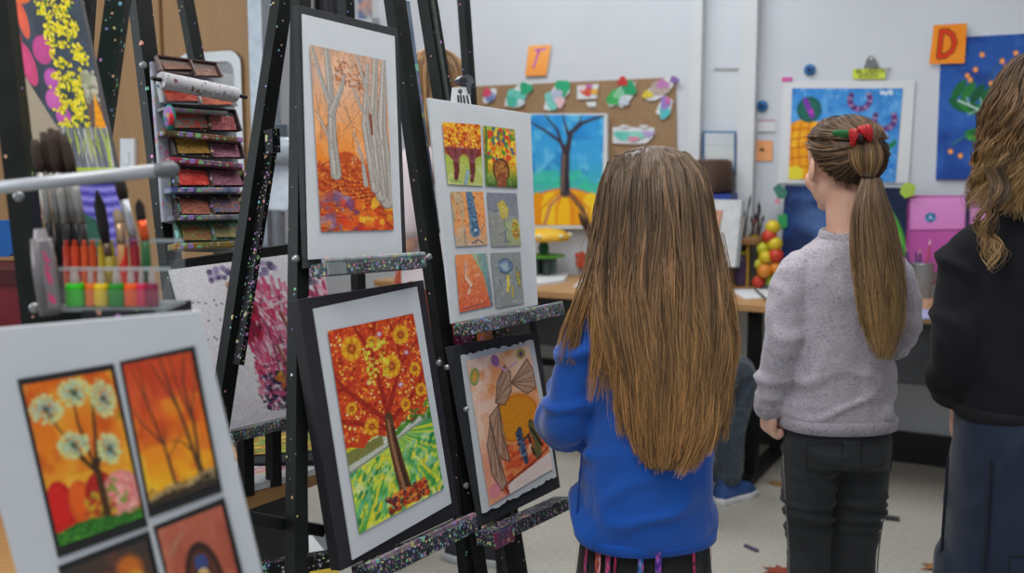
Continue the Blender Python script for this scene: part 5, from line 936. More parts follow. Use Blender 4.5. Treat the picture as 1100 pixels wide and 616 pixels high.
for k, (x, w, cc, lb) in enumerate(((84, 20, '2fc41c', 'bright green'), (101, 12, 'e8701c', 'tangerine'), (112, 15, 'e8c41c', 'yellow'), (129, 18, '1f8a1f', 'dark green'), (144, 15, 'f05a14', 'orange-red'), (155, 11, 'd82a5a', 'raspberry'), (166, 13, '8a1f44', 'maroon'))):
    yb = 332 - (x - 84) * .1; c0 = V3(at(x, 310, oy)[0], oy - .008, tz + .0045); r = w * .5 * oy / FPX * 1.03; h = .025
    p = G().lathe(c0, [(r * .9, 0), (r, .002), (r, h * .85), (r * .86, h), (r * .2, h)], 22).mk('paint_pot', pm('pot_' + cc, cc, .35), smooth=False, label=lb + ' paint pot in the front row of the clear organiser', cat='pot', group='paint pots in the clear organiser')
    G().lathe(c0 + UP * h, [(r * .5, 0), (r * .5, .006), (r * .38, .012), (r * .38, .018), (.001, .018)], 16).mk('nozzle', pm('clear_cap', 'c8c0bc', .2, alpha=.6), p)
for k, (x, w, cc, lb) in enumerate(((73, 8, 'c83a1c', 'dark orange'), (82, 9, 'e0481c', 'vermilion'), (92, 8, 'e85a24', 'orange'), (101, 8, 'd8501c', 'rust'), (111, 9, 'c8a81c', 'mustard'), (121, 8, 'b8b02c', 'olive yellow'), (133, 11, 'e8342c', 'poppy red'), (146, 10, 'a82434', 'crimson'))):
    c0 = V3(at(x, 280, oy + .03)[0], oy + .028, tz + .0045); r = w * .5 * oy / FPX * 1.05; h = at(x, 269, oy + .03)[2] - tz
    p = G().lathe(c0, [(r, 0), (r, h * .6), (r * .92, h * .62), (r * .92, h), (r * .2, h)], 18).mk('marker_bottle', pm('mk_' + cc, cc, .35), label=lb + ' bottle in the back row of the clear organiser', cat='bottle', group='bottles in the clear organiser')
    G().lathe(c0 + UP * h, [(r * .6, 0), (r * .6, .006), (.001, .007)], 14).mk('cap', pm('cap_' + cc, tuple(np.clip(rgb(cc) * 220, 0, 255)), .3), p)
# brushes standing in the organiser
def brush(lab, base, ferr0, ferr1, tip, Y, w, hcol, fcol, bcol, grp='brushes standing at the nearest easel', flat=1.0, bw=1.25):
    b0 = at(*base, Y + .01); f0, f1, t0 = at(*ferr0, Y), at(*ferr1, Y), at(*tip, Y); r = w * .5 * Y / FPX
    o = G().tube([b0, b0 * .5 + f0 * .5, f0], [r * .8, r * 1.1, r * .9], 12).mk('paint_brush', pm('handle_' + hcol, hcol, .4), label=lab, cat='brush', group=grp, smooth=True)
    G().tube([f0, f0 * .7 + f1 * .3, f1], [r * .95, r * .9, r], 12).mk('ferrule', pm('ferrule_' + fcol, fcol, .3, metal=.5), o, smooth=True)
    G().tube([f1, f1 * .7 + t0 * .3, f1 * .3 + t0 * .7, t0], [r * .98, r * bw, r * bw * .95, r * (.25 if flat < 1 else .7)], 12).mk('bristle', pm('bris_' + bcol, bcol, .85, tuple(np.clip(rgb(bcol) * 200, 0, 255)), 300, .3, stretch=(4, 4, .3)), o, smooth=True)
    return o
for k, (xb, x0, x1, xt, yt, hc) in enumerate(((56, 52, 44, 37, 150, '1c1c1e'), (68, 62, 55, 46, 142, '18181a'), (76, 70, 62, 54, 138, '222022'), (84, 78, 70, 61, 140, '1a1a1c'), (94, 88, 78, 68, 144, '2c2624'))):
    brush(['flat black-handled brush, first of the five big dark brushes', 'big brush second of the five dark ones', 'middle one of the five big dark brushes', 'fourth of the five big dark brushes', 'big brush last of the five, nearest the violet stripes'][k], (xb, 300), (x0, 240), (x1, 186), (xt, yt), 1.155 + .008 * (k % 2), 9.5, hc, '9a9894', '3c2c22', 'big dark brushes at the nearest easel')
brush('long dark pointed brush before the violet stripes', (124, 330), (117, 275), (114, 262), (104, 204), 1.14, 9, '9a8a2c', '5a4a3a', '1e1a1a', flat=.5, bw=1.4)
brush('wooden-handled brush with pale bristles', (134, 330), (130, 262), (128, 240), (125, 224), 1.145, 10, 'c08a54', 'b89a78', 'c8b090', flat=.8, bw=1.0)
brush('purple-handled brush with white ferrule', (150, 330), (143, 255), (133, 215), (127, 188), 1.15, 10, '5a1f5a', 'b8bcc4', '2c2220', flat=.7)
brush('dark pointed brush with orange ferrule and green handle', (159, 325), (156, 258), (152, 237), (149, 214), 1.14, 10, '1f5a2c', 'd8501c', '2c2220', flat=.3, bw=1.05)
q = [at(36, 252, 1.1), at(50, 250, 1.1), at(62, 270, 1.1), at(68, 338, 1.1), at(50, 340, 1.1)]; cvp = Cv(30, 60, .4, '7a7478', 60)
for k in range(26): v = cvp.r.uniform(.1, .85); cvp.line([(.35 + cvp.r.normal(0, .1), v), (.6 + cvp.r.normal(0, .1), v + .08)], .03, ['e0306a', 'd8487a', 'c83060'][k % 3], amt=.85)
tb_ = G().tube([at(44, 256, 1.1), at(48, 290, 1.1), at(55, 338, 1.1)], [.011, .0125, .012], 20).mk('clear_bottle', pm('smoky_clear', '8a8488', .2, alpha=.7), label='smoky clear bottle with pink strokes beside the organiser', cat='bottle', smooth=True)
cvp.lay('pink_strokes', [at(41, 260, 1.085), at(53, 259, 1.085), at(64, 330, 1.085), at(52, 332, 1.085)], tb_); G().tube([at(43, 246, 1.1), at(44, 257, 1.1)], [.006, .0075], 14).mk('cap', pm('clear_cap2', 'a8a0a4', .2), tb_)
# objects past the post on the far left
g = G(); c0 = at(4, 262, 1.6); g.prism([at(-30, 238, 1.6), at(11, 237, 1.6), at(14, 272, 1.6), at(8, 276, 1.6), at(-30, 276, 1.6)], V3(0, -1, 0), .02); g.mk('blue_towel', pm('blue_cloth', '1f62b0', .8, '1a4f90', 20, .3), label='bright blue folded towel behind the nearest easel post', cat='towel')
bxz = at(10, 305, 1.7)[2]; rbx = G().box(at(-10, 325, 1.72) + V3(-.02, .06, 0), (.09, 0, 0), (0, .08, 0), (0, 0, .045)); rb = rbx.mk('red_crate', pm('red_crate', '6a1820', .5, '7a2028', 20), label='dark red crate behind the nearest easel post', cat='crate'); G().box(at(-10, 310, 1.72) + V3(-.02, .06, .022), (.094, 0, 0), (0, .084, 0), (0, 0, .012)).mk('lid', pm('crate_lid', '4a1218', .5), rb)
sd = root('side_trolley', V3(*at(-10, 340, 1.72)[:2], 0) + V3(-.02, .06, 0), 'dark trolley under the red crate at the far left', 'trolley'); zc = min(v[2] for v in rbx.V); c0 = RL[sd.name]
G().box((c0[0], c0[1], zc - .012), (.14, 0, 0), (0, .14, 0), (0, 0, .012)).mk('shelf', m_dark, sd)
for sx in (-.12, .12):
    for sy in (-.12, .12): G().tube([(c0[0] + sx, c0[1] + sy, 0), (c0[0] + sx, c0[1] + sy, zc + (.22 if sy > 0 else 0))], .012, 10).mk('leg', m_black, sd)
G().box((c0[0], c0[1] + .1, zc + .13), (.13, 0, 0), (0, .02, 0), (0, 0, .012)).mk('rail', m_black, sd)
# --- nearest board with four paintings
fr = [(-50, 356), (212, 334), (300, 700), (42, 700)]; FQ = [at(-50, 356, 1.0), at(212, 334, .94), at(300, 700, .94 * .985), at(42, 700, .985)]
FPn = Pl(FQ[0], np.cross(FQ[1] - FQ[0], FQ[3] - FQ[0]))
fo = board('four_painting_board', 'nearest white board with four orange paintings, two dandelion and bare-tree scenes on top', [(-52, 357), (205, 334), (214, 338), (300, 700), (40, 700)][0:1] + [(213, 334), (300, 700), (40, 700)], FPn, .004, pm('near_board', 'c9cdd2', .8, 'c2c7cd', 8), [], [], cat='picture')
for nm, outer, inner, cv, lb in (('painting', [(18, 408), (121, 391), (158, 566), (62, 600)], [(24, 414), (119, 398), (154, 556), (64, 588)], art_dandelion(), 'dandelion trees on orange, black border'), ('painting', [(128, 389), (208, 372), (238, 529), (160, 557)], [(132, 392), (205, 378), (234, 520), (162, 546)], art_sunset(), 'bare trees against orange sunset, black border'),
                                  ('painting', [(62, 609), (159, 571), (186, 690), (86, 700)], [(66, 614), (157, 580), (180, 680), (88, 690)], art_darkblobs(), 'dark brown painting with red blobs, black border'), ('painting', [(164, 566), (240, 535), (275, 676), (196, 690)], [(169, 570), (238, 543), (268, 670), (196, 684)], art_arch(), 'terracotta painting of an arch, black border')):
    bd = G().slab(FPn.quad(outer, .0015), .0015, FPn.n).mk(nm, pm('black_border', '1e1d1f', .7), fo); bd['label'] = lb; cv.lay('artwork', FPn.quad(inner, .0025), bd)
es = root('board_stand', V3(*onz(100, 616, 0)[:2], 0) * V3(.33, .33, 0) + V3(-.3, .72, 0), 'dark easel stand carrying the nearest four-painting board', 'easel'); 
q = FPn.quad([(20, 400), (250, 690), (60, 690), (200, 400)], -.008)
for x in (70, 190): a = FPn.hit(x, 380, -.014); b = FPn.hit(x + 30, 690, -.014); G().beam(a, foot(a, b), .012, (1, 0, 0), .008, None).mk('leg', m_black, es)
a = FPn.hit(120, 420, -.02); G().beam(a, V3(a[0], a[1] + .35, 0), .012, (1, 0, 0), .008, None).mk('rear_leg', m_black, es)
a, b = FPn.hit(42, 706, -.0), FPn.hit(300, 706, -.0); G().beam(a, b, .016, FPn.n, .008, None).mk('ledge', m_black, es)
# ------------------------------------------------------------------ people
def remesh(g, vox, smooth=6, fac=.5):
    """merge overlapping solids into one continuous skin"""
    me = bpy.data.meshes.new('tmp'); me.from_pydata([tuple(v) for v in g.V], [], g.F); bm = bmesh.new(); bm.from_mesh(me); bmesh.ops.recalc_face_normals(bm, faces=bm.faces); bm.to_mesh(me); bm.free()
    o = bpy.data.objects.new('tmp', me); COL.objects.link(o)
    m = o.modifiers.new('r', 'REMESH'); m.mode = 'VOXEL'; m.voxel_size = vox
    if smooth: s = o.modifiers.new('s', 'SMOOTH'); s.factor = fac; s.iterations = smooth
    dg = bpy.context.evaluated_depsgraph_get(); dg.update(); ev = o.evaluated_get(dg); em = ev.to_mesh()
    n = len(em.vertices); V = np.empty(n * 3, np.float32); em.vertices.foreach_get('co', V); N = np.empty(n * 3, np.float32); em.vertices.foreach_get('normal', N)
    q = [tuple(p.vertices) for p in em.polygons]; ev.to_mesh_clear(); bpy.data.objects.remove(o); bpy.data.meshes.remove(me)
    return V.reshape(-1, 3).astype(float), N.reshape(-1, 3).astype(float), q
def ell_ring(c, rx, ry, n=28, tilt=0.0, p=2.3, rz=0.0):
    R = []
    for j in range(n):
        a = 2 * math.pi * j / n; ca, sa = math.cos(a), math.sin(a); x = rx * math.copysign(abs(ca) ** (2 / p), ca); y = ry * math.copysign(abs(sa) ** (2 / p), sa)
        R.append(V3(c[0] + x * math.cos(rz) - y * math.sin(rz), c[1] + x * math.sin(rz) + y * math.cos(rz), c[2] + tilt * y))
    return R
def limb(g, pts, rad, n=16, sub=4):
    """tapering limb along a smooth line through the joints, round at both ends"""
    P = [V3(p) for p in pts]; out = []; R = []
    for i in range(len(P) - 1):
        p0 = P[i - 1] if i else 2 * P[0] - P[1]; p3 = P[i + 2] if i + 2 < len(P) else 2 * P[-1] - P[-2]
        for k in range(sub):
            t = k / sub; out.append(.5 * (2 * P[i] + (P[i + 1] - p0) * t + (2 * p0 - 5 * P[i] + 4 * P[i + 1] - p3) * t * t + (3 * P[i] - p0 - 3 * P[i + 1] + p3) * t ** 3)); R.append(rad[i] * (1 - t) + rad[i + 1] * t)
    out.append(P[-1]); R.append(rad[-1])
    d0 = unit(out[0] - out[1]); d1 = unit(out[-1] - out[-2])
    out = [out[0] + d0 * R[0] * .7, out[0] + d0 * R[0] * .45] + out + [out[-1] + d1 * R[-1] * .45, out[-1] + d1 * R[-1] * .7]; R = [R[0] * .35, R[0] * .8] + R + [R[-1] * .8, R[-1] * .35]
    g.tube(out, R, n)
def rotz(p, a, c=(0, 0, 0)):
    p = V3(p) - V3(c); return V3(p[0] * math.cos(a) - p[1] * math.sin(a), p[0] * math.sin(a) + p[1] * math.cos(a), p[2]) + V3(c)
def headparts(g, hc, s, yaw, pitch=0.0):
    """skull, jaw, nose, brow, lips and ears; hc = centre, s = head height"""
    def T(p):
        p = V3(p) * s; c, sn = math.cos(pitch), math.sin(pitch); p = V3(p[0], p[1] * c - p[2] * sn, p[1] * sn + p[2] * c); return V3(hc) + rotz(p, yaw)
    Rm = lambda: np.array([[math.cos(yaw), -math.sin(yaw), 0], [math.sin(yaw), math.cos(yaw), 0], [0, 0, 1]])
    R = Rm()
    g.ball(T((0, -.045, .13)), (.345 * s, .40 * s, .36 * s), 24, 16, R); g.ball(T((0, .06, -.12)), (.285 * s, .30 * s, .34 * s), 20, 14, R)
    g.ball(T((0, .13, -.33)), (.17 * s, .17 * s, .14 * s), 16, 10, R); g.ball(T((0, .3, -.40)), (.075 * s, .06 * s, .065 * s), 12, 8, R)
    for sx in (-1, 1):
        g.ball(T((sx * .16, .23, -.14)), (.11 * s, .10 * s, .12 * s), 12, 8, R)      # cheek
        e = T((sx * .362, -.035, -.03)); g.ball(e, (.03 * s, .09 * s, .13 * s), 14, 10, R @ np.array([[.94, -sx * .34, 0], [sx * .34, .94, 0], [0, 0, 1]]) @ np.array([[1, 0, 0], [0, .96, -.28], [0, .28, .96]])); g.ball(T((sx * .31, .0, -.12)), (.03 * s, .045 * s, .05 * s), 10, 8, R)
    g.tube([T((0, .33, .05)), T((0, .37, -.05)), T((0, .415, -.13)), T((0, .36, -.165))], [.035 * s, .042 * s, .055 * s, .04 * s], 10)
    g.ball(T((0, .325, -.255)), (.09 * s, .05 * s, .022 * s), 12, 8, R); g.ball(T((0, .32, -.29)), (.075 * s, .05 * s, .026 * s), 12, 8, R); g.ball(T((0, .3, .1)), (.22 * s, .06 * s, .05 * s), 12, 8, R)
    return T
def hand(g, w, d, side, palmn, L=.15, curl=1.2, s=1.0):
    """palm, four fingers and thumb; w wrist, d pointing direction, palmn facing of the palm"""
    d = unit(d); pn = unit(V3(palmn) - d * np.dot(palmn, d)); x = np.cross(d, pn) * side
    k = L / .15; P = lambda a, b, c: V3(w) + d * a * k + x * b * k + pn * c * k
    for b in (-.026, -.009, .009, .024): g.tube([P(-.005, b * .6, 0), P(.03, b, 0), P(.066, b * 1.05, -.002)], [.013 * k * s, .0135 * k * s, .0105 * k * s], 8)
    g.ball(P(.035, 0, 0), (.022 * k, .022 * k, .022 * k), 12, 8)
    for b, ln in ((-.03, .9), (-.0105, 1.0), (.0105, .95), (.029, .75)):
        p = P(.066, b, -.002); ang = 0; pts = [p]; rr = [.0095 * k * s]
        for seg, r in ((.030, .0088), (.021, .008), (.016, .0065)):
            ang += curl * (.8 if seg == .030 else 1.0); p = p + (d * math.cos(ang) + pn * math.sin(ang)) * seg * k * ln; pts.append(p); rr.append(r * k * s)
        g.tube(pts, rr, 8); g.ball(pts[-1], rr[-1] * 1.02, 8, 6)
    t0 = P(.012, -.022, .004); t1 = P(.04, -.043, .016); t2 = P(.06, -.034, .034); t3 = P(.068, -.016, .042); g.tube([t0, t1, t2, t3], [.013 * k, .011 * k, .0095 * k, .007 * k], 8); g.ball(t3, .0072 * k, 8, 6)
    return P
def foldnoise(V, N, amp, sx, sy, sz, seed=0, mask=None, warp=.0):
    out = V.copy()
    for i in range(len(V)):
        p = V[i]; a = amp if mask is None else amp * mask(p)
        if abs(a) < 1e-6: continue
        z = p[2] + warp * math.sin(p[0] * 9 + seed) 
        n = mnoise.noise((p[0] * sx + seed, p[1] * sy, z * sz)) ; n2 = mnoise.noise((p[0] * sx * 2.1 - seed, p[1] * sy * 2, z * sz * 2.2))
        r = max(0.0, 1 - abs(n) * 3.6) * 1.25 - .1
        out[i] = p + N[i] * a * max(-.22, r * .7 + n2 * .5 - .2)
    return out
m_skin_t = NT('skin'); _b = m_skin_t.b; _tc = m_skin_t.n('TexCoord'); _n = m_skin_t.n('TexNoise'); _n.inputs['Scale'].default_value = 25; m_skin_t.l(_tc.outputs['Object'], _n.inputs[0])
m_skin_t.l(m_skin_t.ramp(_n.outputs[0], [(.35, l4('dcaa92')), (.7, l4('e6bba4'))]), _b.inputs['Base Color']); _b.inputs['Roughness'].default_value = .5; _b.inputs['Subsurface Weight'].default_value = .12; _b.inputs['Subsurface Radius'].default_value = (.012, .005, .003); _b.inputs['Subsurface Scale'].default_value = .4
m_skin = m_skin_t.m
def cloth_mat(name, c1, c2, ns=8, fleck=None, weave=900, bump=.15, rough=.9, sheen=.2):
    t = NT(name); b = t.b; b.inputs['Roughness'].default_value = rough; b.inputs['Specular IOR Level'].default_value = .2; b.inputs['Sheen Weight'].default_value = sheen
    tc = t.n('TexCoord'); n = t.n('TexNoise'); n.inputs['Scale'].default_value = ns; t.l(tc.outputs['Object'], n.inputs[0]); c = t.ramp(n.outputs[0], [(.3, l4(c1)), (.7, l4(c2))])
    if fleck:
        mp = t.n('Mapping'); mp.inputs['Scale'].default_value = (1, 1, 3.2); t.l(tc.outputs['Object'], mp.inputs[0])
        for sc, cc, lo in ((170, fleck[0], .60), (95, fleck[1], .62), (240, fleck[2], .58)):
            f = t.n('TexNoise'); f.inputs['Scale'].default_value = sc; f.inputs['Detail'].default_value = 1; t.l(mp.outputs[0], f.inputs[0]); m = t.ramp(f.outputs[0], [(lo, K0), (lo + .08, (.8, .8, .8, 1))]); c = t.mix(m, c, l4(cc))
    t.l(c, b.inputs['Base Color']); w = t.n('TexNoise'); w.inputs['Scale'].default_value = weave; t.l(tc.outputs['Object'], w.inputs[0]); t.bump(w.outputs[0], bump, .001); return t.m
# ---- hair: locks of tapering strands, one mesh per head of hair
def strands_mesh(name, S, R, Cc, mat, parent, extra=None, **kw):
    S = np.asarray(S); n, k, _ = S.shape; T = np.gradient(S, axis=1); T /= np.linalg.norm(T, axis=2, keepdims=True) + 1e-9
    ref = np.array([.2, .93, .3]); A = np.cross(T, ref); A /= np.linalg.norm(A, axis=2, keepdims=True) + 1e-9; B = np.cross(T, A)
    V = np.stack([S + (A * math.cos(a) + B * math.sin(a)) * R[..., None] for a in (0, 2.0944, 4.18879)], 2)      # n,k,3,3
    idx = np.arange(n * k * 3).reshape(n, k, 3); F = []
    for j in range(3): F.append(np.stack([idx[:, :-1, j], idx[:, :-1, (j + 1) % 3], idx[:, 1:, (j + 1) % 3], idx[:, 1:, j]], -1).reshape(-1, 4))
    F = np.concatenate(F); V = V.reshape(-1, 3); C_ = np.repeat(Cc.reshape(-1, 3), 3, 0)
    if extra is not None:
        eV, eF, eC = extra; F = np.concatenate([F, np.asarray(eF) + len(V)]); V = np.concatenate([V, eV]); C_ = np.concatenate([C_, eC])
    return mk(name, V, F, mat, parent, smooth=True, col=C_, local=True, **kw)
t = NT('hair'); _a = t.n('Attribute', attribute_name='Col'); t.l(_a.outputs['Color'], t.b.inputs['Base Color']); t.b.inputs['Roughness'].default_value = .42; t.b.inputs['Specular IOR Level'].default_value = .45; m_hair = t.m
def tube_locks(L, per, spread0, spread1, rad, cols, seed, K=26, wave=.0, wfreq=3.0, taper=.25, jit=.0, curl=0.0, trail=.12):
    """L: list of guide polylines. strands fan round each guide"""
    r = np.random.default_rng(seed); S = []; Rr = []; Cc = []
    tt = np.linspace(0, 1, K)
    for g in L:
        g = np.asarray(g, float); d = np.r_[0, np.cumsum(np.linalg.norm(np.diff(g, axis=0), axis=1))]; d /= d[-1]
        # smooth resample
        P = np.stack([np.interp(tt, d, g[:, i]) for i in range(3)], 1)
        for _ in range(3): P[1:-1] = P[1:-1] * .5 + (P[:-2] + P[2:]) * .25
        tone = r.normal(0, 1); ph = r.uniform(0, 6.28)
        for _ in range(per):
            o = r.normal(0, 1, 3) * np.array([1, .6, .3]); sp = spread0 * (1 - tt) + spread1 * tt
            e = 1 + r.uniform(-trail, trail * .3); te = np.clip(tt * e, 0, 1); Q = np.stack([np.interp(te, tt, P[:, i]) for i in range(3)], 1)
            w = wave * tt * np.sin(wfreq * 6.28 * tt + ph + r.normal(0, .35)); w2 = wave * tt * np.cos(wfreq * 6.28 * tt + ph + r.normal(0, .35))
            Q = Q + sp[:, None] * o + np.stack([w, w2 * .6, 0 * w], 1)
            if jit: Q = Q + np.cumsum(r.normal(0, jit, (K, 3)), 0) * tt[:, None]
            S.append(Q); Rr.append(rad * (1 - (1 - taper) * tt ** 3) * r.uniform(.7, 1.2))
            c = np.stack([np.interp(tt, [p for p, _ in cols], [rgb(x)[i] for _, x in cols]) for i in range(3)], 1); f = float(np.clip(1 + .15 * tone + r.normal(0, .14), .6, 1.4)); c = np.clip(c * f + np.array([.02, .008, 0]) * r.normal(0, 1), 0.01, 1); Cc.append(c)
    return np.array(S), np.array(Rr), np.array(Cc)
def shellmesh(rings, col):
    """closed under-surface of hair from rings of points"""
    n = len(rings[0]); V = np.array([p for r_ in rings for p in r_]); F = [(i * n + j, i * n + (j + 1) % n, (i + 1) * n + (j + 1) % n, (i + 1) * n + j) for i in range(len(rings) - 1) for j in range(n)]
    C_ = np.array([np.array([np.interp(i / (len(rings) - 1), [p for p, _ in col], [rgb(x)[k] for _, x in col]) for k in range(3)]) for i in range(len(rings)) for _ in range(n)]); return V, F, C_
def person(loc, yaw, label):
    o = root('person', loc, label, 'person', None, yaw); return o
def lmesh(name, VNF, mat, par, **kw): V, N, F = VNF; return mk(name, V, F, mat, par, smooth=True, local=True, **kw)
def eyes(T, s, par):
    for sx in (-1, 1):
        e = G().ball(T((sx * .145, .275, .02)), .055 * s, 14, 10).mk('eye', pm('eye_white', 'e4e0dc', .25), par, local=True, smooth=True); G().ball(T((sx * .147, .318, .02)), .022 * s, 10, 8).mk('iris', pm('iris', '3a2c22', .2), e, local=True, smooth=True)
def shoe(par, c, yaw, L=.2, cu='30343c', so='d4d6d8'):
    f = lambda x, y, z: V3(c) + rotz((x, y, z), yaw); g = G()
    for z0, sc in ((0, 1),): 
        out = [( -.0, -.42), (-.17, -.36), (-.19, 0), (-.22, .28), (-.15, .5), (0, .56), (.15, .5), (.2, .28), (.17, 0), (.16, -.36)]
        g.loft([[f(x * L * k, y * L * k2, z) for x, y in out] for k, k2, z in ((.96, .97, 0), (1.04, 1.02, .01), (1.04, 1.02, .022), (.96, .97, .026))])
    sg = g; g = G(); prof = [(.95, .95, .022, 0), (.95, .93, .035, 0), (.82, .8, .055, -.02), (.62, .5, .075, -.12), (.5, .36, .095, -.2), (.46, .34, .105, -.2)]
    g.loft([[f(x * L * a, (y * b + dy) * L, z) for x, y in out] for a, b, z, dy in prof]); s = g.mk('shoe', pm('upper_' + cu, cu, .7), par, local=True, smooth=True)
    sg.mk('sole', pm('sole_' + so, so, .6), s, local=True)
    for k in range(3): G().tube([f(-.06 * L, (.12 - .1 * k) * L, .066 + .01 * k), f(0, (.12 - .1 * k) * L, .078 + .01 * k), f(.06 * L, (.12 - .1 * k) * L, .066 + .01 * k)], .003, 6).mk('lace', pm('lace', 'c8cacc', .7), s, local=True)
    return s
# ======================================================== girl in the grey flecked sweater
gp = at(905, 300, 2.25); GY = math.radians(3)
p1 = person((gp[0], 2.25, 0), GY, 'girl in grey flecked sweater and dark jeans with a long brown ponytail, seen from behind')
HC, HS, HYAW = V3(-.004, .02, 1.243), .215, math.radians(12)
bd = G(); T = headparts(bd, HC, HS, HYAW)
limb(bd, [(0, -.02, 1.02), (0, -.012, 1.1), (0, .005, 1.19)], [.05, .042, .043])
bd.loft([ell_ring((0, -.005, z), rx, ry) for z, rx, ry in ((.62, .09, .065), (.7, .1, .07), (.8, .088, .06), (.92, .098, .062), (1.0, .09, .05), (1.05, .06, .04), (1.07, .04, .038))])
LA = [(-.1, -.01, 1.005), (-.134, -.018, .86), (-.150, .02, .70)]; RA = [(.1, -.01, 1.005), (.136, -.0, .87), (.10, .15, .82)]
limb(bd, LA, [.024, .022, .021]); limb(bd, RA, [.024, .022, .021])
Ph = hand(bd, LA[2], (.06, .10, -1), 1, (1, .15, .1), L=.118, curl=1.25, s=1.12); hand(bd, RA[2], (-.3, .8, .25), -1, (-.5, -.3, .8), L=.118, curl=.7)
for sx in (-1, 1): limb(bd, [(sx * .055, -.0, .62), (sx * .054, .003, .36), (sx * .054, -.01, .06)], [.05, .036, .028])
b1 = lmesh('body', remesh(bd, .0042, 3), m_skin, p1); eyes(T, HS, b1)
# sweater
sw = G(); sw.loft([ell_ring((0, y, z), rx, ry, tilt=tl) for z, rx, ry, y, tl in ((.665, .122, .088, .0, .02), (.675, .128, .093, 0, .02), (.70, .127, .093, .0, .02), (.76, .119, .087, -.003, 0), (.86, .112, .082, -.005, 0), (.95, .113, .082, -.006, 0), (1.0, .114, .078, -.008, 0), (1.035, .110, .07, -.01, .03), (1.06, .094, .062, -.012, .05), (1.08, .072, .056, -.012, .08), (1.095, .054, .05, -.01, .1), (1.102, .048, .046, -.01, .1))])
limb(sw, [(-.06, -.01, 1.03), (-.104, -.008, 1.012), (-.124, -.014, .95), (-.136, -.02, .86), (-.144, -.002, .78), (-.150, .016, .715)], [.036, .046, .0455, .044, .041, .036])
limb(sw, [(.06, -.01, 1.03), (.104, -.008, 1.012), (.126, -.01, .95), (.136, .0, .87), (.125, .08, .84), (.104, .135, .825)], [.036, .046, .044, .042, .038, .034])
V, N, F = remesh(sw, .006, 7)
def m1(p): return .45 + 1.0 * math.exp(-((p[2] - .72) / .07) ** 2) + (.55 * math.exp(-((p[2] - .85) / .08) ** 2) if abs(p[0]) > .1 else 0)
V = foldnoise(V, N, .0085, 7, 8, 15, 3.1, m1, .02); V = foldnoise(V, N, .004, 14, 10, 6, 8.2)
swo = lmesh('sweater', (V, N, F), cloth_mat('heather_knit', 'a9a3ac', 'b4aeb8', 9, ('6e6474', '908896', 'ccc8d0')), p1)
knit = cloth_mat('rib_knit', '9f99a3', 'aaa4ae', 20, ('5a5060', '8a8290', 'c8c4cc'))
G().loft([ell_ring((0, -.01 + 0, z), rx, ry, tilt=.12) for z, rx, ry in ((1.091, .0585, .053), (1.101, .056, .051), (1.106, .052, .047), (1.10, .049, .044))], False).mk('neckband', knit, swo, local=True, smooth=True)
cu_ = G(); limb(cu_, [(-.1485, .012, .735), (-.151, .02, .70)], [.0362, .034], sub=2); lmesh('cuff', remesh(cu_, .005, 2), knit, swo)
hb = G(); hb.loft([ell_ring((0, 0, z), rx, ry, 48, tilt=.02) for z, rx, ry in ((.664, .124, .09), (.667, .131, .096), (.69, .131, .096), (.694, .127, .092))]); hb.mk('hem_band', knit, swo, local=True, smooth=True)
# jeans
jn = G(); jn.loft([ell_ring((0, y, z), rx, ry) for z, rx, ry, y in ((.585, .113, .088, -.004), (.62, .118, .092, -.006), (.68, .114, .082, -.002), (.72, .108, .076, 0))])
for sx in (-1, 1): limb(jn, [(sx * .06, -.004, .61), (sx * .058, .0, .50), (sx * .053, .004, .38), (sx * .053, -.006, .24), (sx * .054, -.008, .09)], [.064, .057, .049, .047, .043], n=20)
V, N, F = remesh(jn, .006, 4)
V = foldnoise(V, N, .011, 4, 4, 34, 1.7, lambda p: .15 + 1.1 * math.exp(-((p[2] - .47) / .06) ** 2) + .8 * math.exp(-((p[2] - .14) / .05) ** 2) + .35 * math.exp(-((p[2] - .6) / .04) ** 2), .012)
m_jean = cloth_mat('charcoal_denim', '2b2e31', '383b3e', 6, None, 700, .2, .85, .1); jo = lmesh('jeans', (V, N, F), m_jean, p1)
m_st = pm('stitch', '8a8884', .8); m_seam = pm('seam_dark', '1c1e20', .8)
def legring(sx, z): return np.interp(z, [.09, .24, .38, .50, .61], [.043, .047, .049, .057, .064])
for sx in (-1, 1):   # outer seams, back pockets
    pts = [(sx * (np.interp(z, [.09, .24, .38, .5, .61], [.054, .053, .053, .058, .06]) + .99 * legring(sx, z) + .002), -.012, z) for z in np.linspace(.6, .1, 14)]; G().tube(pts, .0016, 6).mk('seam', m_st, jo, local=True)
    pk_ = []
    for u, z in ((-.04, .655), (.036, .652), (.034, .585), (.0, .572), (-.036, .585)):
        x = sx * .058 + u; pk_.append((x, -.0945 + .35 * max(0, abs(x) - .03) ** 1.4 * 1.6 - .012 * (z < .6) * 0, z))
    G().tube(pk_ + [pk_[0]], .0014, 6).mk('back_pocket', m_seam, jo, local=True)
for sx in (-1, 1): shoe(p1, (sx * .058, .02, 0), 0, .19, '2c2e34')
GW = lambda p: rotz(p, GY) + V3(gp[0], 2.25, 0)
G().tube([GW(Ph(.062, -.05, .035)), GW(Ph(.07, .0, .034)), GW(Ph(.072, .035, .03))], [.006, .0055, .002], 10).mk('crayon', pm('dark_crayon', '2a1a20', .4), label='dark crayon held in the hand of the girl in grey', cat='crayon')
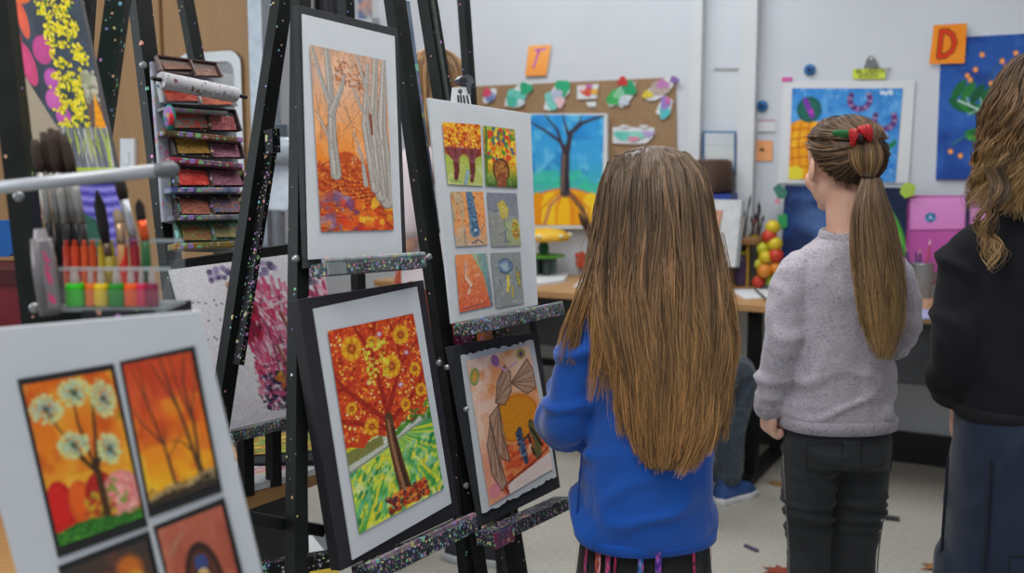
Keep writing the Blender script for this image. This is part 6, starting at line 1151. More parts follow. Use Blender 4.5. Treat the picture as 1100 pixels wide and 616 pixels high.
# hair: swept to a ponytail
def Hs(p, c=HC, s=HS, y=HYAW): return V3(c) + rotz(V3(p) * s, y)
TIE0 = Hs((.0, -.50, .20)); TIE = Hs((.0, -.53, -.06))
def scalp(th, ph, k=1.0):   # th from the top, ph around, 0 = back
    a, b, c = .362 * k, .425 * k, .385 * k
    return V3(a * math.sin(th) * math.sin(ph), -.045 - b * math.sin(th) * math.cos(ph), .13 + c * math.cos(th))
rr = np.random.default_rng(5); guides = []
for i in range(620):
    ph = rr.uniform(-3.0, 3.0)
    th0 = {0: 1.25}.get(9, 0) ; ap = abs(ph)
    thm = np.interp(ap, [0, .8, 1.35, 1.7, 2.1, 2.6, 3.1], [2.5, 2.38, 1.9, 1.46, 1.24, 1.06, 1.0]); th = thm * math.sqrt(rr.uniform(.004, 1))
    tgt = (1.22, 0.0); pts = []
    for k in range(9):
        t = k / 8; e = t * t * (3 - 2 * t) * .5 + t * .5
        a = th * (1 - e) + tgt[0] * e + .18 * math.sin(math.pi * t) * (1 if th > 1.2 else -.1); b = ph * (1 - e)
        pts.append(Hs(scalp(a, b, 1.02 + .03 * math.sin(math.pi * t) * rr.uniform(.4, 1.2))))
    pts[-1] = TIE0 * .6 + pts[-1] * .4; guides.append(pts)
S1, R1, C1 = tube_locks(guides, 14, .0036, .004, .00085, [(0, '594432'), (.45, '6e543b'), (1, '58402c')], 6, K=18, taper=.8, jit=.0003)
shell = [[Hs(scalp(th * (1 if abs(ph_) < 99 else 1), ph_, .995)) for ph_ in np.linspace(-math.pi, math.pi, 40, endpoint=False)] for th in np.linspace(.03, 1.0, 8)]
lowth = lambda p_: float(np.interp(abs(p_), [0, .8, 1.35, 1.7, 2.1, 2.6, 3.15], [2.46, 2.33, 1.84, 1.4, 1.18, 1.0, .98]))
shell = [[Hs(scalp(.03 + (lowth(p_) - .03) * q, p_, .998)) for p_ in np.linspace(-math.pi, math.pi, 48, endpoint=False)] for q in np.linspace(0, 1, 12)]
eV, eF, eC = shellmesh(shell, [(0, '4e3b2b'), (1, '46341f')])
# ponytail in person space: world px -> local
def loc1(px, py, dy): p = at(px, py, 2.25 + dy) - V3(gp[0], 2.25, 0); return rotz(p, -GY)
knot = loc1(932, 190, -.135); upper = loc1(930, 150, -.115)
kg = []
for i in range(44):
    a = rr.uniform(0, 6.28); q = rr.uniform(.3, 1) ** .5; o = V3(.03 * math.cos(a), .022 * math.sin(a), 0) * q; kg.append([upper + o * .5, upper * .7 + knot * .3 + o * 1.0, upper * .35 + knot * .65 + o * .9, knot + o * .35])
S2, R2, C2 = tube_locks(kg, 22, .003, .002, .00085, [(0, '6a513a'), (.5, '94744a'), (1, '7a5e3e')], 8, K=12, taper=.9)
ctr = [(936, 192), (936, 206), (934, 225), (938, 250), (941, 280), (944, 310), (947, 340), (950, 365), (950, 384)]; hw = [9, 13, 19, 24, 26, 26, 25, 20, 10]; dys = [-.135, -.15, -.155, -.155, -.15, -.15, -.15, -.15, -.15]
pg = []
for i in range(150):
    a = rr.uniform(0, 6.28); q = rr.uniform(0, 1) ** .5; en = rr.uniform(.8, 1.0) if abs(math.cos(a)) * q > .6 else rr.uniform(.93, 1.02); pts = []
    sw_ = rr.normal(0, .35)
    for k, ((x, y), h_, dy) in enumerate(zip(ctr, hw, dys)):
        yy = ctr[0][1] + (y - ctr[0][1]) * en; pts.append(loc1(x + h_ * math.cos(a + sw_ * k / 8) * q * 1.0, yy, dy + .035 * min(1, .35 + k * .15) * math.sin(a) * q))
    pg.append(pts)
S3, R3, C3 = tube_locks(pg, 34, .0018, .0032, .0008, [(0, '6a543e'), (.3, '80684e'), (.6, '927653'), (1, 'b59464')], 9, K=24, trail=.25, wave=.0035, wfreq=1.6, taper=.3, jit=.0004)
def cat(*parts): 
    K = max(p[0].shape[1] for p in parts); out = [[], [], []]
    for S_, R_, C_ in parts:
        k = S_.shape[1]; t0 = np.linspace(0, 1, k); t1 = np.linspace(0, 1, K); i = np.clip((t1 * (k - 1)).astype(int), 0, k - 2); f = t1 * (k - 1) - i
        out[0].append(S_[:, i] * (1 - f)[None, :, None] + S_[:, i + 1] * f[None, :, None]); out[1].append(R_[:, i] * (1 - f) + R_[:, i + 1] * f); out[2].append(C_[:, i] * (1 - f)[None, :, None] + C_[:, i + 1] * f[None, :, None])
    return [np.concatenate(o) for o in out]
# stray wisps round ear and nape
wis = []
for i in range(26): ph = rr.choice([-1, 1]) * rr.uniform(.2, 1.5); a0 = lowth(ph); wis.append([Hs(scalp(a0 * .9, ph, 1.01)), Hs(scalp(a0 * 1.02, ph * .95, 1.04)), Hs(scalp(a0 * 1.1, ph * .85, 1.06))])
SW = tube_locks(wis, 5, .004, .005, .0005, [(0, '5a432d'), (1, '7a5c3c')], 10, K=8, taper=.3)
S, R, C_ = cat((S1, R1, C1), SW); ho = strands_mesh('hair', S, R, C_, m_hair, p1, (eV, eF, eC))
S, R, C_ = cat((S2, R2, C2), (S3, R3, C3)); strands_mesh('ponytail', S, R, C_, m_hair, ho)
# red scrunchie with green leaf
m_red = pm('red_velvet', 'c01c24', .5, '98141c', 80, .2); c0 = loc1(931, 146, -.125)
def bow(x, y, rx, rz, a, dy): 
    c = loc1(x, y, dy); g = G()
    for k in range(3): u = (k - 1) * .35; g.ball(c + V3(u * rx * .8, 0, 0), (rx * .55, .012, rz), 12, 8, np.array([[math.cos(a + u), 0, math.sin(a + u)], [0, 1, 0], [-math.sin(a + u), 0, math.cos(a + u)]]))
    return g
sc = bow(917, 148, .010, .019, .15, -.125).mk('scrunchie', m_red, p1, local=True, smooth=True); bow(931, 143, .016, .019, -.5, -.135).mk('bow_loop', m_red, sc, local=True, smooth=True)
G().ball(loc1(925, 147, -.132), (.008, .01, .014), 12, 8).mk('bow_knot', pm('dark_band', '2a1a1c', .6), sc, local=True, smooth=True)
g = G(); g.ball(loc1(907, 144, -.105), (.028, .005, .0085), 14, 8, np.array([[.98, 0, .1], [0, 1, 0], [-.1, 0, .98]])); g.mk('green_leaf', pm('felt_green', '2a6a3a', .8), sc, local=True, smooth=True); G().tube([knot + V3(-.012, -.006, .004), knot + V3(0, -.013, 0), knot + V3(.012, -.006, -.004)], .004, 8).mk('hair_tie', pm('tie_brown', '3a2a20', .6), sc, local=True)
# ======================================================== girl in the royal blue sweatshirt
bp = at(697, 320, 1.77); BY = math.radians(13)
p2 = person((bp[0], 1.77, 0), BY, 'girl in royal blue sweatshirt with very long loose brown hair, nearest to the easels')
HC2, HS2, HY2 = V3(.0, .0, 1.163), .21, math.radians(14)
bd = G(); T2 = headparts(bd, HC2, HS2, HY2); limb(bd, [(0, -.02, .95), (0, -.012, 1.03), (0, 0, 1.11)], [.05, .042, .043])
bd.loft([ell_ring((0, -.005, z), rx, ry) for z, rx, ry in ((.54, .085, .065), (.62, .095, .07), (.74, .085, .06), (.86, .094, .062), (.93, .09, .05), (.98, .06, .04), (1.01, .04, .038))])
LA = [(-.1, -.005, .94), (-.140, .02, .79), (-.08, .19, .83)]; RA = [(.1, -.005, .94), (.125, .04, .80), (.07, .19, .84)]
limb(bd, LA, [.024, .022, .021]); limb(bd, RA, [.024, .022, .021]); hand(bd, LA[2], (.35, .85, .3), 1, (.5, -.2, .8), L=.115, curl=.7); hand(bd, RA[2], (-.3, .85, .3), -1, (-.5, -.2, .8), L=.115, curl=.7)
for sx in (-1, 1): limb(bd, [(sx * .055, 0, .58), (sx * .056, .005, .34), (sx * .056, -.01, .06)], [.06, .045, .03])
b2 = lmesh('body', remesh(bd, .0045, 3), m_skin, p2); eyes(T2, HS2, b2)
sw = G(); sw.loft([ell_ring((0, y, z), rx, ry, tilt=tl) for z, rx, ry, y, tl in ((.592, .122, .094, 0, .06), (.604, .128, .10, 0, .06), (.64, .125, .098, 0, .04), (.72, .116, .09, -.002, 0), (.82, .112, .085, -.004, 0), (.9, .114, .083, -.006, 0), (.95, .114, .078, -.006, 0), (.985, .094, .066, -.008, .05), (1.012, .062, .052, -.01, .1), (1.025, .05, .046, -.01, .1))])
limb(sw, [(-.075, -.006, .98), (-.106, -.004, .952), (-.126, .008, .88), (-.140, .02, .80), (-.132, .075, .795), (-.09, .165, .82)], [.04, .049, .048, .047, .044, .038])
limb(sw, [(.075, -.006, .98), (.108, -.004, .955), (.118, .01, .88), (.12, .04, .805), (.11, .09, .805), (.08, .165, .83)], [.047, .049, .046, .046, .043, .038])
V, N, F = remesh(sw, .006, 7); V = foldnoise(V, N, .011, 7, 8, 11, 5.1, lambda p: .35 + (.8 if p[0] < -.11 else 0) + .7 * math.exp(-((p[2] - .66) / .06) ** 2), .03); V = foldnoise(V, N, .007, 8, 8, 4, 2.2)
s2 = lmesh('sweatshirt', (V, N, F), cloth_mat('blue_jersey', '0d459a', '1352ac', 5, None, 800, .15, .85, .3), p2); bb = cloth_mat('blue_rib', '0e439a', '124ea8', 9, None, 800, .15)
hb = G(); hb.loft([ell_ring((0, 0, z), rx, ry, 56, tilt=.06) for z, rx, ry in ((.588, .1215, .0935), (.591, .1275, .0995), (.606, .1285, .1005), (.61, .125, .097))]); hb.mk('hem_band', bb, s2, local=True, smooth=True)
G().tube([(-.127 + .008 * math.sin(z * 9), -.012, z) for z in np.linspace(.61, .8, 10)], .0016, 6).mk('side_seam', pm('blue_seam', '0c3a84', .8), s2, local=True)
# skirt with narrow patterned strips
sk = G(); R_ = []
for z, k in ((.635, .9), (.6, 1.0), (.5, 1.06), (.4, 1.12), (.3, 1.2)): R_.append([V3((.116 + .004 * math.sin(9 * a) * (z < .6)) * k * math.cos(a), (.092 + .006 * math.sin(11 * a + 1) * (z < .6)) * k * math.sin(a), z) for a in np.linspace(0, 6.2832, 90, endpoint=False)])
R_.append([p * V3(.97, .97, 1) for p in R_[-1]]); sk.loft(R_); skm = sk.mk('skirt', cloth_mat('black_cotton', '141416', '202022', 6, None, 600), p2, local=True, smooth=True)
for k, (a, w, pal) in enumerate(((-2.88, .009, 'a'), (-2.6, .012, 'b'), (-2.42, .009, 'a'), (-2.3, .004, 'c'), (-1.93, .009, 'd'), (-1.68, .01, 'e'), (-1.1, .005, 'c'), (-.55, .004, 'f'), (2.9, .012, 'b'), (1.2, .012, 'd'), (2.0, .012, 'a'))):
    cv = Cv(8, 90, .1, {'a': 'b03a68', 'b': 'a84a4a', 'c': 'a02858', 'd': '3a6aa8', 'e': '6a3a98', 'f': 'c86a80'}[pal], 70 + k); cv.dabs(170, (0, 1, 0, 1), .008, .02, {'a': ['d85a80', '7a2a60', '3a4a70'], 'b': ['c8603a', 'd8a0a0', '5a2a4a'], 'c': ['d8406a', '501830'], 'd': ['c84a80', '6aa0c8', '2a3a80'], 'e': ['c050a0', '3a2a80', '8a70c0'], 'f': ['d890a0']}[pal])
    fx = lambda ang, z, e: V3((.1165 + e) * np.interp(z, [.3, .4, .5, .6, .635], [1.2, 1.12, 1.06, 1.0, .92]) * math.cos(ang), (.0965 + e) * np.interp(z, [.3, .4, .5, .6, .635], [1.2, 1.12, 1.06, 1.0, .92]) * math.sin(ang), z)
    zz = np.linspace(.62, .31 if k != 7 else .55, 90); da = w / .11
    cv.U; X = np.concatenate([[fx(a + da * (u - .5) * 2 * .5, z, .004) for u in np.linspace(0, 1, 8)] for z in zz]); i = (np.arange(89)[:, None] * 8 + np.arange(7)[None]).ravel()
    mk('patterned_strip', X, np.stack([i, i + 8, i + 9, i + 1], 1), attr_mat('strip_cloth', .85, .3), skm, col=cv.a.reshape(-1, 3), local=True)
for sx in (-1, 1): shoe(p2, (sx * .058, .02, 0), 0, .19, '24262c')
lg = G(); [limb(lg, [(sx * .056, 0, .42), (sx * .056, .004, .3), (sx * .056, -.01, .09)], [.05, .046, .036]) for sx in (-1, 1)]; lmesh('leggings', remesh(lg, .006, 3), pm('black_knit', '1a1a1e', .85), p2)
# long hair: bell of locks
def loc2(px, py, dy): p = at(px, py, 1.77 + dy) - V3(bp[0], 1.77, 0); return rotz(p, -BY)
ys = np.array([157, 160, 166, 178, 198, 230, 262, 300, 340, 380, 420, 460, 490, 508]); xl = np.array([698, 682, 663, 653, 647, 643, 638, 633, 640, 653, 662, 673, 683, 692.]); xr = np.array([707, 724, 743, 752, 758, 763, 767, 772, 776, 777, 774, 768, 756, 743.])
yc = np.array([.0, .0, -.0, -.005, -.01, -.01, -.015, -.045, -.065, -.075, -.078, -.082, -.085, -.09]); yb = np.array([.0, .03, .05, .075, .095, .105, .105, .09, .065, .055, .052, .045, .035, .02])
zz = np.array([at(700, y, 1.77)[2] for y in ys])
def env(s, a, q=1.0):   # s 0..1 along the fall, a angle (-pi/2 = towards the viewer), q fill
    y = np.interp(s, np.linspace(0, 1, len(ys)), ys); cx = np.interp(y, ys, (xl + xr) / 2); h_ = np.interp(y, ys, (xr - xl) / 2); c = np.interp(y, ys, yc); b = np.interp(y, ys, yb)
    p = loc2(cx, y, c); return p + rotz(V3(h_ * 1.77 / FPX * math.cos(a) * q, b * math.sin(a) * q, 0), -BY)
SY = lambda y: float(np.interp(y, ys, np.linspace(0, 1, len(ys))))
r2 = np.random.default_rng(21); gl = []
for i in range(430):
    a = r2.uniform(-math.pi, .0) if i % 4 else r2.choice([r2.uniform(0, .75), r2.uniform(math.pi - .75, math.pi)]); q = r2.uniform(.84, 1.03); y0 = 158 + 40 * r2.random() ** 2.2 if i % 3 else 158; 
    yend = r2.choice([508, 500, 505, 495, 470]) - 20 * r2.random() - (60 * r2.random() if abs(math.cos(a)) > .8 else 0)
    dr = r2.normal(0, .10); pts = []
    for k in range(16):
        t = k / 15; y = y0 + (yend - y0) * t ** 1.15; aa = a + dr * t * 2 + .05 * math.sin(5 * t + i); pts.append(env(SY(y), aa, q * (1 + .02 * math.sin(7 * t + i * 1.3))))
    gl.append(pts)
gl2 = []
for pts in ([(650, 235, -.02), (640, 275, -.04), (628, 315, -.07), (618, 350, -.075), (611, 380, -.07), (609, 392, -.068)], [(648, 250, -.02), (636, 300, -.05), (620, 340, -.075), (612, 366, -.075)], [(655, 240, -.04), (645, 300, -.075), (640, 350, -.085), (642, 400, -.085), (640, 432, -.085)], [(660, 250, -.05), (655, 310, -.09), (650, 360, -.095), (642, 405, -.09)], [(665, 250, -.07), (660, 320, -.10), (664, 380, -.1), (662, 430, -.1), (668, 470, -.1)], [(650, 260, -.02), (632, 310, -.06), (615, 350, -.07), (606, 372, -.068)], [(670, 300, -.1), (668, 370, -.105), (660, 420, -.1)], [(676, 250, -.1), (672, 330, -.11), (676, 410, -.11), (678, 470, -.11)]):
    for j in range(4): dx = r2.normal(0, 4); gl2.append([loc2(x + dx * (.3 + .7 * (y > 300)), y, d) for x, y, d in pts])
for pts in ([(762, 240, -.02), (775, 300, -.04), (784, 350, -.05), (783, 400, -.06), (779, 440, -.06), (776, 474, -.06)], [(766, 250, -.03), (781, 320, -.05), (788, 370, -.05), (780, 420, -.06)], [(755, 300, -.08), (770, 380, -.09), (772, 440, -.09), (764, 485, -.09)]):
    for j in range(6): dx = r2.normal(0, 4); gl2.append([loc2(x + dx, y, d) for x, y, d in pts])
colr = [(0, '675443'), (.25, '775f49'), (.5, '907050'), (.75, 'a88257'), (1, 'b88c5a')]
A_ = tube_locks(gl, 22, .0022, .0028, .0008, colr, 22, K=30, wave=.008, wfreq=2.1, taper=.35, jit=.00035); B_ = tube_locks(gl2, 20, .004, .0022, .0008, [(0, '7a6044'), (.5, '9c764a'), (1, 'b88c58')], 23, K=22, wave=.004, wfreq=1.5, taper=.3, jit=.0004)
fz = [[env(SY(y0), a, 1.0), env(SY(y0 + 60), a, 1.05), env(SY(min(500, y0 + 130)), a + .1, 1.1 + .12 * r2.random())] for y0, a in [(r2.uniform(190, 340), r2.choice([0.05, -.15, -3.0, -3.1, -1.2, -2.0])) for _ in range(70)]]
C__ = tube_locks(fz, 3, .003, .012, .0004, [(0, '7a6040'), (1, 'b08a58')], 24, K=12, wave=.006, wfreq=1.2, taper=.3)
sh = [[env(s, a, .93) if (s < .55 or True) else None for a in np.linspace(-math.pi, math.pi, 44, endpoint=False)] for s in np.linspace(.02, .97, 22)]
def frontcut(p, s): return p
sh = [[env(s, (a if a <= .8 or s < .12 else .8 + 0 * a), .93) if a <= math.pi / 2 else env(s, (a if a >= math.pi - .8 or s < .12 else math.pi - .8), .93) for a in np.linspace(-math.pi, math.pi, 44, endpoint=False)] for s in np.linspace(.02, .97, 22)]
S, R, Cx = cat(A_, B_, C__); strands_mesh('hair', S, R, Cx, m_hair, p2, shellmesh(sh, [(0, '3c2c20'), (.4, '49361f'), (1, '6a4a2a')]))
# ======================================================== figure in black with curly hair, at the right edge
kp = at(1116, 330, 1.88); KY = math.radians(-10)
p3 = person((kp[0], 1.88, 0), KY, 'person in black sweater and navy trousers with curly light brown hair at the picture edge')
HC3, HS3 = V3(0, .02, 1.335), .235
bd = G(); T3 = headparts(bd, HC3, HS3, math.radians(10)); limb(bd, [(0, -.02, 1.1), (0, -.01, 1.18), (0, .0, 1.27)], [.055, .047, .047])
bd.loft([ell_ring((0, -.005, z), rx, ry) for z, rx, ry in ((.7, .09, .07), (.8, .1, .07), (.9, .1, .065), (1.02, .105, .06), (1.09, .1, .055), (1.14, .07, .045), (1.17, .048, .042))])
LA = [(-.12, 0, 1.07), (-.142, -.02, .88), (-.098, .10, .78)]; RA = [(.12, 0, 1.07), (.142, -.02, .88), (.11, .13, .76)]
for A in (LA, RA): limb(bd, A, [.026, .025, .022])
hand(bd, LA[2], (0, -.0, -1), 1, (1, .2, 0), L=.15, curl=.5); hand(bd, RA[2], (-.05, .2, -1), -1, (-1, .2, 0), L=.15, curl=.5)
for sx in (-1, 1): limb(bd, [(sx * .06, 0, .7), (sx * .07, .0, .42), (sx * .075, -.01, .07)], [.05, .042, .032])
b3 = lmesh('body', remesh(bd, .005, 3), m_skin, p3); eyes(T3, HS3, b3)
sw = G(); sw.loft([ell_ring((0, y, z), rx, ry, tilt=tl) for z, rx, ry, y, tl in ((.785, .132, .10, 0, 0), (.8, .142, .11, 0, 0), (.85, .142, .112, 0, 0), (.95, .13, .105, -.003, 0), (1.05, .13, .098, -.005, 0), (1.11, .13, .084, -.006, 0), (1.145, .108, .072, -.008, .05), (1.18, .068, .06, -.01, .1), (1.2, .058, .054, -.01, .1))])
for sx in (-1, 1): limb(sw, [(sx * .08, 0, 1.105), (sx * .12, -.0, 1.085), (sx * .14, -.014, 1.0), (sx * .144, -.03, .885), (sx * .126, .035, .83), (sx * .105, .085, .795)], [.042, .052, .052, .052, .048, .036])
V, N, F = remesh(sw, .007, 7); V = foldnoise(V, N, .012, 6, 6, 9, 9.1, lambda p: .4 + (.8 if p[0] < -.13 else 0), .03)
s3 = lmesh('sweater', (V, N, F), cloth_mat('black_fleece', '131418', '1a1b20', 6, None, 500, .2, .95, .04), p3)
G().loft([ell_ring((0, 0, z), rx, ry, 48) for z, rx, ry in ((.775, .13, .098), (.78, .138, .106), (.80, .143, .111), (.806, .138, .106))]).mk('hem_band', pm('black_rib', '15161b', .9), s3, local=True, smooth=True)
tr_ = G(); tr_.loft([ell_ring((0, -.005, z), rx, ry, 36) for z, rx, ry in ((.30, .152, .12), (.45, .15, .122), (.6, .146, .12), (.7, .142, .116), (.76, .134, .106), (.81, .125, .098))])
for sx in (-1, 1): limb(tr_, [(sx * .078, 0, .5), (sx * .08, .0, .3), (sx * .08, -.005, .1)], [.085, .078, .072])
V, N, F = remesh(tr_, .007, 5); V = foldnoise(V, N, .008, 9, 7, 5, 4.4, None, .02)
mt = cloth_mat('navy_padded', '182233', '1f2b40', 6, None, 500, .2, .7, .2); t3 = lmesh('trousers', (V, N, F), mt, p3); ms = pm('navy_seam', '101724', .7)
for P in ([(-.098, -.104, .72), (-.1, -.112, .6), (-.104, -.114, .46), (-.106, -.112, .33)], [(-.06, -.118, .55), (-.02, -.124, .552), (-.02, -.124, .5), (-.06, -.119, .49), (-.06, -.118, .55)], [(-.15, -.02, .7), (-.153, -.02, .5), (-.154, -.02, .34)]): G().tube(P, .0028, 6).mk('seam', ms, t3, local=True)
for sx in (-1, 1): shoe(p3, (sx * .08, .02, 0), 0, .24, '1c1e24')
r3 = np.random.default_rng(31); cg = []; sc3 = lambda th, ph, k: V3(HC3) + rotz(V3(.37 * k * math.sin(th) * math.sin(ph), -.045 - .44 * k * math.sin(th) * math.cos(ph), .13 + .40 * k * math.cos(th)) * HS3, math.radians(10))
for i in range(230):
    ph = r3.uniform(-2.2, 2.2); th = r3.uniform(.05, 1.5); k0 = 1.02; pts = [sc3(th, ph, k0)]; L = r3.uniform(.75, 1.0)
    thm = 1.45 + .2 * r3.random()
    for j in range(1, 5): pts.append(sc3(th + (thm - th) * j / 4, ph, 1.03 + .07 * j / 4 * r3.uniform(.6, 1.3)))
    p = pts[-1]
    for j in range(1, 8): pts.append(p + V3(.016 * math.sin(j * 1.5 + i) + .006 * math.sin(ph) * j * .35, -.006 * j * math.cos(ph) * .4 + .014 * math.cos(j * 1.5 + i), -.031 * j * L))
    cg.append(pts)
for px_ in ((1062, 215), (1068, 225), (1075, 235)):
    q0 = rotz(at(px_[0], 180, 1.80) - V3(kp[0], 1.88, 0), -KY); cg.append([q0 + V3(.012 * math.sin(k * 1.1), .01 * math.cos(k * 1.1), -.022 * k) for k in range(9)])
A_ = tube_locks(cg, 24, .003, .004, .0009, [(0, '5e4834'), (.4, '7a5e40'), (.75, '9a7a50'), (1, 'a88a5e')], 32, K=30, wave=.009, wfreq=3.2, taper=.4, jit=.0006)
sh = [[sc3(.03 + q * float(np.interp(abs(p_), [0, 1.0, 1.6, 2.1, 3.15], [2.2, 2.0, 1.5, 1.1, .95])), p_, 1.0) for p_ in np.linspace(-math.pi, math.pi, 44, endpoint=False)] for q in np.linspace(0, 1, 10)]
strands_mesh('hair', *A_, m_hair, p3, shellmesh(sh, [(0, '4a3828'), (1, '4a3828')]))
# ======================================================== blonde woman behind the easels
wpx = at(466, 120, 3.1); WY = math.radians(70)
p4 = person((wpx[0], 3.1, 0), WY, 'blonde person in white top and orange skirt half hidden behind the easels')
HC4, HS4 = V3(0, .02, 1.47), .23
bd = G(); T4 = headparts(bd, HC4, HS4, .2); limb(bd, [(0, -.02, 1.25), (0, -.01, 1.33), (0, .0, 1.42)], [.055, .047, .047])
bd.loft([ell_ring((0, -.005, z), rx, ry) for z, rx, ry in ((.8, .12, .085), (.9, .12, .08), (1.0, .1, .07), (1.15, .115, .072), (1.24, .12, .065), (1.3, .08, .05), (1.32, .05, .045))])
AR = [[(sx * .14, 0, 1.25), (sx * .17, .02, 1.02), (sx * .12, .2, 1.03)] for sx in (-1, 1)]
for sx, A in zip((1, -1), AR): limb(bd, A, [.036, .031, .024]); hand(bd, A[2], (0, 1, .1), sx, (0, .1, 1), L=.16, curl=.6)
FT4 = [(-.06, .16, 0), (.06, -.16, 0)]
for sx, f in zip((-1, 1), FT4): limb(bd, [(sx * .07, 0, .82), (sx * .065, f[1] * .55 + .02, .46), (f[0], f[1] - .02, .07)], [.078, .052, .034])
b4 = lmesh('body', remesh(bd, .006, 3), m_skin, p4); eyes(T4, HS4, b4)
sw = G(); sw.loft([ell_ring((0, y, z), rx, ry) for z, rx, ry, y in ((.88, .13, .1, 0), (1.0, .118, .088, 0), (1.15, .13, .09, 0), (1.25, .13, .08, 0), (1.3, .09, .065, 0), (1.33, .06, .055, -.005))])
for sx in (-1, 1): limb(sw, [(sx * .09, 0, 1.27), (sx * .138, 0, 1.24), (sx * .16, .01, 1.12), (sx * .168, .02, 1.06)], [.05, .054, .052, .05])
lmesh('top', remesh(sw, .008, 5), cloth_mat('white_pink', 'd8c8cc', 'e0d4d8', 4), p4)
sk = G(); sk.loft([[V3((r * (1 + .03 * math.sin(9 * a))) * math.cos(a), r * 1.0 * math.sin(a), z) for a in np.linspace(0, 6.2832, 72, endpoint=False)] for z, r in ((.98, .105), (.9, .125), (.75, .165), (.5, .2), (.49, .19))]); sk.mk('skirt', cloth_mat('orange_print', 'c8501c', 'a83a1c', 20, ('3a6a5a', 'e8a04a', '6a3a5a')), p4, local=True, smooth=True)
for f in FT4: shoe(p4, (f[0], f[1] + .03, 0), 0, .25, '26282e', 'b8babc')
so = G(); [limb(so, [(f[0], f[1] - .02, .16), (f[0], f[1] - .01, .08)], [.042, .045], sub=2) for f in FT4]; lmesh('socks', remesh(so, .006, 2), pm('olive_sock', '4a4a30', .9), p4)
r4 = np.random.default_rng(41); hg = []; sc4 = lambda th, ph, k: V3(HC4) + rotz(V3(.37 * k * math.sin(th) * math.sin(ph), -.045 - .44 * k * math.sin(th) * math.cos(ph), .13 + .40 * k * math.cos(th)) * HS4, .2)
for i in range(130):
    ph = r4.uniform(-2.1, 2.1); th = r4.uniform(.05, 1.4); pts = [sc4(th, ph, 1.02)] + [sc4(th + (1.5 - th) * j / 4, ph, 1.05 + .05 * j / 4) for j in range(1, 5)]; p = pts[-1]
    pts += [p + V3(.004 * math.sin(ph) * j, -.004 * j, -.045 * j) for j in range(1, 8)]; hg.append(pts)
A_ = tube_locks(hg, 18, .004, .006, .0013, [(0, '8a6a44'), (.5, 'a8845a'), (1, 'b8946a')], 42, K=20, wave=.006, wfreq=2, taper=.4)
sh = [[sc4(.03 + q * float(np.interp(abs(p_), [0, 1.0, 1.6, 2.1, 3.15], [2.2, 2.0, 1.5, 1.1, .95])), p_, 1.0) for p_ in np.linspace(-math.pi, math.pi, 36, endpoint=False)] for q in np.linspace(0, 1, 10)]
strands_mesh('hair', *A_, m_hair, p4, shellmesh(sh, [(0, '7a5c3c'), (1, '7a5c3c')]))
# ======================================================== child on a stool at the table, behind the girl in blue
cp_ = at(722, 330, 3.62); CY = math.radians(-52)
p5 = person((cp_[0], 3.62, 0), CY, 'seated person in denim and blue sneakers behind the girl in blue')
HC5, HS5 = V3(0, .04, 1.0), .205; SH = .42
bd = G(); T5 = headparts(bd, HC5, HS5, 0, 0); limb(bd, [(0, -.0, .8), (0, .01, .87), (0, .02, .95)], [.05, .042, .042])
bd.loft([ell_ring((0, -.0, z), rx, ry) for z, rx, ry in ((.44, .105, .08), (.52, .1, .075), (.62, .09, .06), (.72, .1, .062), (.79, .1, .058), (.85, .065, .045), (.87, .04, .04))])
for sx in (-1, 1):
    A = [(sx * .115, 0, .81), (sx * .14, .03, .63), (sx * .08, .2, .56)]; limb(bd, A, [.03, .027, .021]); hand(bd, A[2], (-sx * .2, .9, -.25), -sx, (0, -.2, -1), L=.12, curl=.5)
    limb(bd, [(sx * .06, 0, .47), (sx * .075, .27, .47), (sx * .085, .22, .08)], [.07, .05, .03])
b5 = lmesh('body', remesh(bd, .006, 3), m_skin, p5); eyes(T5, HS5, b5)
sw = G(); sw.loft([ell_ring((0, 0, z), rx, ry) for z, rx, ry in ((.47, .12, .095), (.6, .112, .085), (.72, .114, .082), (.8, .112, .074), (.84, .085, .06), (.87, .055, .05))]); [limb(sw, [(sx * .08, 0, .82), (sx * .117, 0, .80), (sx * .142, .03, .64), (sx * .09, .18, .575)], [.045, .047, .044, .035]) for sx in (-1, 1)]
lmesh('shirt', remesh(sw, .007, 5), cloth_mat('slate_shirt', '3a3e4a', '444856', 6), p5)
jn = G(); jn.loft([ell_ring((0, 0, z), rx, ry) for z, rx, ry in ((.42, .115, .09), (.46, .12, .1), (.52, .115, .09))]); [limb(jn, [(sx * .06, 0, .48), (sx * .078, .28, .475), (sx * .085, .24, .3), (sx * .086, .22, .1)], [.078, .066, .056, .05]) for sx in (-1, 1)]
V, N, F = remesh(jn, .007, 4); V = foldnoise(V, N, .008, 12, 12, 12, 2.5); lmesh('jeans', (V, N, F), cloth_mat('blue_denim', '2c3440', '3a4552', 30, ('181d24', '46505c', '707c88')), p5)
for sx in (-1, 1): shoe(p5, (sx * .086, .25, 0), 0, .22, '2f4f88', 'e0e2e4')
hg = [];  sc5 = lambda th, ph, k: V3(HC5) + V3(.37 * k * math.sin(th) * math.sin(ph), -.045 - .44 * k * math.sin(th) * math.cos(ph), .13 + .40 * k * math.cos(th)) * HS5
for i in range(110):
    ph = r4.uniform(-2.3, 2.3); th = r4.uniform(.05, .6); hg.append([sc5(th + (float(np.interp(abs(ph), [0, 1.6, 2.3], [2.0, 1.5, 1.0])) - th) * j / 5, ph, 1.04) for j in range(6)])
sh = [[sc5(.03 + q * float(np.interp(abs(p_), [0, 1.0, 1.6, 2.1, 3.15], [2.1, 2.0, 1.5, 1.1, .95])), p_, 1.0) for p_ in np.linspace(-math.pi, math.pi, 36, endpoint=False)] for q in np.linspace(0, 1, 10)]
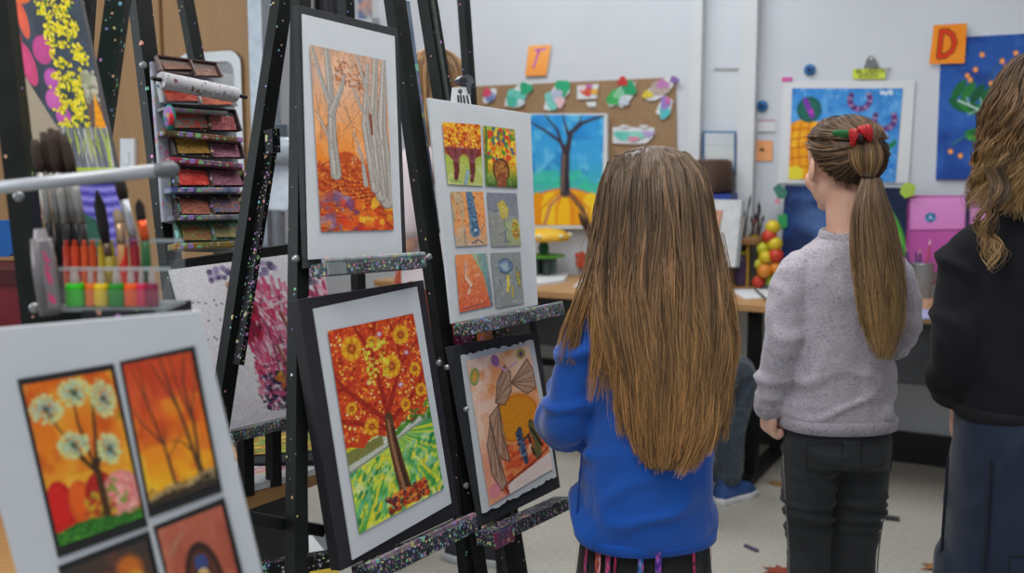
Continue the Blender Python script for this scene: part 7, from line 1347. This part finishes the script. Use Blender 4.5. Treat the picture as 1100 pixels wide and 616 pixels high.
strands_mesh('hair', *tube_locks(hg, 16, .006, .006, .001, [(0, '3a2a20'), (1, '4a3626')], 43, K=10), m_hair, p5, shellmesh(sh, [(0, '30231a'), (1, '30231a')]))
st = root('stool', RL[p5.name] + rotz((0, .0, 0), CY), 'low black stool under the seated person', 'stool'); c0 = RL[st.name]
G().lathe(c0, [(.15, SH - .045), (.16, SH - .035), (.16, SH - .012), (.15, SH - .004), (.01, SH - .004)], 28).mk('seat', m_black, st)
for k in range(4): a = k * 1.5708 + .78; G().tube([c0 + V3(.1 * math.cos(a), .1 * math.sin(a), SH - .04), c0 + V3(.15 * math.cos(a), .15 * math.sin(a), 0)], .011, 10).mk('leg', m_black, st)
# ------------------------------------------------------------------ light
def area(name, loc, rot, sx, sy, e, c=(1, 1, 1)):
    l = bpy.data.lights.new(name, 'AREA'); l.shape = 'RECTANGLE'; l.size = sx; l.size_y = sy; l.energy = e; l.color = c; o = bpy.data.objects.new(name, l); COL.objects.link(o); o.location = loc; o.rotation_euler = rot; return o
area('overhead_area', (.4, 2.3, 2.85), (0, 0, 0), 1.2, 1.2, 28, (1, .98, .96))
area('overhead_area', (-.3, 4.1, 2.85), (0, 0, math.radians(-28)), 2.0, .8, 34, (.93, .97, 1))  # added fill lamp, brightens the left middle of the back wall
area('overhead_area', (-.6, .6, 2.85), (0, 0, 0), 1.6, 1.2, 42, (1, .98, .95))
area('window_light', (-3.2, 1.6, 1.9), (math.radians(90), 0, math.radians(-70)), 2.2, 1.6, 40, (.86, .93, 1))
w = bpy.data.worlds.new('World'); SC.world = w; w.use_nodes = True; w.node_tree.nodes['Background'].inputs[0].default_value = (.86, .92, 1, 1); w.node_tree.nodes['Background'].inputs[1].default_value = .55
# ------------------------------------------------------------------ camera
cd = bpy.data.cameras.new('camera'); co = bpy.data.objects.new('camera', cd); COL.objects.link(co); co.location = (0, 0, CAMZ); co.rotation_euler = (math.pi / 2 - PITCH, 0, 0)
cd.sensor_width = 36; cd.lens = 36; cd.clip_start = .05; cd.dof.use_dof = True; cd.dof.focus_distance = 1.85; cd.dof.aperture_fstop = 3.5
SC.camera = co
SC.view_settings.view_transform = 'Standard'; SC.view_settings.look = 'None'; SC.view_settings.exposure = 0.0
